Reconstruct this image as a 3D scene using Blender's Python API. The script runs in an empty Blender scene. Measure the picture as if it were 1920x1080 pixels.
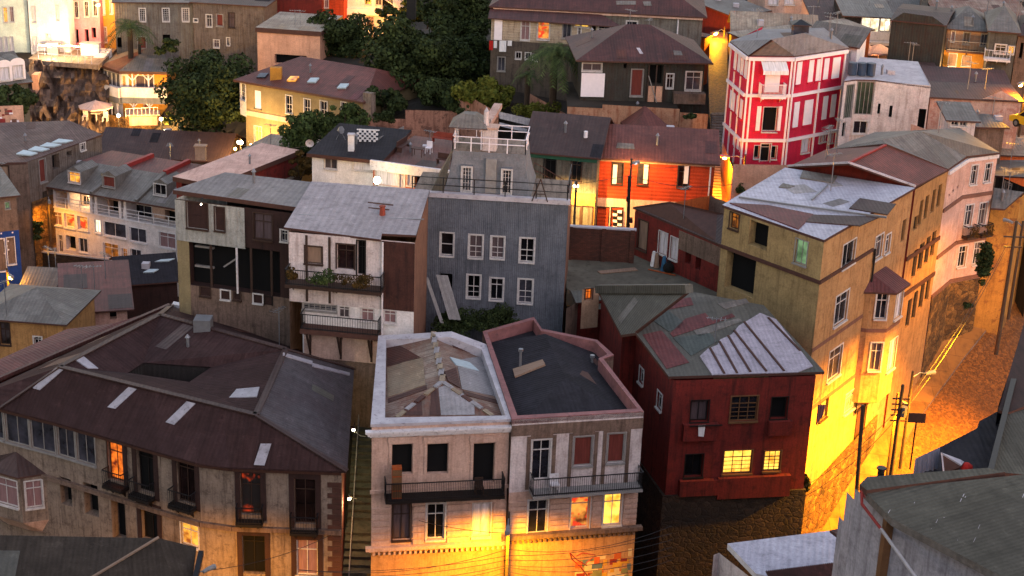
import bpy, math, random
import numpy as np
from mathutils import Vector, Matrix, noise
random.seed(7)
S = bpy.context.scene
EXPO = 5.12; EXS = 2 ** -EXPO
COL = S.collection
# ---------------------------------------------------------------- camera
CAMZ = 60.0
FPX = 3000.0
_D = 8000.0; _dx = 650 - 960
PITCH = math.atan(FPX / math.hypot(_dx, _D)); ROLL = math.atan2(-_dx, _D)
_c, _s = math.cos(ROLL), math.sin(ROLL)
fwd = Vector((0, math.cos(PITCH), -math.sin(PITCH)))
up0 = Vector((0, math.sin(PITCH), math.cos(PITCH))); rt0 = Vector((1, 0, 0))
right = rt0 * _c + up0 * _s
up = up0 * _c - rt0 * _s
cam = bpy.data.cameras.new('camera'); camo = bpy.data.objects.new('camera', cam); COL.objects.link(camo)
camo.matrix_world = Matrix(((right.x, up.x, -fwd.x, 0), (right.y, up.y, -fwd.y, 0), (right.z, up.z, -fwd.z, CAMZ), (0, 0, 0, 1)))
cam.sensor_width = 36; cam.lens = 36 * FPX / 1920; cam.clip_end = 3000; cam.clip_start = 0.5
S.camera = camo
O = Vector((0, 0, CAMZ))
# ---------------------------------------------------------------- world, dusk light, exposure
W = bpy.data.worlds.new('World'); S.world = W; W.use_nodes = True
nt = W.node_tree
bg = nt.nodes['Background']
sky = nt.nodes.new('ShaderNodeTexSky'); sky.sky_type = 'NISHITA'; sky.sun_disc = False
SUN_EL, SUN_ROT = math.radians(-1.0), math.radians(150)
sky.sun_elevation = SUN_EL; sky.sun_rotation = SUN_ROT; sky.dust_density = 1.0; sky.air_density = 1.0; sky.ozone_density = 1.0
tint = nt.nodes.new('ShaderNodeMix'); tint.data_type = 'RGBA'; tint.blend_type = 'MULTIPLY'; tint.inputs[0].default_value = 1
tint.inputs[7].default_value = (.92, .91, .93, 1); nt.links.new(sky.outputs[0], tint.inputs[6])
nt.links.new(tint.outputs[2], bg.inputs[0]); bg.inputs[1].default_value = 0.15
sl = bpy.data.lights.new('low_sun', 'SUN'); slo = bpy.data.objects.new('low_sun', sl); COL.objects.link(slo)
sl.energy = 0.027; sl.angle = math.radians(60); sl.color = (1.0, .55, .45)
slo.rotation_euler = (math.radians(62), 0, math.radians(40))
S.view_settings.view_transform = 'Standard'; S.view_settings.look = 'None'; S.view_settings.gamma = 1
S.view_settings.exposure = EXPO
S.cycles.max_bounces = 5; S.cycles.diffuse_bounces = 3; S.cycles.glossy_bounces = 2; S.cycles.transmission_bounces = 2
S.cycles.sample_clamp_indirect = 4; S.cycles.use_denoising = True; S.cycles.caustics_reflective = False; S.cycles.caustics_refractive = False
# ---------------------------------------------------------------- pixel <-> world helpers (photo pixels, 1920 x 1080)
def ray(px, py):
    return (fwd + right * ((px - 960) / FPX) + up * (-(py - 540) / FPX))
def PZ(px, py, z):
    d = ray(px, py); return O + d * ((z - CAMZ) / d.z)
def PD(px, py, dist):
    """point on the pixel ray at horizontal distance dist"""
    d = ray(px, py); return O + d * (dist / math.hypot(d.x, d.y))
def ZD(px, py, dist): return PD(px, py, dist).z
def PPl(px, py, p0, n):
    d = ray(px, py); return O + d * ((p0 - O).dot(n) / d.dot(n))
# ---------------------------------------------------------------- mesh builder
UPV = Vector((0, 0, 1))
XY = (Vector((1, 0, 0)), Vector((0, 1, 0)))
class MB:
    def __init__(s): s.v = []; s.f = []; s.m = []; s.uv = []; s.mats = []
    def mi(s, mat):
        if mat not in s.mats: s.mats.append(mat)
        return s.mats.index(mat)
    def face(s, pts, mat, basis=None):
        pts = [Vector(p) for p in pts]
        n = Vector((0, 0, 0))
        for i in range(len(pts)):
            a, b = pts[i], pts[(i + 1) % len(pts)]
            n += Vector(((a.y - b.y) * (a.z + b.z), (a.z - b.z) * (a.x + b.x), (a.x - b.x) * (a.y + b.y)))
        if n.length < 1e-9: return
        n.normalize()
        if basis: u, w = basis
        elif abs(n.z) > .995: u, w = Vector((1, 0, 0)), Vector((0, 1, 0))
        else:
            u = UPV.cross(n).normalized(); w = n.cross(u)
        b = len(s.v); s.v += pts; s.f.append(tuple(range(b, b + len(pts)))); s.m.append(s.mi(mat))
        s.uv += [(p.dot(u), p.dot(w)) for p in pts]
    def box(s, o, ex, ey, ez, mat, cap=True):
        """o corner, ex,ey,ez edge vectors (right handed)"""
        o, ex, ey, ez = Vector(o), Vector(ex), Vector(ey), Vector(ez)
        if ex.cross(ey).dot(ez) < 0: ex, ey = ey, ex
        a = [o, o + ex, o + ex + ey, o + ey]; t = [p + ez for p in a]
        s.face([a[3], a[2], a[1], a[0]], mat); s.face(t, mat)
        for i in range(4): s.face([a[i], a[(i + 1) % 4], t[(i + 1) % 4], t[i]], mat)
    def beam(s, a, b, w, h, mat):
        a, b = Vector(a), Vector(b); d = b - a
        if d.length < 1e-6: return
        r = d.cross(UPV)
        if r.length < 1e-4 * d.length: r = Vector((1, 0, 0))
        r.normalize(); q = r.cross(d).normalized()
        s.box(a - r * w / 2 - q * h / 2, r * w, q * h, d, mat)
    def tube(s, pts, r, mat, n=6, r1=None):
        pts = [Vector(p) for p in pts]; rings = []; L = len(pts)
        for i, p in enumerate(pts):
            d = (pts[min(i + 1, L - 1)] - pts[max(i - 1, 0)]).normalized()
            x = d.cross(UPV) if abs(d.z) < .97 else d.cross(Vector((0, 1, 0)))
            x.normalize(); y = d.cross(x); rr = r if r1 is None else r + (r1 - r) * i / (L - 1)
            rings.append([p + (x * math.cos(2 * math.pi * k / n) + y * math.sin(2 * math.pi * k / n)) * rr for k in range(n)])
        for i in range(L - 1):
            for k in range(n):
                s.face([rings[i][k], rings[i + 1][k], rings[i + 1][(k + 1) % n], rings[i][(k + 1) % n]], mat)
        s.face(rings[0], mat); s.face(list(reversed(rings[-1])), mat)
    def ball(s, c, r, mat, n=8, m=6, sz=1.0):
        c = Vector(c)
        def pt(i, k):
            th = math.pi * i / m; ph = 2 * math.pi * k / n
            return c + Vector((math.sin(th) * math.cos(ph), math.sin(th) * math.sin(ph), math.cos(th) * sz)) * r
        for i in range(m):
            for k in range(n):
                q = [pt(i, k), pt(i + 1, k), pt(i + 1, k + 1), pt(i, k + 1)]
                if i == 0: q = [q[0], q[1], q[2]]
                elif i == m - 1: q = [q[0], q[1], q[3]]
                s.face(q, mat)
    def build(s, name, parent=None, smooth=False):
        if not s.f: return None
        org = parent['_o'] if parent is not None else None
        org = Vector(org) if org is not None else Vector((0, 0, 0))
        me = bpy.data.meshes.new(name)
        me.from_pydata([tuple(p - org) for p in s.v], [], s.f)
        for m in s.mats: me.materials.append(MAT(m))
        me.polygons.foreach_set('material_index', s.m)
        uvl = me.uv_layers.new(name='UVMap'); uvl.data.foreach_set('uv', [c for t in s.uv for c in t])
        if smooth: me.polygons.foreach_set('use_smooth', [True] * len(s.f))
        o = bpy.data.objects.new(name, me); COL.objects.link(o)
        if parent is not None: o.parent = parent
        o['_o'] = tuple(org)
        return o
def thing(name, label, cat, loc, group=None, kind=None):
    o = bpy.data.objects.new(name, None); COL.objects.link(o); o.location = loc; o['_o'] = tuple(loc)
    o.empty_display_size = .5
    o['label'] = label; o['category'] = cat
    if group: o['group'] = group
    if kind: o['kind'] = kind
    return o
def solo(g, name, label=None, cat=None, group=None, kind=None, smooth=False):
    """one-mesh top-level object with its origin at its base"""
    lo = Vector((min(p.x for p in g.v), min(p.y for p in g.v), min(p.z for p in g.v)))
    hi = Vector((max(p.x for p in g.v), max(p.y for p in g.v), 0))
    c = Vector(((lo.x + hi.x) / 2, (lo.y + hi.y) / 2, lo.z))
    d = {'_o': tuple(c)}
    class _P(dict): pass
    me_v = g.v; g.v = [p - c for p in g.v]
    o = g.build(name, None, smooth); g.v = me_v; o.location = c; o['_o'] = tuple(c)
    if label: o['label'] = label
    if cat: o['category'] = cat
    if group: o['group'] = group
    if kind: o['kind'] = kind
    return o
# ---------------------------------------------------------------- materials
_M = {}; _R = {}
def hexc(h):
    c = [int(h[i:i + 2], 16) / 255 for i in (0, 2, 4)]
    return tuple((x / 12.92 if x <= .04045 else ((x + .055) / 1.055) ** 2.4) for x in c)
def MAT(k):
    if k not in _M: _M[k] = _R[k]() if k in _R else (_ for _ in ()).throw(KeyError(k))
    return _M[k]
class N:
    def __init__(s, name):
        s.m = bpy.data.materials.new(name); s.m.use_nodes = True; s.t = s.m.node_tree; s.b = s.t.nodes['Principled BSDF']
    def n(s, ty, **kw):
        x = s.t.nodes.new(ty)
        for k, v in kw.items():
            if k.startswith('i_'):
                kk = k[2:]; kk = int(kk) if kk.isdigit() else kk.replace('_', ' ')
                if hasattr(v, 'is_linked') or isinstance(v, bpy.types.NodeSocket): s.t.links.new(v, x.inputs[kk])
                else: x.inputs[kk].default_value = v
            else: setattr(x, k, v)
        return x
    def l(s, a, b): s.t.links.new(a, b)
    def uv(s, sx=1, sy=1, obj=False):
        tc = s.n('ShaderNodeTexCoord'); mp = s.n('ShaderNodeMapping'); mp.inputs['Scale'].default_value = (sx, sy, sx if obj else 1)
        s.l(tc.outputs['Object' if obj else 'UV'], mp.inputs[0]); return mp.outputs[0]
    def noise(s, vec, scale, detail=4, rough=.6):
        x = s.n('ShaderNodeTexNoise'); s.l(vec, x.inputs['Vector']); x.inputs['Scale'].default_value = scale
        x.inputs['Detail'].default_value = detail; x.inputs['Roughness'].default_value = rough; return x.outputs['Fac']
    def ramp(s, f, a, b, ca=(0, 0, 0, 1), cb=(1, 1, 1, 1)):
        x = s.n('ShaderNodeValToRGB'); s.l(f, x.inputs[0]); e = x.color_ramp.elements
        e[0].position = a; e[1].position = b; e[0].color = ca; e[1].color = cb; return x.outputs[0]
    def mix(s, f, a, b, mode='MIX'):
        x = s.n('ShaderNodeMix', data_type='RGBA', blend_type=mode)
        for sock, v in ((x.inputs[0], f), (x.inputs[6], a), (x.inputs[7], b)):
            if isinstance(v, bpy.types.NodeSocket): s.l(v, sock)
            elif isinstance(v, (int, float)): sock.default_value = v
            else: sock.default_value = (*v[:3], 1)
        return x.outputs[2]
    def math(s, op, a, b=0.0):
        x = s.n('ShaderNodeMath', operation=op)
        for sock, v in ((x.inputs[0], a), (x.inputs[1], b)):
            if isinstance(v, bpy.types.NodeSocket): s.l(v, sock)
            else: sock.default_value = v
        return x.outputs[0]
    def out(s, col, rough=.8, bump=None, strength=.4, dist=.03, spec=.3, metal=0):
        if isinstance(col, bpy.types.NodeSocket): s.l(col, s.b.inputs['Base Color'])
        else: s.b.inputs['Base Color'].default_value = (*col[:3], 1)
        s.b.inputs['Roughness'].default_value = rough; s.b.inputs['Specular IOR Level'].default_value = spec
        s.b.inputs['Metallic'].default_value = metal
        if bump is not None:
            bp = s.n('ShaderNodeBump'); bp.inputs['Strength'].default_value = strength; bp.inputs['Distance'].default_value = dist
            s.l(bump, bp.inputs['Height']); s.l(bp.outputs[0], s.b.inputs['Normal'])
        return s.m
def sc(c, k): return tuple(min(1, x * k) for x in c)
def reg(key, fn, *a, **kw): _R[key] = lambda: fn(key, *a, **kw)
def stucco(key, col, dirt='3a2f28', amt_=.5, lines=0, peel=None, rough=.85):
    """plaster with blotches and vertical run-down streaks; lines>0 adds vertical corrugation, lines<0 clapboard"""
    amt = min(1, amt_ * 1.35 + .08); m = N(key); c = hexc(col); d = hexc(dirt); uv = m.uv()
    n1 = m.noise(m.uv(.5, .5), 1.3, 6, .65); n2 = m.noise(m.uv(2.2, .18), 1.5, 5, .6); n3 = m.noise(uv, 9, 3)
    base = m.mix(m.ramp(n1, .35, .7), sc(c, .78), sc(c, 1.12))
    base = m.mix(m.math('MULTIPLY', m.ramp(n2, .5, .78), amt), base, d)
    base = m.mix(m.math('MULTIPLY', m.ramp(m.noise(m.uv(.8, .8), 2.1, 9, .8), .5, .7), amt * .9), base, d)
    base = m.mix(m.math('MULTIPLY', m.ramp(m.noise(m.uv(5, .5), 1.7, 6, .75), .52, .75), amt * .7), base, sc(d, .7))
    base = m.mix(m.math('MULTIPLY', m.ramp(m.noise(m.uv(1.1, 1.1), 3.1, 8, .8), .28, .42, (1, 1, 1, 1), (0, 0, 0, 1)), amt * .5), base, sc(c, 1.35))
    if peel: base = m.mix(m.ramp(m.noise(m.uv(.7, .7), 1.1, 5, .7), .55, .6), base, hexc(peel))
    h = n3; st = .25
    if lines:
        sep = m.n('ShaderNodeSeparateXYZ'); m.l(uv, sep.inputs[0])
        ax = sep.outputs[0] if lines > 0 else sep.outputs[1]
        w = m.math('SINE', m.math('MULTIPLY', ax, abs(lines) * 6.283)); 
        base = m.mix(m.math('MULTIPLY', m.math('ADD', w, 1.0), .5), sc(c, .0) if False else base, m.mix(.1, base, (0, 0, 0)))
        h = m.math('ADD', m.math('MULTIPLY', w, .6), n3); st = .5
    base = m.mix(.25, base, m.mix(m.ramp(n3, .3, .7), (0, 0, 0), base))
    return m.out(base, rough, h, st, .03)
def roofm(key, col, rust='5a2f26', amt=.5, col2=None, sheet=(.9, 2.4), ribs=4.0, rough=.6, seam=.3, spec=.3):
    """sheet-metal roof: sheets of slightly varied tint, fine ribs down the slope, rust blotches, run-down streaks, grime"""
    m = N(key); c = hexc(col); r = hexc(rust); c2 = hexc(col2) if col2 else sc(c, .75); uv = m.uv()
    wob = m.n('ShaderNodeTexNoise'); m.l(uv, wob.inputs['Vector']); wob.inputs['Scale'].default_value = 1.3
    vec = m.mix(.05, uv, wob.outputs['Color'])
    br = m.n('ShaderNodeTexBrick'); m.l(vec, br.inputs['Vector']); br.offset = .37
    br.inputs['Scale'].default_value = 1; br.inputs['Brick Width'].default_value = sheet[0] * 2.2; br.inputs['Row Height'].default_value = sheet[1]
    br.inputs['Mortar Size'].default_value = .014; br.inputs['Mortar Smooth'].default_value = .6; br.inputs['Bias'].default_value = 0
    br.inputs['Color1'].default_value = (*c, 1); br.inputs['Color2'].default_value = (*sc(c2, .9), 1); br.inputs['Mortar'].default_value = (*sc(c, 1 - seam), 1)
    n1 = m.noise(m.uv(.22, .3), 1.6, 7, .72); n2 = m.noise(m.uv(2.4, .22), 1.2, 6, .7); n3 = m.noise(uv, 11, 4, .75); n4 = m.noise(m.uv(.6, .9), 1.9, 8, .8)
    base = m.mix(m.math('MULTIPLY', m.ramp(n1, .42, .62), min(1, amt * 1.2)), br.outputs[0], r)
    base = m.mix(m.math('MULTIPLY', m.ramp(n2, .48, .72), min(1, amt * 1.3)), base, sc(r, .55))
    base = m.mix(m.math('MULTIPLY', m.ramp(n4, .5, .64), .75), base, sc(c, .45))
    base = m.mix(m.math('MULTIPLY', m.ramp(n4, .30, .44, (1, 1, 1, 1), (0, 0, 0, 1)), .45), base, sc(c, 2.0))
    base = m.mix(m.math('MULTIPLY', m.ramp(n3, .42, .7), .45), base, m.mix(.55, base, (.006, .005, .005)))
    sep = m.n('ShaderNodeSeparateXYZ'); m.l(uv, sep.inputs[0])
    w = m.math('SINE', m.math('MULTIPLY', sep.outputs[0], ribs * 6.283))
    base = m.mix(m.math('MULTIPLY', m.math('ADD', w, 1.0), .06), base, (0, 0, 0))
    return m.out(base, rough, m.math('ADD', m.math('MULTIPLY', w, .25), m.math('MULTIPLY', n4, 1.2)), .5, .05, spec)
def plain(key, col, rough=.7, var=.3, scale=3, spec=.3, metal=0, dirt=None):
    m = N(key); c = hexc(col); n1 = m.noise(m.uv(1, 1, True), scale, 5, .7)
    base = m.mix(m.ramp(n1, .3, .7), sc(c, 1 - var), sc(c, 1 + var * .3))
    if dirt: base = m.mix(m.ramp(m.noise(m.uv(1, 1, True), scale * 2.7, 5, .7), .55, .7), base, hexc(dirt))
    return m.out(base, rough, n1, .2, .02, spec, metal)
def stone(key, col, col2, scale=2.2, mort='2a221c', size=None, amt=1):
    """rubble masonry: irregular stones of many tints, soft joints, damp blotches"""
    m = N(key); tc = m.uv(1, 1.25)
    nz = m.n('ShaderNodeTexNoise'); m.l(tc, nz.inputs['Vector']); nz.inputs['Scale'].default_value = 2.2; nz.inputs['Detail'].default_value = 5
    mx = m.mix(.22, tc, nz.outputs['Color']); S_ = scale * 1.5
    v = m.n('ShaderNodeTexVoronoi'); m.l(mx, v.inputs['Vector']); v.inputs['Scale'].default_value = S_
    ve = m.n('ShaderNodeTexVoronoi', feature='DISTANCE_TO_EDGE'); m.l(mx, ve.inputs['Vector']); ve.inputs['Scale'].default_value = S_
    sepc = m.n('ShaderNodeSeparateColor'); m.l(v.outputs['Color'], sepc.inputs[0])
    base = m.mix(sepc.outputs[0], sc(hexc(col), 1.15), sc(hexc(col2), .8))
    g = m.noise(tc, 6, 6, .75); base = m.mix(m.ramp(g, .35, .7), base, m.mix(.7, base, hexc(mort)))
    e = m.ramp(ve.outputs['Distance'], .0, .16)
    base = m.mix(m.math('MULTIPLY', m.math('SUBTRACT', 1.0, e), .45), base, hexc(mort))
    base = m.mix(m.math('MULTIPLY', m.ramp(m.noise(m.uv(.25, .25), 1.5, 7, .75), .42, .62), .75), base, sc(hexc(mort), .7))
    return m.out(base, .9, m.math('ADD', m.math('MULTIPLY', e, .6), m.math('MULTIPLY', g, 1.2)), .8, .08)
def cobbles(key, col, col2):
    m = N(key); tc = m.uv(1, 1); v = m.n('ShaderNodeTexVoronoi'); m.l(tc, v.inputs['Vector']); v.inputs['Scale'].default_value = 8.0
    sepc = m.n('ShaderNodeSeparateColor'); m.l(v.outputs['Color'], sepc.inputs[0]); g = m.noise(tc, 3, 6, .8)
    base = m.mix(sepc.outputs[0], sc(hexc(col), 1.15), hexc(col2)); base = m.mix(m.ramp(g, .35, .75), base, sc(hexc(col2), .8)); base = m.mix(m.ramp(m.noise(m.uv(.2, .2), 1.5, 5, .7), .45, .65), base, m.mix(.5, base, hexc(col2)))
    h = m.math('SUBTRACT', 1.0, v.outputs['Distance'])
    return m.out(base, .6, m.math('ADD', h, m.math('MULTIPLY', g, .4)), .6, .035, .22)
def brick(key, col, mort='5a4a40', w=.28, h=.09):
    m = N(key); c = hexc(col)
    br = m.n('ShaderNodeTexBrick'); m.l(m.uv(), br.inputs['Vector']); br.inputs['Scale'].default_value = 1
    br.inputs['Brick Width'].default_value = w; br.inputs['Row Height'].default_value = h; br.inputs['Mortar Size'].default_value = .012
    br.inputs['Color1'].default_value = (*c, 1); br.inputs['Color2'].default_value = (*sc(c, .65), 1); br.inputs['Mortar'].default_value = (*hexc(mort), 1)
    base = m.mix(m.ramp(m.noise(m.uv(.5, .5), 1.5, 6, .7), .45, .7), br.outputs[0], m.mix(.6, br.outputs[0], (.01, .01, .01)))
    return m.out(base, .9, br.outputs['Fac'], .3, .02)
def glass(key, col='0b0d10', rough=.12, spec=.5, var=.6):
    m = N(key); c = hexc(col); n1 = m.noise(m.uv(1, 1, True), .9, 3)
    m.out(m.mix(m.ramp(n1, .35, .65), sc(c, 1 - var), sc(c, 1 + var)), rough, m.noise(m.uv(1, 1, True), 2, 2), .06, .02, spec); return m.m
def lit(key, col, st, dark='301004', scale=1.8, col2=None, lo=.35, hi=.6):
    """a lit room seen through its window: brighter and darker furniture-like blotches"""
    m = N(key); n1 = m.noise(m.uv(1, 1), scale, 3, .6)
    c = m.mix(m.ramp(n1, lo, hi), hexc(dark), hexc(col))
    if col2: c = m.mix(m.ramp(m.noise(m.uv(1, 1), scale * 1.7, 2, .5), .52, .56), c, hexc(col2))
    m.out((.02, .02, .02), .2, spec=.5); m.l(c, m.b.inputs['Emission Color']); m.b.inputs['Emission Strength'].default_value = st * EXS; return m.m
def emis(key, col, st):
    m = N(key); m.out((.8, .8, .8)); m.b.inputs['Emission Color'].default_value = (*hexc(col), 1); m.b.inputs['Emission Strength'].default_value = st * EXS; return m.m
def leafm(key, a, b):
    m = N(key); g = m.n('ShaderNodeNewGeometry'); n1 = m.noise(m.uv(1, 1, True), .6, 3)
    c = m.mix(g.outputs['Random Per Island'], hexc(a), hexc(b)); c = m.mix(m.ramp(n1, .4, .65), m.mix(.45, c, (0, 0, 0)), c)
    m.out(c, .85, spec=.08); return m.m
def cloth(key, col):
    m = N(key); n1 = m.noise(m.uv(6, .6), 1.5, 3, .5)
    return m.out(m.mix(m.ramp(n1, .3, .7), sc(hexc(col), .7), sc(hexc(col), 1.05)), .9, n1, .5, .05)
# palette
for k, a in dict(
    cream=('a8866e', '5a3a2a', .3), creamwall=('d0ab98', '74503f', .3), whitewall=('d8c8c4', '7c625a', .45), white=('e6dedb', 'a58d80', .12),
    greywall=('7c7c80', '58585c', .4), concrete=('8d7a6c', '3a2a22', .75), mudwall=('7a6356', '3b2c24', .65), darkpaint=('3a2420', '1c1210', .5),
    redpaint=('74241d', '30120e', .8), orangewall=('c8642e', '7b3418', .5), orangered=('c4401c', '7a2a14', .3), ochre=('b08250', '5d3a20', .5),
    olivetan=('a58a5e', '5c4630', .5), olive=('8a7a5a', '5a4c38', .2), pinkwhite=('e2d4d0', '9a7c76', .25), pinkwall=('d4aa9a', '8a5a50', .35), pinkhouse=('d98a92', '8a4a50', .2),
    crimson=('c81e40', '84142c', .3), palegreen=('e0e4d0', 'a0a088', .1), cliff=('6b4a3c', '2a1c16', .8), yellow=('c98a34', '8a5a24', .2),
    rustwall=('8a5f4a', '4a2c20', .6), brownred=('6a2018', '2c0f0c', .4), peach=('d8a488', '9a6a50', .35), black=('0c0908', '050404', .2),
    bluewall=('1d3f86', '10204a', .3), tealwall=('23a0a0', '106060', .2), derelict=('5c5046', '2c221c', .7), dergrey=('57544e', '2b2622', .5),
).items(): reg(k, stucco, a[0], a[1], a[2])
reg('derelict_c', stucco, '6e625a', '42302a', .7, 3.5); reg('dergrey_c', stucco, '726c64', '4a342c', .55, 3.5); reg('greencorr', stucco, '6a6458', '3b3028', .7, 3.0)
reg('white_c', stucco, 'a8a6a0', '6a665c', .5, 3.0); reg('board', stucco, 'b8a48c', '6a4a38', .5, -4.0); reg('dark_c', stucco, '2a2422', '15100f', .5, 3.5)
reg('darkgreen_c', stucco, '3c3a34', '3a1c14', .5, 4.0); reg('greywall_c', stucco, '6a6c74', '44464c', .6, 8.0); reg('redclap', stucco, 'b8401c', '6c2814', .35, -3.5)
reg('peelwhite', stucco, 'cdbcb4', '6b5a50', .3, 0, '7a6656'); reg('peelyellow', stucco, 'b8823c', '5c3a20', .5, 0, '8a5a30'); reg('rustpanel', stucco, '4a2a22', '1c1210', .8)
reg('ochre_c', stucco, 'b4885a', '6c4424', .6)
reg('roofgrey', roofm, '7a746e', '584a42', .45, '6a645e'); reg('rooflight', roofm, 'aaa2a4', '7a6e6c', .3, '8d8788', (1.2, 4))
reg('roofdark', roofm, '343136', '221e20', .4, '2c2a2e', (1.0, 3), rough=.85, spec=.1); reg('roofred', roofm, '5a3430', '36221e', .55, '4c2c28')
reg('roofbrown', roofm, '4c3834', '38221e', .5, '41302d'); reg('roofredb', roofm, '74423a', '4c2c26', .5, '643830')
reg('rooflilac', roofm, 'a09698', '7e7274', .3, '978d8f', (1.2, 6), 2.5); reg('roofmoss', roofm, '5c5850', '4b463c', .35, '54514a')
reg('roofrust', roofm, 'a08f80', '6a3c2c', .8, '7c5a4a', (1.0, 3.0)); reg('roofcream', roofm, 'a89a88', '6a4a3a', .5, '948270')
reg('rooffore', roofm, '5c584e', '3e3a32', .4, '545048', (1.5, 8), 7.0, .8, .2, .15); reg('rooftin', roofm, 'b8b4c0', '9a94a0', .2, 'aaa6b2', (2, 6), 4.0)
reg('rooftile', roofm, '5c4540', '452f2b', .4, '52403b', (.35, .35), 3.0)
reg('stonewall', stone, '8a6a4c', '5a4232', 2.0); reg('stonedark', stone, '4c3a2c', '32261e', 2.0); reg('stoneochre', stone, 'a0743e', '6a4a28', 1.8)
reg('cliffstone', stone, '8a7264', '5c4a40', .45, '3c2e26'); reg('ashlar', brick, '8c7a62', '5a4a3a', .9, .45)
reg('glowrender', stucco, 'b88a5c', '6a4628', .5); reg('roofweather', roofm, '4a413a', '2e2823', .5, '423a34', (1.2, 6), 5.0, .85, .3, .12); reg('brickwall', brick, '5c3428', '3e2a22'); reg('cobble', cobbles, '8c5a26', '54361a'); reg('pave', brick, '8e6436', '5c4022', 1.6, 1.6)
reg('asphalt', plain, '4a4038', .8, .4, 1.2); reg('dirt', plain, '2e261e', .95, .5, .5, dirt='16120c'); reg('yard', plain, '5e584c', .9, .4, .8, dirt='3c3830')
reg('frame', plain, 'c4bcb8', .6, .3, 4, dirt='7a6c64'); reg('framewood', plain, '3c2a22', .6, .3); reg('framedark', plain, '1a1412', .6, .3); reg('framebrown', plain, '6a4a30', .6, .3)
reg('framegrey', plain, '8a8480', .6, .3); reg('trimwhite', plain, 'd4cccc', .7, .2, 2, dirt='8a7c78'); reg('coping', plain, 'b0a8ac', .7, .3, 1.2, dirt='7c7276')
reg('copingpink', plain, '8a5a58', .7, .4, 1.2, dirt='5c4240'); reg('iron', plain, '1c1a1c', .5, .3); reg('pipe', plain, '9a9494', .5, .2); reg('pole', plain, '4a3a2c', .8, .3)
reg('metalgrey', plain, '7c7c80', .4, .2, metal=.5); reg('greenpaint', plain, '24503c', .6, .3); reg('redtrim', plain, '8a2c28', .6, .3); reg('browntrim', plain, '4c3028', .7, .3)
reg('woodorange', plain, 'a04c22', .7, .4); reg('terracotta', plain, '8a3c2c', .8, .3); reg('trunk', plain, '3a2c22', .9, .4); reg('bluetank', plain, '2c3e54', .5, .2); reg('blue', plain, '2a5a7a', .6, .3)
reg('redcloth', cloth, 'b02018'); reg('whitecloth', cloth, 'e0dcdc'); reg('greycloth', cloth, '606270'); reg('umbrella', cloth, 'd8b0a0'); reg('curtain', cloth, '9a8c90'); reg('curtainw', cloth, 'd8d0d4'); reg('curtaind', cloth, '554648')
reg('curtainp', cloth, '8c6a6a'); reg('shutw', plain, 'e2d6d8', .6, .1); reg('boardred', cloth, '6a3028'); reg('boardtan', cloth, '8a705e'); reg('boardor', cloth, '9a4c30')
reg('glass', glass, '0c0d11'); reg('glassgrey', glass, '35343c', .25); reg('glassbrown', glass, '1e1212'); reg('glassgreen', glass, '2c3a2c', .3); reg('glassdim', glass, '1c1c22', .2); reg('glasshalf', glass, '3a3234', .3, .5, .95); reg('void', plain, '060506', .95, .3)
reg('litwarm', lit, 'ffb040', 1.6, '8a3c08', 1.4); reg('lityellow', lit, 'ffc850', 2.2, 'd08020', 1.2); reg('litdim', lit, 'c87020', .8, '1a0a04', 2.2); reg('litorange', lit, 'ff7a20', 1.3, '5c1804', 2.0)
reg('litred', lit, 'e04010', .8, '0a0403', .9, lo=.55, hi=.68); reg('litgreen', lit, '9cc890', .6, '3c5c34', 1.0); reg('litwhite', lit, 'fff0d0', 1.8, 'c0a070', 1.5); reg('litscene', lit, 'ffa040', 1.4, '5c2408', 1.1, 'd83818')
reg('bulb', emis, 'ffc060', 60); reg('bulbwhite', emis, 'fff0c8', 40); reg('bulbfaint', emis, 'd8e0e8', .6); reg('redglow', emis, 'ff2818', 3.0)
reg('leafdark', leafm, '26301c', '454f2c'); reg('leafmid', leafm, '2e3a22', '4f5c30'); reg('leafyellow', leafm, '4c5420', '6e6c2c'); reg('leafbrown', leafm, '3a2f18', '5c4422'); reg('palm', leafm, '34422a', '5e6c40'); reg('grass', leafm, '1c2410', '3a3a1c')
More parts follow.
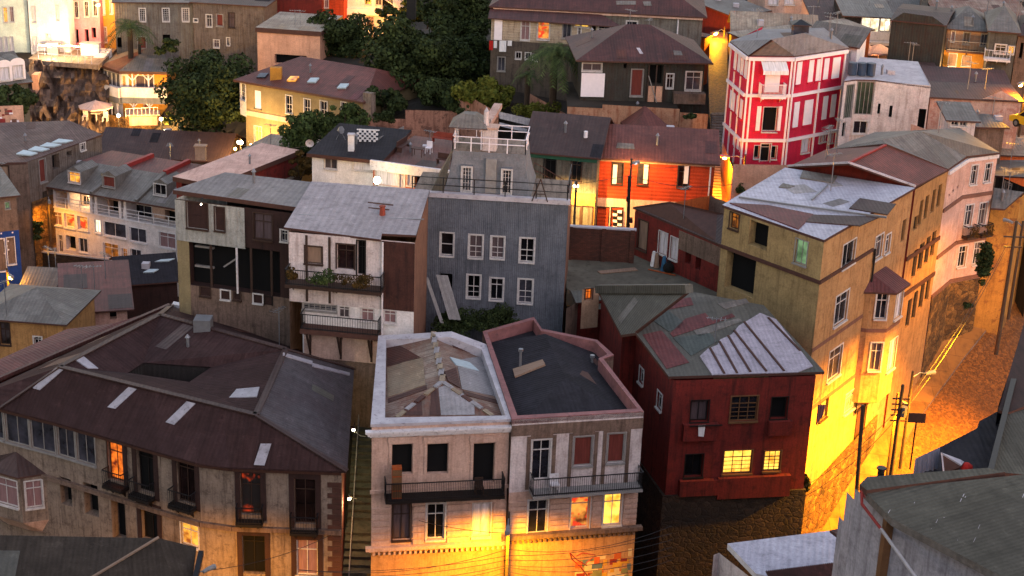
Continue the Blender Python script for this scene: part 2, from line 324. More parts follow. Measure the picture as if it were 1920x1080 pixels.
# ---------------------------------------------------------------- windows
# kind: frame material, pane material, columns, transom fraction (0 none), casing width, recess depth, sill, rows
WK = {
 'dark': ('frame', 'glass', 2, .3, .09, .14, 1, 1), 'sash': ('frame', 'glass', 2, .5, .09, .12, 1, 2), 'grid': ('frame', 'glass', 3, 0, .09, .1, 1, 6),
 'wood': ('framewood', 'glass', 2, .3, .08, .16, 1, 1), 'void': (None, 'void', 1, 0, 0, .6, 0, 1), 'black': ('framedark', 'void', 1, 0, .05, .3, 1, 1),
 'curt': ('frame', 'curtain', 2, 0, .07, .12, 1, 1), 'curtd': ('framewood', 'curtaind', 2, .3, .07, .12, 1, 1), 'shut': (None, 'shutw', 1, 0, .0, .03, 1, 1),
 'shut2': (None, 'shutw', 2, 0, .0, .03, 0, 1), 'warm': ('frame', 'litwarm', 2, .3, .07, .14, 1, 1), 'yellow': ('frame', 'lityellow', 2, .3, .07, .14, 1, 1),
 'dim': ('framewood', 'litdim', 2, .3, .07, .2, 1, 1), 'red': ('framewood', 'litred', 2, .3, .09, .25, 0, 1), 'orange': ('framewood', 'litorange', 2, .3, .08, .2, 0, 1),
 'door': ('framewood', 'glassbrown', 2, .25, .09, .2, 0, 1), 'doorw': ('frame', 'glass', 2, .25, .07, .12, 0, 1), 'ddoor': ('framedark', 'void', 2, .2, .08, .3, 0, 1),
 'wide': ('frame', 'glassgrey', 3, 0, .07, .12, 1, 1), 'wided': ('frame', 'glass', 2, 0, .07, .15, 1, 1), 'board': ('framewood', 'boardtan', 1, 0, .06, .08, 1, 1),
 'boardr': ('framegrey', 'boardred', 1, 0, .06, .1, 1, 1), 'green': ('framegrey', 'litgreen', 2, 0, .06, .15, 1, 1), 'slit': (None, 'void', 1, 0, 0, .15, 0, 1),
 'grille': ('framebrown', 'glass', 3, .3, .06, .12, 1, 4), 'litgr': ('framebrown', 'lityellow', 3, .3, .05, .12, 1, 4), 'glazed': ('framegrey', 'glassgrey', 6, 0, .05, .1, 1, 3),
 'scene': ('frame', 'litscene', 1, .25, .07, .3, 1, 1), 'blind': ('frame', 'lityellow', 2, .25, .07, .12, 1, 1), 'white': ('frame', 'litwhite', 2, 0, .05, .1, 1, 1),
 'gallery': ('framegrey', 'glassgrey', 2, 0, .06, .1, 1, 1), 'curtw': ('frame', 'curtainw', 2, 0, .06, .12, 1, 1), 'solid': ('framedark', 'browntrim', 1, 0, .06, .1, 0, 1),
 'curtp': ('frame', 'curtainp', 2, .28, .07, .12, 1, 1), 'open': ('frame', 'glass', 1, .5, .08, .15, 1, 1), 'rdark': ('framedark', 'glass', 2, 0, .05, .3, 1, 1), 'scrn': ('framegrey', 'glassgreen', 4, 0, .05, .1, 0, 1),
}
WR = random.Random(21)
class Wall:
    """vertical wall between two world points, seen from outside with A on the left"""
    def __init__(s, A, B, zt, zb, mat, holes=(), top=None, name='window'):
        s.A = Vector((A[0], A[1], 0)); s.B = Vector((B[0], B[1], 0)); s.L = (s.B - s.A).length
        s.d = (s.B - s.A) / s.L; s.n = s.d.cross(UPV); s.zt = zt; s.zb = zb; s.mat = mat; s.top = top
        s.wins = []
        for h in holes: s.add(*h)
    def uz(s, px, py):
        p = PPl(px, py, s.A, s.n); return (p - s.A).dot(s.d), p.z
    def add(s, cx, cy, w, h, kind, **kw):
        u0 = s.uz(cx - w / 2, cy)[0]; u1 = s.uz(cx + w / 2, cy)[0]; z1 = s.uz(cx, cy - h / 2)[1]; z0 = s.uz(cx, cy + h / 2)[1]
        u0, u1 = max(.04, min(u0, u1)), min(s.L - .04, max(u0, u1)); z1 = min(z1, s.zt - .03)
        if u1 - u0 < .1 or z1 - z0 < .1: return
        for w_ in s.wins:   # keep openings apart
            if u0 < w_[1] and u1 > w_[0] and z0 < w_[3] and z1 > w_[2]:
                if w_[0] < u0 and u0 < w_[1] and u1 > w_[1]: u0 = w_[1] + .03
                elif u1 > w_[0] and u0 < w_[0]: u1 = w_[0] - .03
                elif z0 < w_[3] and z1 > w_[3]: z0 = w_[3] + .03
                else: z1 = w_[2] - .03
                if u1 - u0 < .1 or z1 - z0 < .1: return
        s.wins.append((u0, u1, z0, z1, kind, kw))
    def P(s, u, z, out=0.0): return Vector((s.A.x + s.d.x * u + s.n.x * out, s.A.y + s.d.y * u + s.n.y * out, z))
    def mesh(s, g):
        us = sorted({0, s.L} | {w[0] for w in s.wins} | {w[1] for w in s.wins}); zs = sorted({s.zb, s.zt} | {w[2] for w in s.wins} | {w[3] for w in s.wins})
        us = [u for i, u in enumerate(us) if i == 0 or u - us[i - 1] > 1e-5]; zs = [z for i, z in enumerate(zs) if i == 0 or z - zs[i - 1] > 1e-5]
        for j in range(len(zs) - 1):
            run = None
            for i in range(len(us) - 1):
                uc, zc = (us[i] + us[i + 1]) / 2, (zs[j] + zs[j + 1]) / 2
                hole = any(w[0] < uc < w[1] and w[2] < zc < w[3] for w in s.wins)
                if not hole:
                    if run is None: run = us[i]
                if run is not None and (hole or i == len(us) - 2):
                    ue = us[i] if hole else us[i + 1]
                    g.face([s.P(run, zs[j]), s.P(ue, zs[j]), s.P(ue, zs[j + 1]), s.P(run, zs[j + 1])], s.mat); run = None
        for (u0, u1, z0, z1, kind, kw) in s.wins:
            d = kw.get('depth', WK[kind][5] + .06); q = [(u0, z0), (u0, z1), (u1, z1), (u1, z0)]
            for i in range(4):
                (a, b), (c, e) = q[i], q[(i + 1) % 4]
                g.face([s.P(a, b), s.P(c, e), s.P(c, e, -d), s.P(a, b, -d)], kw.get('reveal', s.mat))
        if s.top:
            g.face([s.P(0, s.zt), s.P(s.L, s.zt)] + [s.P(u, z) for u, z in reversed(s.top)], s.mat)
    def windows(s, root):
        for (u0, u1, z0, z1, kind, kw) in s.wins:
            fm, pm, nx, tr, cw, dep, sill, ny = WK[kind]; fm = kw.get('frame', fm); pm = kw.get('pane', pm); nx = kw.get('nx', nx); ny = kw.get('ny', ny); tr = kw.get('tr', tr)
            dep = kw.get('depth', dep + .06) - .06
            isdoor = kind in ('door', 'doorw', 'ddoor', 'orange', 'red', 'solid'); nm = kw.get('name', 'door' if isdoor else 'window')
            g = MB(); fr = fm or s.mat; w, h = u1 - u0, z1 - z0; bw = min(.06, w * .09)
            def bar(a0, a1, b0, b1, o0, o1): g.box(s.P(a0, b0, o0), s.d * (a1 - a0), Vector((0, 0, b1 - b0)), s.n * (o1 - o0), fr)
            if fm:
                f0, f1 = -dep, -dep + .05
                bar(u0, u0 + bw, z0, z1, f0, f1); bar(u1 - bw, u1, z0, z1, f0, f1); bar(u0 + bw, u1 - bw, z0, z0 + bw, f0, f1); bar(u0 + bw, u1 - bw, z1 - bw, z1, f0, f1)
                zt = z1 - h * tr if tr else z1
                for i in range(1, nx): x = u0 + w * i / nx; bar(x - bw * .35, x + bw * .35, z0 + bw, z1 - bw, f0 + .01, f1 - .01)
                if tr: bar(u0 + bw, u1 - bw, zt - bw * .4, zt + bw * .4, f0 + .012, f1 + .01)
                for j in range(1, ny): zz = z0 + (zt - z0) * j / ny; bar(u0 + bw, u1 - bw, zz - bw * .25, zz + bw * .25, f0 + .014, f1 - .014)
                if cw:
                    c = cw; o0, o1 = .002, .04
                    bar(u0 - c, u0, z0 - (0 if not sill else 0), z1 + c, o0, o1); bar(u1, u1 + c, z0, z1 + c, o0, o1); bar(u0, u1, z1, z1 + c, o0, o1 - .004)
            if sill: bar(u0 - .08, u1 + .08, z0 - .1, z0 - .002, .003, .14)
            win = g.build(nm, root) if g.f else None
            if pm == 'glass' and 'pane' not in kw: pm = WR.choice(['glass', 'glass', 'glassgrey', 'glassdim', 'curtaind', 'glasshalf'])
            p = MB(); pd = -dep - .02
            p.face([s.P(u0, z0, pd), s.P(u1, z0, pd), s.P(u1, z1, pd), s.P(u0, z1, pd)], pm)
            if fm is None and kind in ('shut', 'shut2'):
                p = MB(); p.box(s.P(u0 + .01, z0 + .01, -dep), s.d * (w - .02), Vector((0, 0, h - .02)), s.n * (dep + .03), pm)
                win2 = p.build('shutter', root)
            elif kind in ('void', 'slit'): p.build('opening', root)
            else:
                pn = p.build('pane', win if win else root)
    def band(s, g, z0, z1, out, mat, u0=None, u1=None):
        u0 = -out if u0 is None else u0; u1 = s.L + out if u1 is None else u1
        g.box(s.P(u0, z0, .004), s.d * (u1 - u0), Vector((0, 0, z1 - z0)), s.n * out, mat)
class Bld:
    def __init__(s, name, label, cat, ref, zb, group=None):
        s.root = thing(name, label, cat, (ref.x, ref.y, zb), group); s.zb = zb; s.walls = []; s.g = MB()
    def wall(s, A, B, zt, mat, holes=(), zb=None, top=None):
        w = Wall(A, B, zt, s.zb if zb is None else zb, mat, holes, top); s.walls.append(w); return w
    def roof(s, faces, mat, th=.12, name='roof', under='browntrim'):
        g = MB(); add_roof(g, faces, mat, th, under); return g.build(name, s.root)
    def part(s, name, g): return g.build(name, s.root)
    def done(s):
        for w in s.walls: w.mesh(s.g)
        if s.g.f: s.g.build('wall', s.root)
        for w in s.walls: w.windows(s.root)
def add_roof(g, faces, mat, th=.12, under='browntrim'):
    """faces: lists of world points (counter-clockwise from above) or (points, material); gives them a thickness"""
    edges = {}
    def key(p): return (round(p.x, 2), round(p.y, 2), round(p.z, 2))
    fl = []
    for f in faces:
        m = mat
        if isinstance(f, tuple): f, m = f
        f = [Vector(p) for p in f]
        n = sum(((f[i].x * f[(i + 1) % len(f)].y - f[(i + 1) % len(f)].x * f[i].y) for i in range(len(f))))
        if n < 0: f.reverse()
        fl.append((f, m))
        for i in range(len(f)): k = (key(f[i]), key(f[(i + 1) % len(f)])); edges[k] = edges.get(k, 0) + 1
    dz = Vector((0, 0, th))
    for f, m in fl:
        g.face(f, m); g.face([p - dz for p in reversed(f)], under)
        for i in range(len(f)):
            a, b = f[i], f[(i + 1) % len(f)]
            if (key(b), key(a)) not in edges: g.face([a, a - dz, b - dz, b], under)
def planeof(pts):
    a, b, c = [Vector(p) for p in pts[:3]]; n = (b - a).cross(c - a).normalized()
    if n.z < 0: n = -n
    return a, n
def sheet(root, pl, px, mat, name='roof_sheet', lift=.03, label=None):
    """a thin metal sheet lying on a roof plane, corners given in photo pixels"""
    p0, n = pl; q = [PPl(x, y, p0, n) + n * lift for x, y in px]; g = MB()
    if (q[1] - q[0]).cross(q[2] - q[0]).z < 0: q.reverse()
    g.face(q, mat)
    for i in range(len(q)): a, b = q[i], q[(i + 1) % len(q)]; g.face([a, a - n * (lift - .004), b - n * (lift - .004), b], mat)
    o = g.build(name, root)
    if label: o['label'] = label
    return o
def fence_rail(g, pts, h, mat, step=.15, r=.018, rails=(1.0, .08), post=0):
    """railing: rails and balusters along a polyline at floor height"""
    pts = [Vector(p) for p in pts]
    for a, b in zip(pts, pts[1:]):
        L = (b - a).length
        for k in rails: g.beam(a + UPV * h * k, b + UPV * h * k, .05, .05, mat)
        if step:
            n = max(1, int(L / step))
            for i in range(n + 1): p = a.lerp(b, i / n); g.beam(p, p + UPV * h, r, r, mat)
        if post:
            n = max(1, round(L / post))
            for i in range(n + 1): p = a.lerp(b, i / n); g.beam(p, p + UPV * h, .07, .07, mat)
LK = .19
def lamp_light(root, loc, energy, color=(1.0, .42, .08), r=.12, spot=None, cone=165):
    """the light a lamp gives off; spot = direction for a hooded head that throws it downwards"""
    l = bpy.data.lights.new('lamp_light', 'SPOT' if spot else 'POINT'); l.energy = energy * LK; l.color = color; l.shadow_soft_size = r
    o = bpy.data.objects.new('lamp_light', l); COL.objects.link(o); o.parent = root; o.location = Vector(loc) - Vector(root['_o'])
    if spot: l.spot_size = math.radians(cone); l.spot_blend = .7; o.rotation_euler = Vector(spot).to_track_quat('-Z', 'Y').to_euler()
    return o

reg('roofL', roofm, '6a4c46', '38251f', .65, '4a3632', (1.0, 3), rough=.85, spec=.12); reg('roofL2', roofm, '5e5655', '463a3a', .4, '524b4a', (1.0, 5), rough=.8, spec=.15)
reg('roofslate', roofm, '807e82', '66646a', .15, '74727a', (1.0, 2.0), 2.0)
reg('lilacwall', stucco, 'aaa4aa', '5a5258', .55)
reg('rooflilac2', roofm, '847c7a', '5e5452', .4, '767070', (1.2, 6), 3.0)
reg('rustsheet', roofm, '5c3428', '3c201a', .5, '4c2c22')
reg('tinsheet', roofm, '9c9494', '7c7474', .2, '8c8585', (2, 6))
reg('creamsheet', roofm, 'a08c74', '6c4a38', .35, '948068', (2, 5))
reg('skysheet', plain, 'a8b4b8', .3, .2)
reg('p1', plain, 'c09030')
reg('p2', plain, '5a6a70')
reg('p3', plain, 'b85a28')
reg('p4', plain, '7a7a50')
reg('p5', plain, 'c8b080')
reg('p6', plain, '8a3020')
reg('translucent', plain, '9c969c', .5, .35, 1.5, dirt='6c6468')
reg('mossystone', plain, '504c40', .9, .5, 2, dirt='26241e')
reg('redsheet', roofm, '6e3838', '4a2624', .4, '5f302f', (1.0, 5))
reg('whitesheet', roofm, 'b4aab4', '8c828a', .25, 'a79da7', (3, 12), 4.0)
reg('mosssheet', roofm, '4e5450', '3c403c', .3, '464b48', (1.0, 5))
reg('mauve', stucco, '7c5648', '5a3a30', .3)
reg('roofrustd', roofm, '6a5048', '46281f', .7, '5a423c', (1.0, 3.0))
reg('rustwall2', stucco, 'b08468', '7a3418', .7)
reg('pinkcrumb', stucco, 'b5806a', '5a3428', .7, 0, '7a5446')
reg('peelpink', stucco, 'c4a090', '8a5444', .5, 0, 'a87868')
reg('carpaint', plain, 'd8a010', .3, .1, spec=.6)
# ================================================================= ground: hillside sheet through control points (photo x, distance, height)
GC = [(-600, 60, 9), (0, 60, 9), (400, 62, 12), (830, 62, 12), (1240, 62, 9.5), (1600, 62, 6), (2200, 62, 5), (0, 40, 20), (960, 40, 22), (1920, 40, 20), (0, 22, 42), (960, 22, 42), (1920, 22, 42), (960, 6, 56), (960, -30, 60), (-3000, 20, 45), (5000, 20, 45),
 (-100, 78, 8), (300, 76, 9), (650, 76, 12.4), (830, 76, 12.4), (1080, 77, 12.2), (1240, 85, 6), (1500, 88, 6), (1250, 98, 14), (1400, 100, 14), (300, 92, 12), (600, 92, 17), (700, 98, 18.5), (850, 97, 19.6), (1000, 98, 19.8), (1060, 100, 20), (1130, 103, 21),
 (950, 106, 20), (330, 104, 15), (50, 100, 8), (50, 118, 6), (160, 130, 7), (300, 134, 9), (60, 142, 5), (-200, 130, 3), (200, 150, 10), (150, 165, 12), (230, 168, 13.4), (320, 168, 13.6), (400, 160, 14.5), (480, 150, 15), (560, 140, 15.5), (640, 128, 18), (750, 125, 17), (740, 140, 15.5),
 (850, 118, 20), (1080, 113, 20.6), (1230, 115, 20.9), (1340, 116, 21.2), (1300, 126, 20), (1150, 128, 20), (900, 138, 16), (1150, 136, 24.4), (1300, 138, 24.4), (800, 144, 15.5), (800, 152, 22), (640, 150, 20), (640, 170, 22), (800, 175, 24), (1000, 145, 23.5), (930, 150, 24),
 (400, 176, 18), (220, 182, 18), (150, 186, 19.6), (80, 186, 19.6), (-100, 186, 19), (1450, 120, 20), (1450, 128, 22.5), (1400, 150, 25), (1600, 138, 21), (1700, 128, 20), (1850, 122, 19), (1950, 130, 20), (1750, 145, 21), (1900, 145, 22), (1750, 170, 23), (1450, 170, 25), (1100, 175, 25), (1920, 180, 23.5),
 (100, 176, 11.5), (160, 178, 12), (40, 176, 10.5), (60, 170, 10.5), (-20, 172, 9), (230, 176, 13), (130, 171, 12), (270, 174, 13.2),
 (1550, 96, 9), (1700, 100, 13), (1800, 104, 16), (1900, 108, 19.5), (1950, 112, 21), (1750, 88, 10.4), (1950, 92, 13), (2150, 100, 15.5), (2300, 110, 18), (1650, 80, 6), (0, 230, 28), (960, 230, 30), (1900, 230, 28), (-1500, 150, 10), (3200, 140, 20), (-3000, 260, 40), (960, 400, 70), (5000, 260, 50), (-2500, 100, 10), (4500, 90, 20), (960, 700, 110), (-4000, 500, 90), (6000, 500, 90)]
gp = np.array([[(PD(a, 540, abs(d)).x if d > 0 else 0), (PD(a, 540, abs(d)).y if d > 0 else d), z] for a, d, z in GC])
def ground_z(x, y):
    d2 = (gp[:, 0] - x) ** 2 + (gp[:, 1] - y) ** 2 + .5; w = d2 ** -1.8; return float((w * gp[:, 2]).sum() / w.sum())
def axis(lo, a, b_, hi, fine, coarse):
    v = list(np.arange(lo, a, coarse)) + list(np.arange(a, b_, fine)) + list(np.arange(b_, hi + coarse, coarse)); return v
gx = axis(-420, -80, 90, 420, 2.5, 20); gy = axis(-60, 40, 215, 720, 2.5, 20)
Ls = [(1500, 1050, 7.6), (1530, 1000, 8.6), (1590, 918, 10.3), (1655, 790, 12.9), (1730, 680, 15.0), (1800, 600, 17.0), (1885, 540, 18.7), (1925, 470, 20.5), (1935, 400, 22.5)]
Rs = [(1640, 1100, 7.4), (1680, 1010, 8.6), (1800, 920, 10.0), (1890, 800, 12.5), (2000, 670, 14.8), (2060, 570, 16.8), (2080, 480, 18.6), (2070, 400, 20.5), (2060, 350, 22.5)]
RC = []
for q_, r_ in zip(Ls, Rs):
    A_, B_ = PZ(*q_), PZ(*r_); RC.append((A_, B_))
def road_clear(x, y):
    """height the ground must stay under where the cobbled road runs"""
    best = 1e9
    for (a, b_), (c_, d_) in zip(RC, RC[1:]):
        for t in (-.35, -.15, .0, .2, .4, .6, .8, 1, 1.2, 1.4):
            p, q = a.lerp(b_, t), c_.lerp(d_, t)
            for u in (0, .25, .5, .75, 1):
                r = p.lerp(q, u)
                if (r.x - x) ** 2 + (r.y - y) ** 2 < 9: best = min(best, r.z - .5)
    return best
gv = [(x, y, min(ground_z(x, y), road_clear(x, y) if x > 8 and 60 < y < 130 else 1e9) - .15 + .35 * noise.noise(Vector((x * .15, y * .15, 0)))) for y in gy for x in gx]; nx_ = len(gx)
gf_ = [(j * nx_ + i, j * nx_ + i + 1, (j + 1) * nx_ + i + 1, (j + 1) * nx_ + i) for j in range(len(gy) - 1) for i in range(nx_ - 1)]
me = bpy.data.meshes.new('ground'); me.from_pydata(gv, [], gf_); me.materials.append(MAT('dirt')); me.uv_layers.new(name='UVMap'); go = bpy.data.objects.new('ground', me); COL.objects.link(go); go['kind'] = 'structure'

def px(l, z): return [PZ(x, y, z) for x, y in l]
def cornice(w, g, z, mat, steps=((.0, .12, .10), (.12, .3, .22), (.3, .42, .34)), u0=None, u1=None):
    for a, b, o in steps: w.band(g, z + a, z + b - .003, o, mat, u0, u1)
# ================================================================= B1: pale plaster house, white parapet
zp = 24.0
c = px([(697, 795), (956, 785), (912, 648), (711, 631)], zp)
b = Bld('plaster_house', 'narrow pale plaster house with white coped parapet, patched rusty hip roof and long black balcony', 'house', c[0], 12.6)
F, Rr, Bk, Lf = [b.wall(c[i], c[(i + 1) % 4], zp - .02, 'creamwall') for i in range(4)]
for cx, cy, w, h, k in [(754, 861, 38, 56, 'void'), (820.5, 860, 39, 56, 'void'), (907, 868, 39, 74, 'void'), (753, 979, 33, 66, 'curtd'), (817, 978, 33, 66, 'dark'), (903, 975, 33, 62, 'curtw')]:
    F.add(cx, cy, w, h, k, depth=.3 if k == 'void' else .25)
b.done()
g = MB(); cw = .52
ctr = (c[0] + c[1] + c[2] + c[3]) / 4
inner = [PZ(722, 783, zp), PZ(948, 779, zp), PZ(903, 655, zp), PZ(724, 637, zp)]
pk = PZ(847, 622, zp + .55); pki = PZ(845, 632, zp + .5)
def coping(g, o, i, z, mat, hh=.16, drop=.9):
    for k in range(len(o)):
        a, b_, c_, d = o[k], o[(k + 1) % len(o)], i[(k + 1) % len(o)], i[k]
        g.face([a, b_, c_, d], mat); g.face([d, c_, c_ - UPV * drop, d - UPV * drop], mat); g.face([a, a - UPV * hh, b_ - UPV * hh, b_], mat)
oc = [p + (p - ctr).normalized() * .12 + UPV * .02 for p in c]
coping(g, [oc[0], oc[1], oc[2], pk + UPV * .02, oc[3]], [inner[0], inner[1], inner[2], pki, inner[3]], zp, 'coping')
b.part('parapet', g)
g = MB(); cornice(F, g, zp - .75, 'trimwhite'); b.part('cornice', g)
g = MB(); F.band(g, zp - 4.05, zp - 3.85, .08, 'creamwall'); b.part('string_course', g)
g = MB(); zc = F.uz(830, 1027)[1]
cornice(F, g, zc, 'creamwall', ((0, .14, .12), (.14, .34, .3)))
n = 26
for i in range(n): u = (i + .5) * F.L / n; g.box(F.P(u - .06, zc - .16, .004), F.d * .12, UPV * .155, F.n * .2, 'creamwall')
g.box(F.P(0, 12.6, .004), F.d * F.L, UPV * (zc - 12.61), F.n * .03, 'glowrender')  # plaster below the cornice tinted orange-tan to carry the street lamp glow
b.part('cornice', g)
# rusticated courses between the ground windows
g = MB(); zt = F.uz(830, 944)[1]; zl = F.uz(830, 1018)[1]
spans = [(0, F.wins[3][0] - .12), (F.wins[3][1] + .12, F.wins[4][0] - .12), (F.wins[4][1] + .12, F.wins[5][0] - .12), (F.wins[5][1] + .12, F.L)]
for k in range(6):
    z0 = zl + (zt - zl) * k / 6
    for u0, u1 in spans: g.box(F.P(u0 + .02, z0 + .06, .004), F.d * (u1 - u0 - .04), UPV * ((zt - zl) / 6 - .12), F.n * .1, 'creamwall')
b.part('rustication', g)
g = MB()
for i in range(3):
    u0, u1, z0, z1 = F.wins[i][:4]
    g = MB(); g.box(F.P(u0 - .16, z0, .004), F.d * .13, UPV * (z1 - z0 + .1), F.n * .05, 'creamwall'); g.box(F.P(u1 + .03, z0, .004), F.d * .13, UPV * (z1 - z0 + .1), F.n * .05, 'creamwall')
    g.box(F.P(u0 - .22, z1 + .1, .004), F.d * (u1 - u0 + .44), UPV * .35, F.n * .1, 'creamwall'); b.part('surround', g)
# roof: hipped at the street end, patched
e = [p - UPV * .55 for p in inner]; r1 = PZ(829, 716, zp + .35); r2 = PZ(812, 634, zp + .35); e3 = PZ(903, 655, zp - .5)
fL = [e[3], e[0], r1, r2]; fF = [e[0], e[1], r1]; fR = [e[1], e[2], r2, r1]
b.roof([fL, fF, fR], 'roofrust', .08)
pL, pF, pR = planeof(fL), planeof(fF), planeof(fR)
def shs(root, L):
    for pl, mat, q in L: sheet(root, pl, q, mat)

shs(b.root, [(pL, 'rustsheet', [(725, 645), (797, 636), (790, 672), (726, 687)]), (pL, 'creamsheet', [(726, 690), (793, 668), (798, 722), (727, 745)]), (pL, 'rustsheet', [(728, 748), (800, 723), (801, 730), (728, 756)]),
 (pF, 'tinsheet', [(822, 727), (843, 721), (889, 752), (890, 778), (827, 779)]), (pF, 'rustsheet', [(809, 735), (820, 729), (826, 779), (806, 779)]), (pF, 'rustsheet', [(758, 762), (790, 750), (792, 779), (758, 779)]),
 (pR, 'tinsheet', [(856, 676), (905, 668), (935, 745), (866, 730)]), (pR, 'rustsheet', [(833, 697), (855, 690), (863, 728), (840, 715)]), (pR, 'rustsheet', [(845, 642), (902, 655), (902, 669), (850, 652)]), (pR, 'rustsheet', [(868, 733), (938, 752), (942, 760), (872, 741)])])
sheet(b.root, pR, [(843, 671), (880, 681), (898, 697), (855, 686)], 'skysheet', 'skylight', .07)
g = MB()
for i in range(9): p = r2.lerp(r1, i / 8.0); g.box(p + Vector((-.16, 0, -.02)), (.3, 0, 0), (0, .9, 0), (0, 0, .09), 'tinsheet' if i % 2 else 'creamsheet')
for a, q in ((r1, e[0]), (r1, e[1])):
    for i in range(6): g.beam(a.lerp(q, i / 6) + UPV * .03, a.lerp(q, (i + .8) / 6) + UPV * .03, .28, .07, ['tinsheet', 'creamsheet', 'rustsheet'][i % 3])
b.part('ridge_cap', g)
def balcony(b, w, u0, u1, zf, dep, h, mats, floor=.16, step=.14, solid=False, curve=False, brackets=3, name='balcony'):
    g = MB(); A, B = w.P(u0, zf, 0), w.P(u1, zf, 0)
    g.box(w.P(u0, zf - floor, .005), w.d * (u1 - u0), UPV * floor, w.n * dep, mats[0])
    fl = g.build(name, b.root); g = MB()
    pts = [w.P(u0 + .03, zf, .02), w.P(u0 + .03, zf, dep - .04), w.P(u1 - .03, zf, dep - .04), w.P(u1 - .03, zf, .02)]
    fence_rail(g, pts, h, mats[1], step, .022)
    if solid:
        g.box(w.P(u0 + .06, zf + .05, dep - .06), w.d * (u1 - u0 - .12), UPV * (h * .9), w.n * .01, mats[1])
    o = g.build('railing', fl)
    g = MB()
    for i in range(brackets):
        u = u0 + .25 + (u1 - u0 - .5) * i / max(1, brackets - 1)
        g.face([w.P(u, zf - floor - .55, .01), w.P(u, zf - floor - .003, dep * .8), w.P(u, zf - floor - .003, .01)], mats[0]); g.box(w.P(u - .05, zf - floor - .12, .01), w.d * .1, UPV * .117, w.n * dep * .8, mats[0])
    if brackets: g.build('bracket', fl)
    return fl
u0 = F.uz(720, 925)[0]; u1 = F.uz(941, 925)[0]; zf = F.uz(830, 920)[1]
balcony(b, F, u0, u1, zf, .95, 1.0, ('framedark', 'iron'), solid=False, step=.09)
def small(name, label, cat, build, group=None):
    g = MB(); build(g); return solo(g, name, label, cat, group)
bp = F.P(u0 + .35, zf, .5)
def f_(g):
    g.box(bp, F.d * .5, F.n * .3, UPV * 1.9, 'woodorange')
    for k in range(4): g.box(bp + UPV * (.15 + k * .42) + F.n * .3, F.d * .5, F.n * .03, UPV * .34, 'framebrown')
small('wooden_shelf', 'tall narrow wooden shelf standing at the left end of the black balcony', 'shelf', f_)
def chairb(g, p, d, n_, mat, s=1.0):
    g.box(p + UPV * .42 * s, d * .45 * s, n_ * .45 * s, UPV * .05, mat); g.box(p + UPV * .45 * s, d * .45 * s, n_ * .05, UPV * .45 * s, mat)
    for a in (0, .4):
        for c_ in (0, .4): g.box(p + d * a * s + n_ * c_ * s, d * .05, n_ * .05, UPV * .43 * s, mat)
small('chair', 'dark wooden chair on the black balcony beside the open doorway', 'chair', lambda g: chairb(g, F.P(F.uz(888, 900)[0], zf, .35), F.d, F.n, 'framewood'))
# ================================================================= B2: pink parapet house
zq = 24.1
o2 = px([(960, 787), (1207, 772), (1131, 673), (1151, 666), (1120, 638), (1016, 617), (1001, 595), (905, 622)], zq)
b = Bld('corner_house', 'peeling house with pink coped parapet, dark hip roof and wrought iron balcony, lit windows below', 'house', o2[0], 12.6)
ws = [b.wall(o2[i], o2[(i + 1) % 8], zq - .02, 'mudwall') for i in range(8)]
F2 = ws[0]; F2.mat = 'whitewall'; zsp = F2.uz(1095, 914)[1]; F2.zb = zsp; F2l = b.wall(o2[0], o2[1], zsp, 'creamwall')
for cx, cy, w, h, k in [(1014, 862, 34, 74, 'doorw'), (1093, 846, 34, 54, 'boardr'), (1155, 840, 31, 54, 'boardr')]: F2.add(cx, cy, w, h, k)
for cx, cy, w, h, k in [(1008, 969, 35, 62, 'dark'), (1088, 962, 35, 60, 'scene'), (1148, 955, 33, 58, 'blind')]: F2l.add(cx, cy, w, h, k)
ws[1].add(1175, 770, 14, 30, 'dark')
b.done()
g = MB(); ins = px([(970, 780), (1195, 767), (1122, 673), (1139, 665), (1116, 641), (1014, 621), (1000, 600), (914, 624)], zq)
coping(g, [p + UPV * .03 for p in o2], [p + UPV * .03 for p in ins], zq, 'copingpink', .3, .9); b.part('parapet', g)
g = MB(); zwt = max(w[3] for w in F2.wins) + .35; F2.band(g, zwt - .12, zq - .35, .045, 'mudwall', 0, F2.L); b.part('render_band', g); g = MB(); z2 = F2.uz(1080, 1000)[1] - .1
cornice(F2, g, z2, 'mudwall', ((0, .14, .12), (.14, .36, .32)))
for i in range(26): u = (i + .5) * F2.L / 26; g.box(F2.P(u - .06, z2 - .16, .004), F2.d * .12, UPV * .155, F2.n * .2, 'mudwall')
g.box(F2.P(0, 12.6, .004), F2.d * F2.L, UPV * (z2 - 12.61), F2.n * .02, 'glowrender')  # same lamp-orange tint put into the plaster below this cornice
b.part('cornice', g)
g = MB(); zt = F2l.wins[0][3] + .1; zl = z2 + .45; W3 = [None] * 3 + F2l.wins
sp = [(0, W3[3][0] - .12), (W3[3][1] + .12, W3[4][0] - .12), (W3[4][1] + .12, W3[5][0] - .12), (W3[5][1] + .12, F2.L)]
for k in range(6):
    z0 = zl + (zt - zl) * k / 6
    for a, q in sp: g.box(F2.P(a + .02, z0 + .06, .004), F2.d * (q - a - .04), UPV * ((zt - zl) / 6 - .12), F2.n * .1, 'creamwall')
b.part('rustication', g)
g = MB()
for i in range(3):
    u0, u1, z0, z1 = F2.wins[i][:4]
    g = MB(); g.box(F2.P(u0 - .3, zf - 0, .004), F2.d * .2, UPV * (z1 - zf + .25), F2.n * .04, 'mudwall'); g.box(F2.P(u1 + .1, zf, .004), F2.d * .2, UPV * (z1 - zf + .25), F2.n * .04, 'mudwall'); g.box(F2.P(u0 - .1, z1 + .1, .004), F2.d * (u1 - u0 + .2), UPV * .3, F2.n * .04, 'mudwall'); b.part('surround', g)
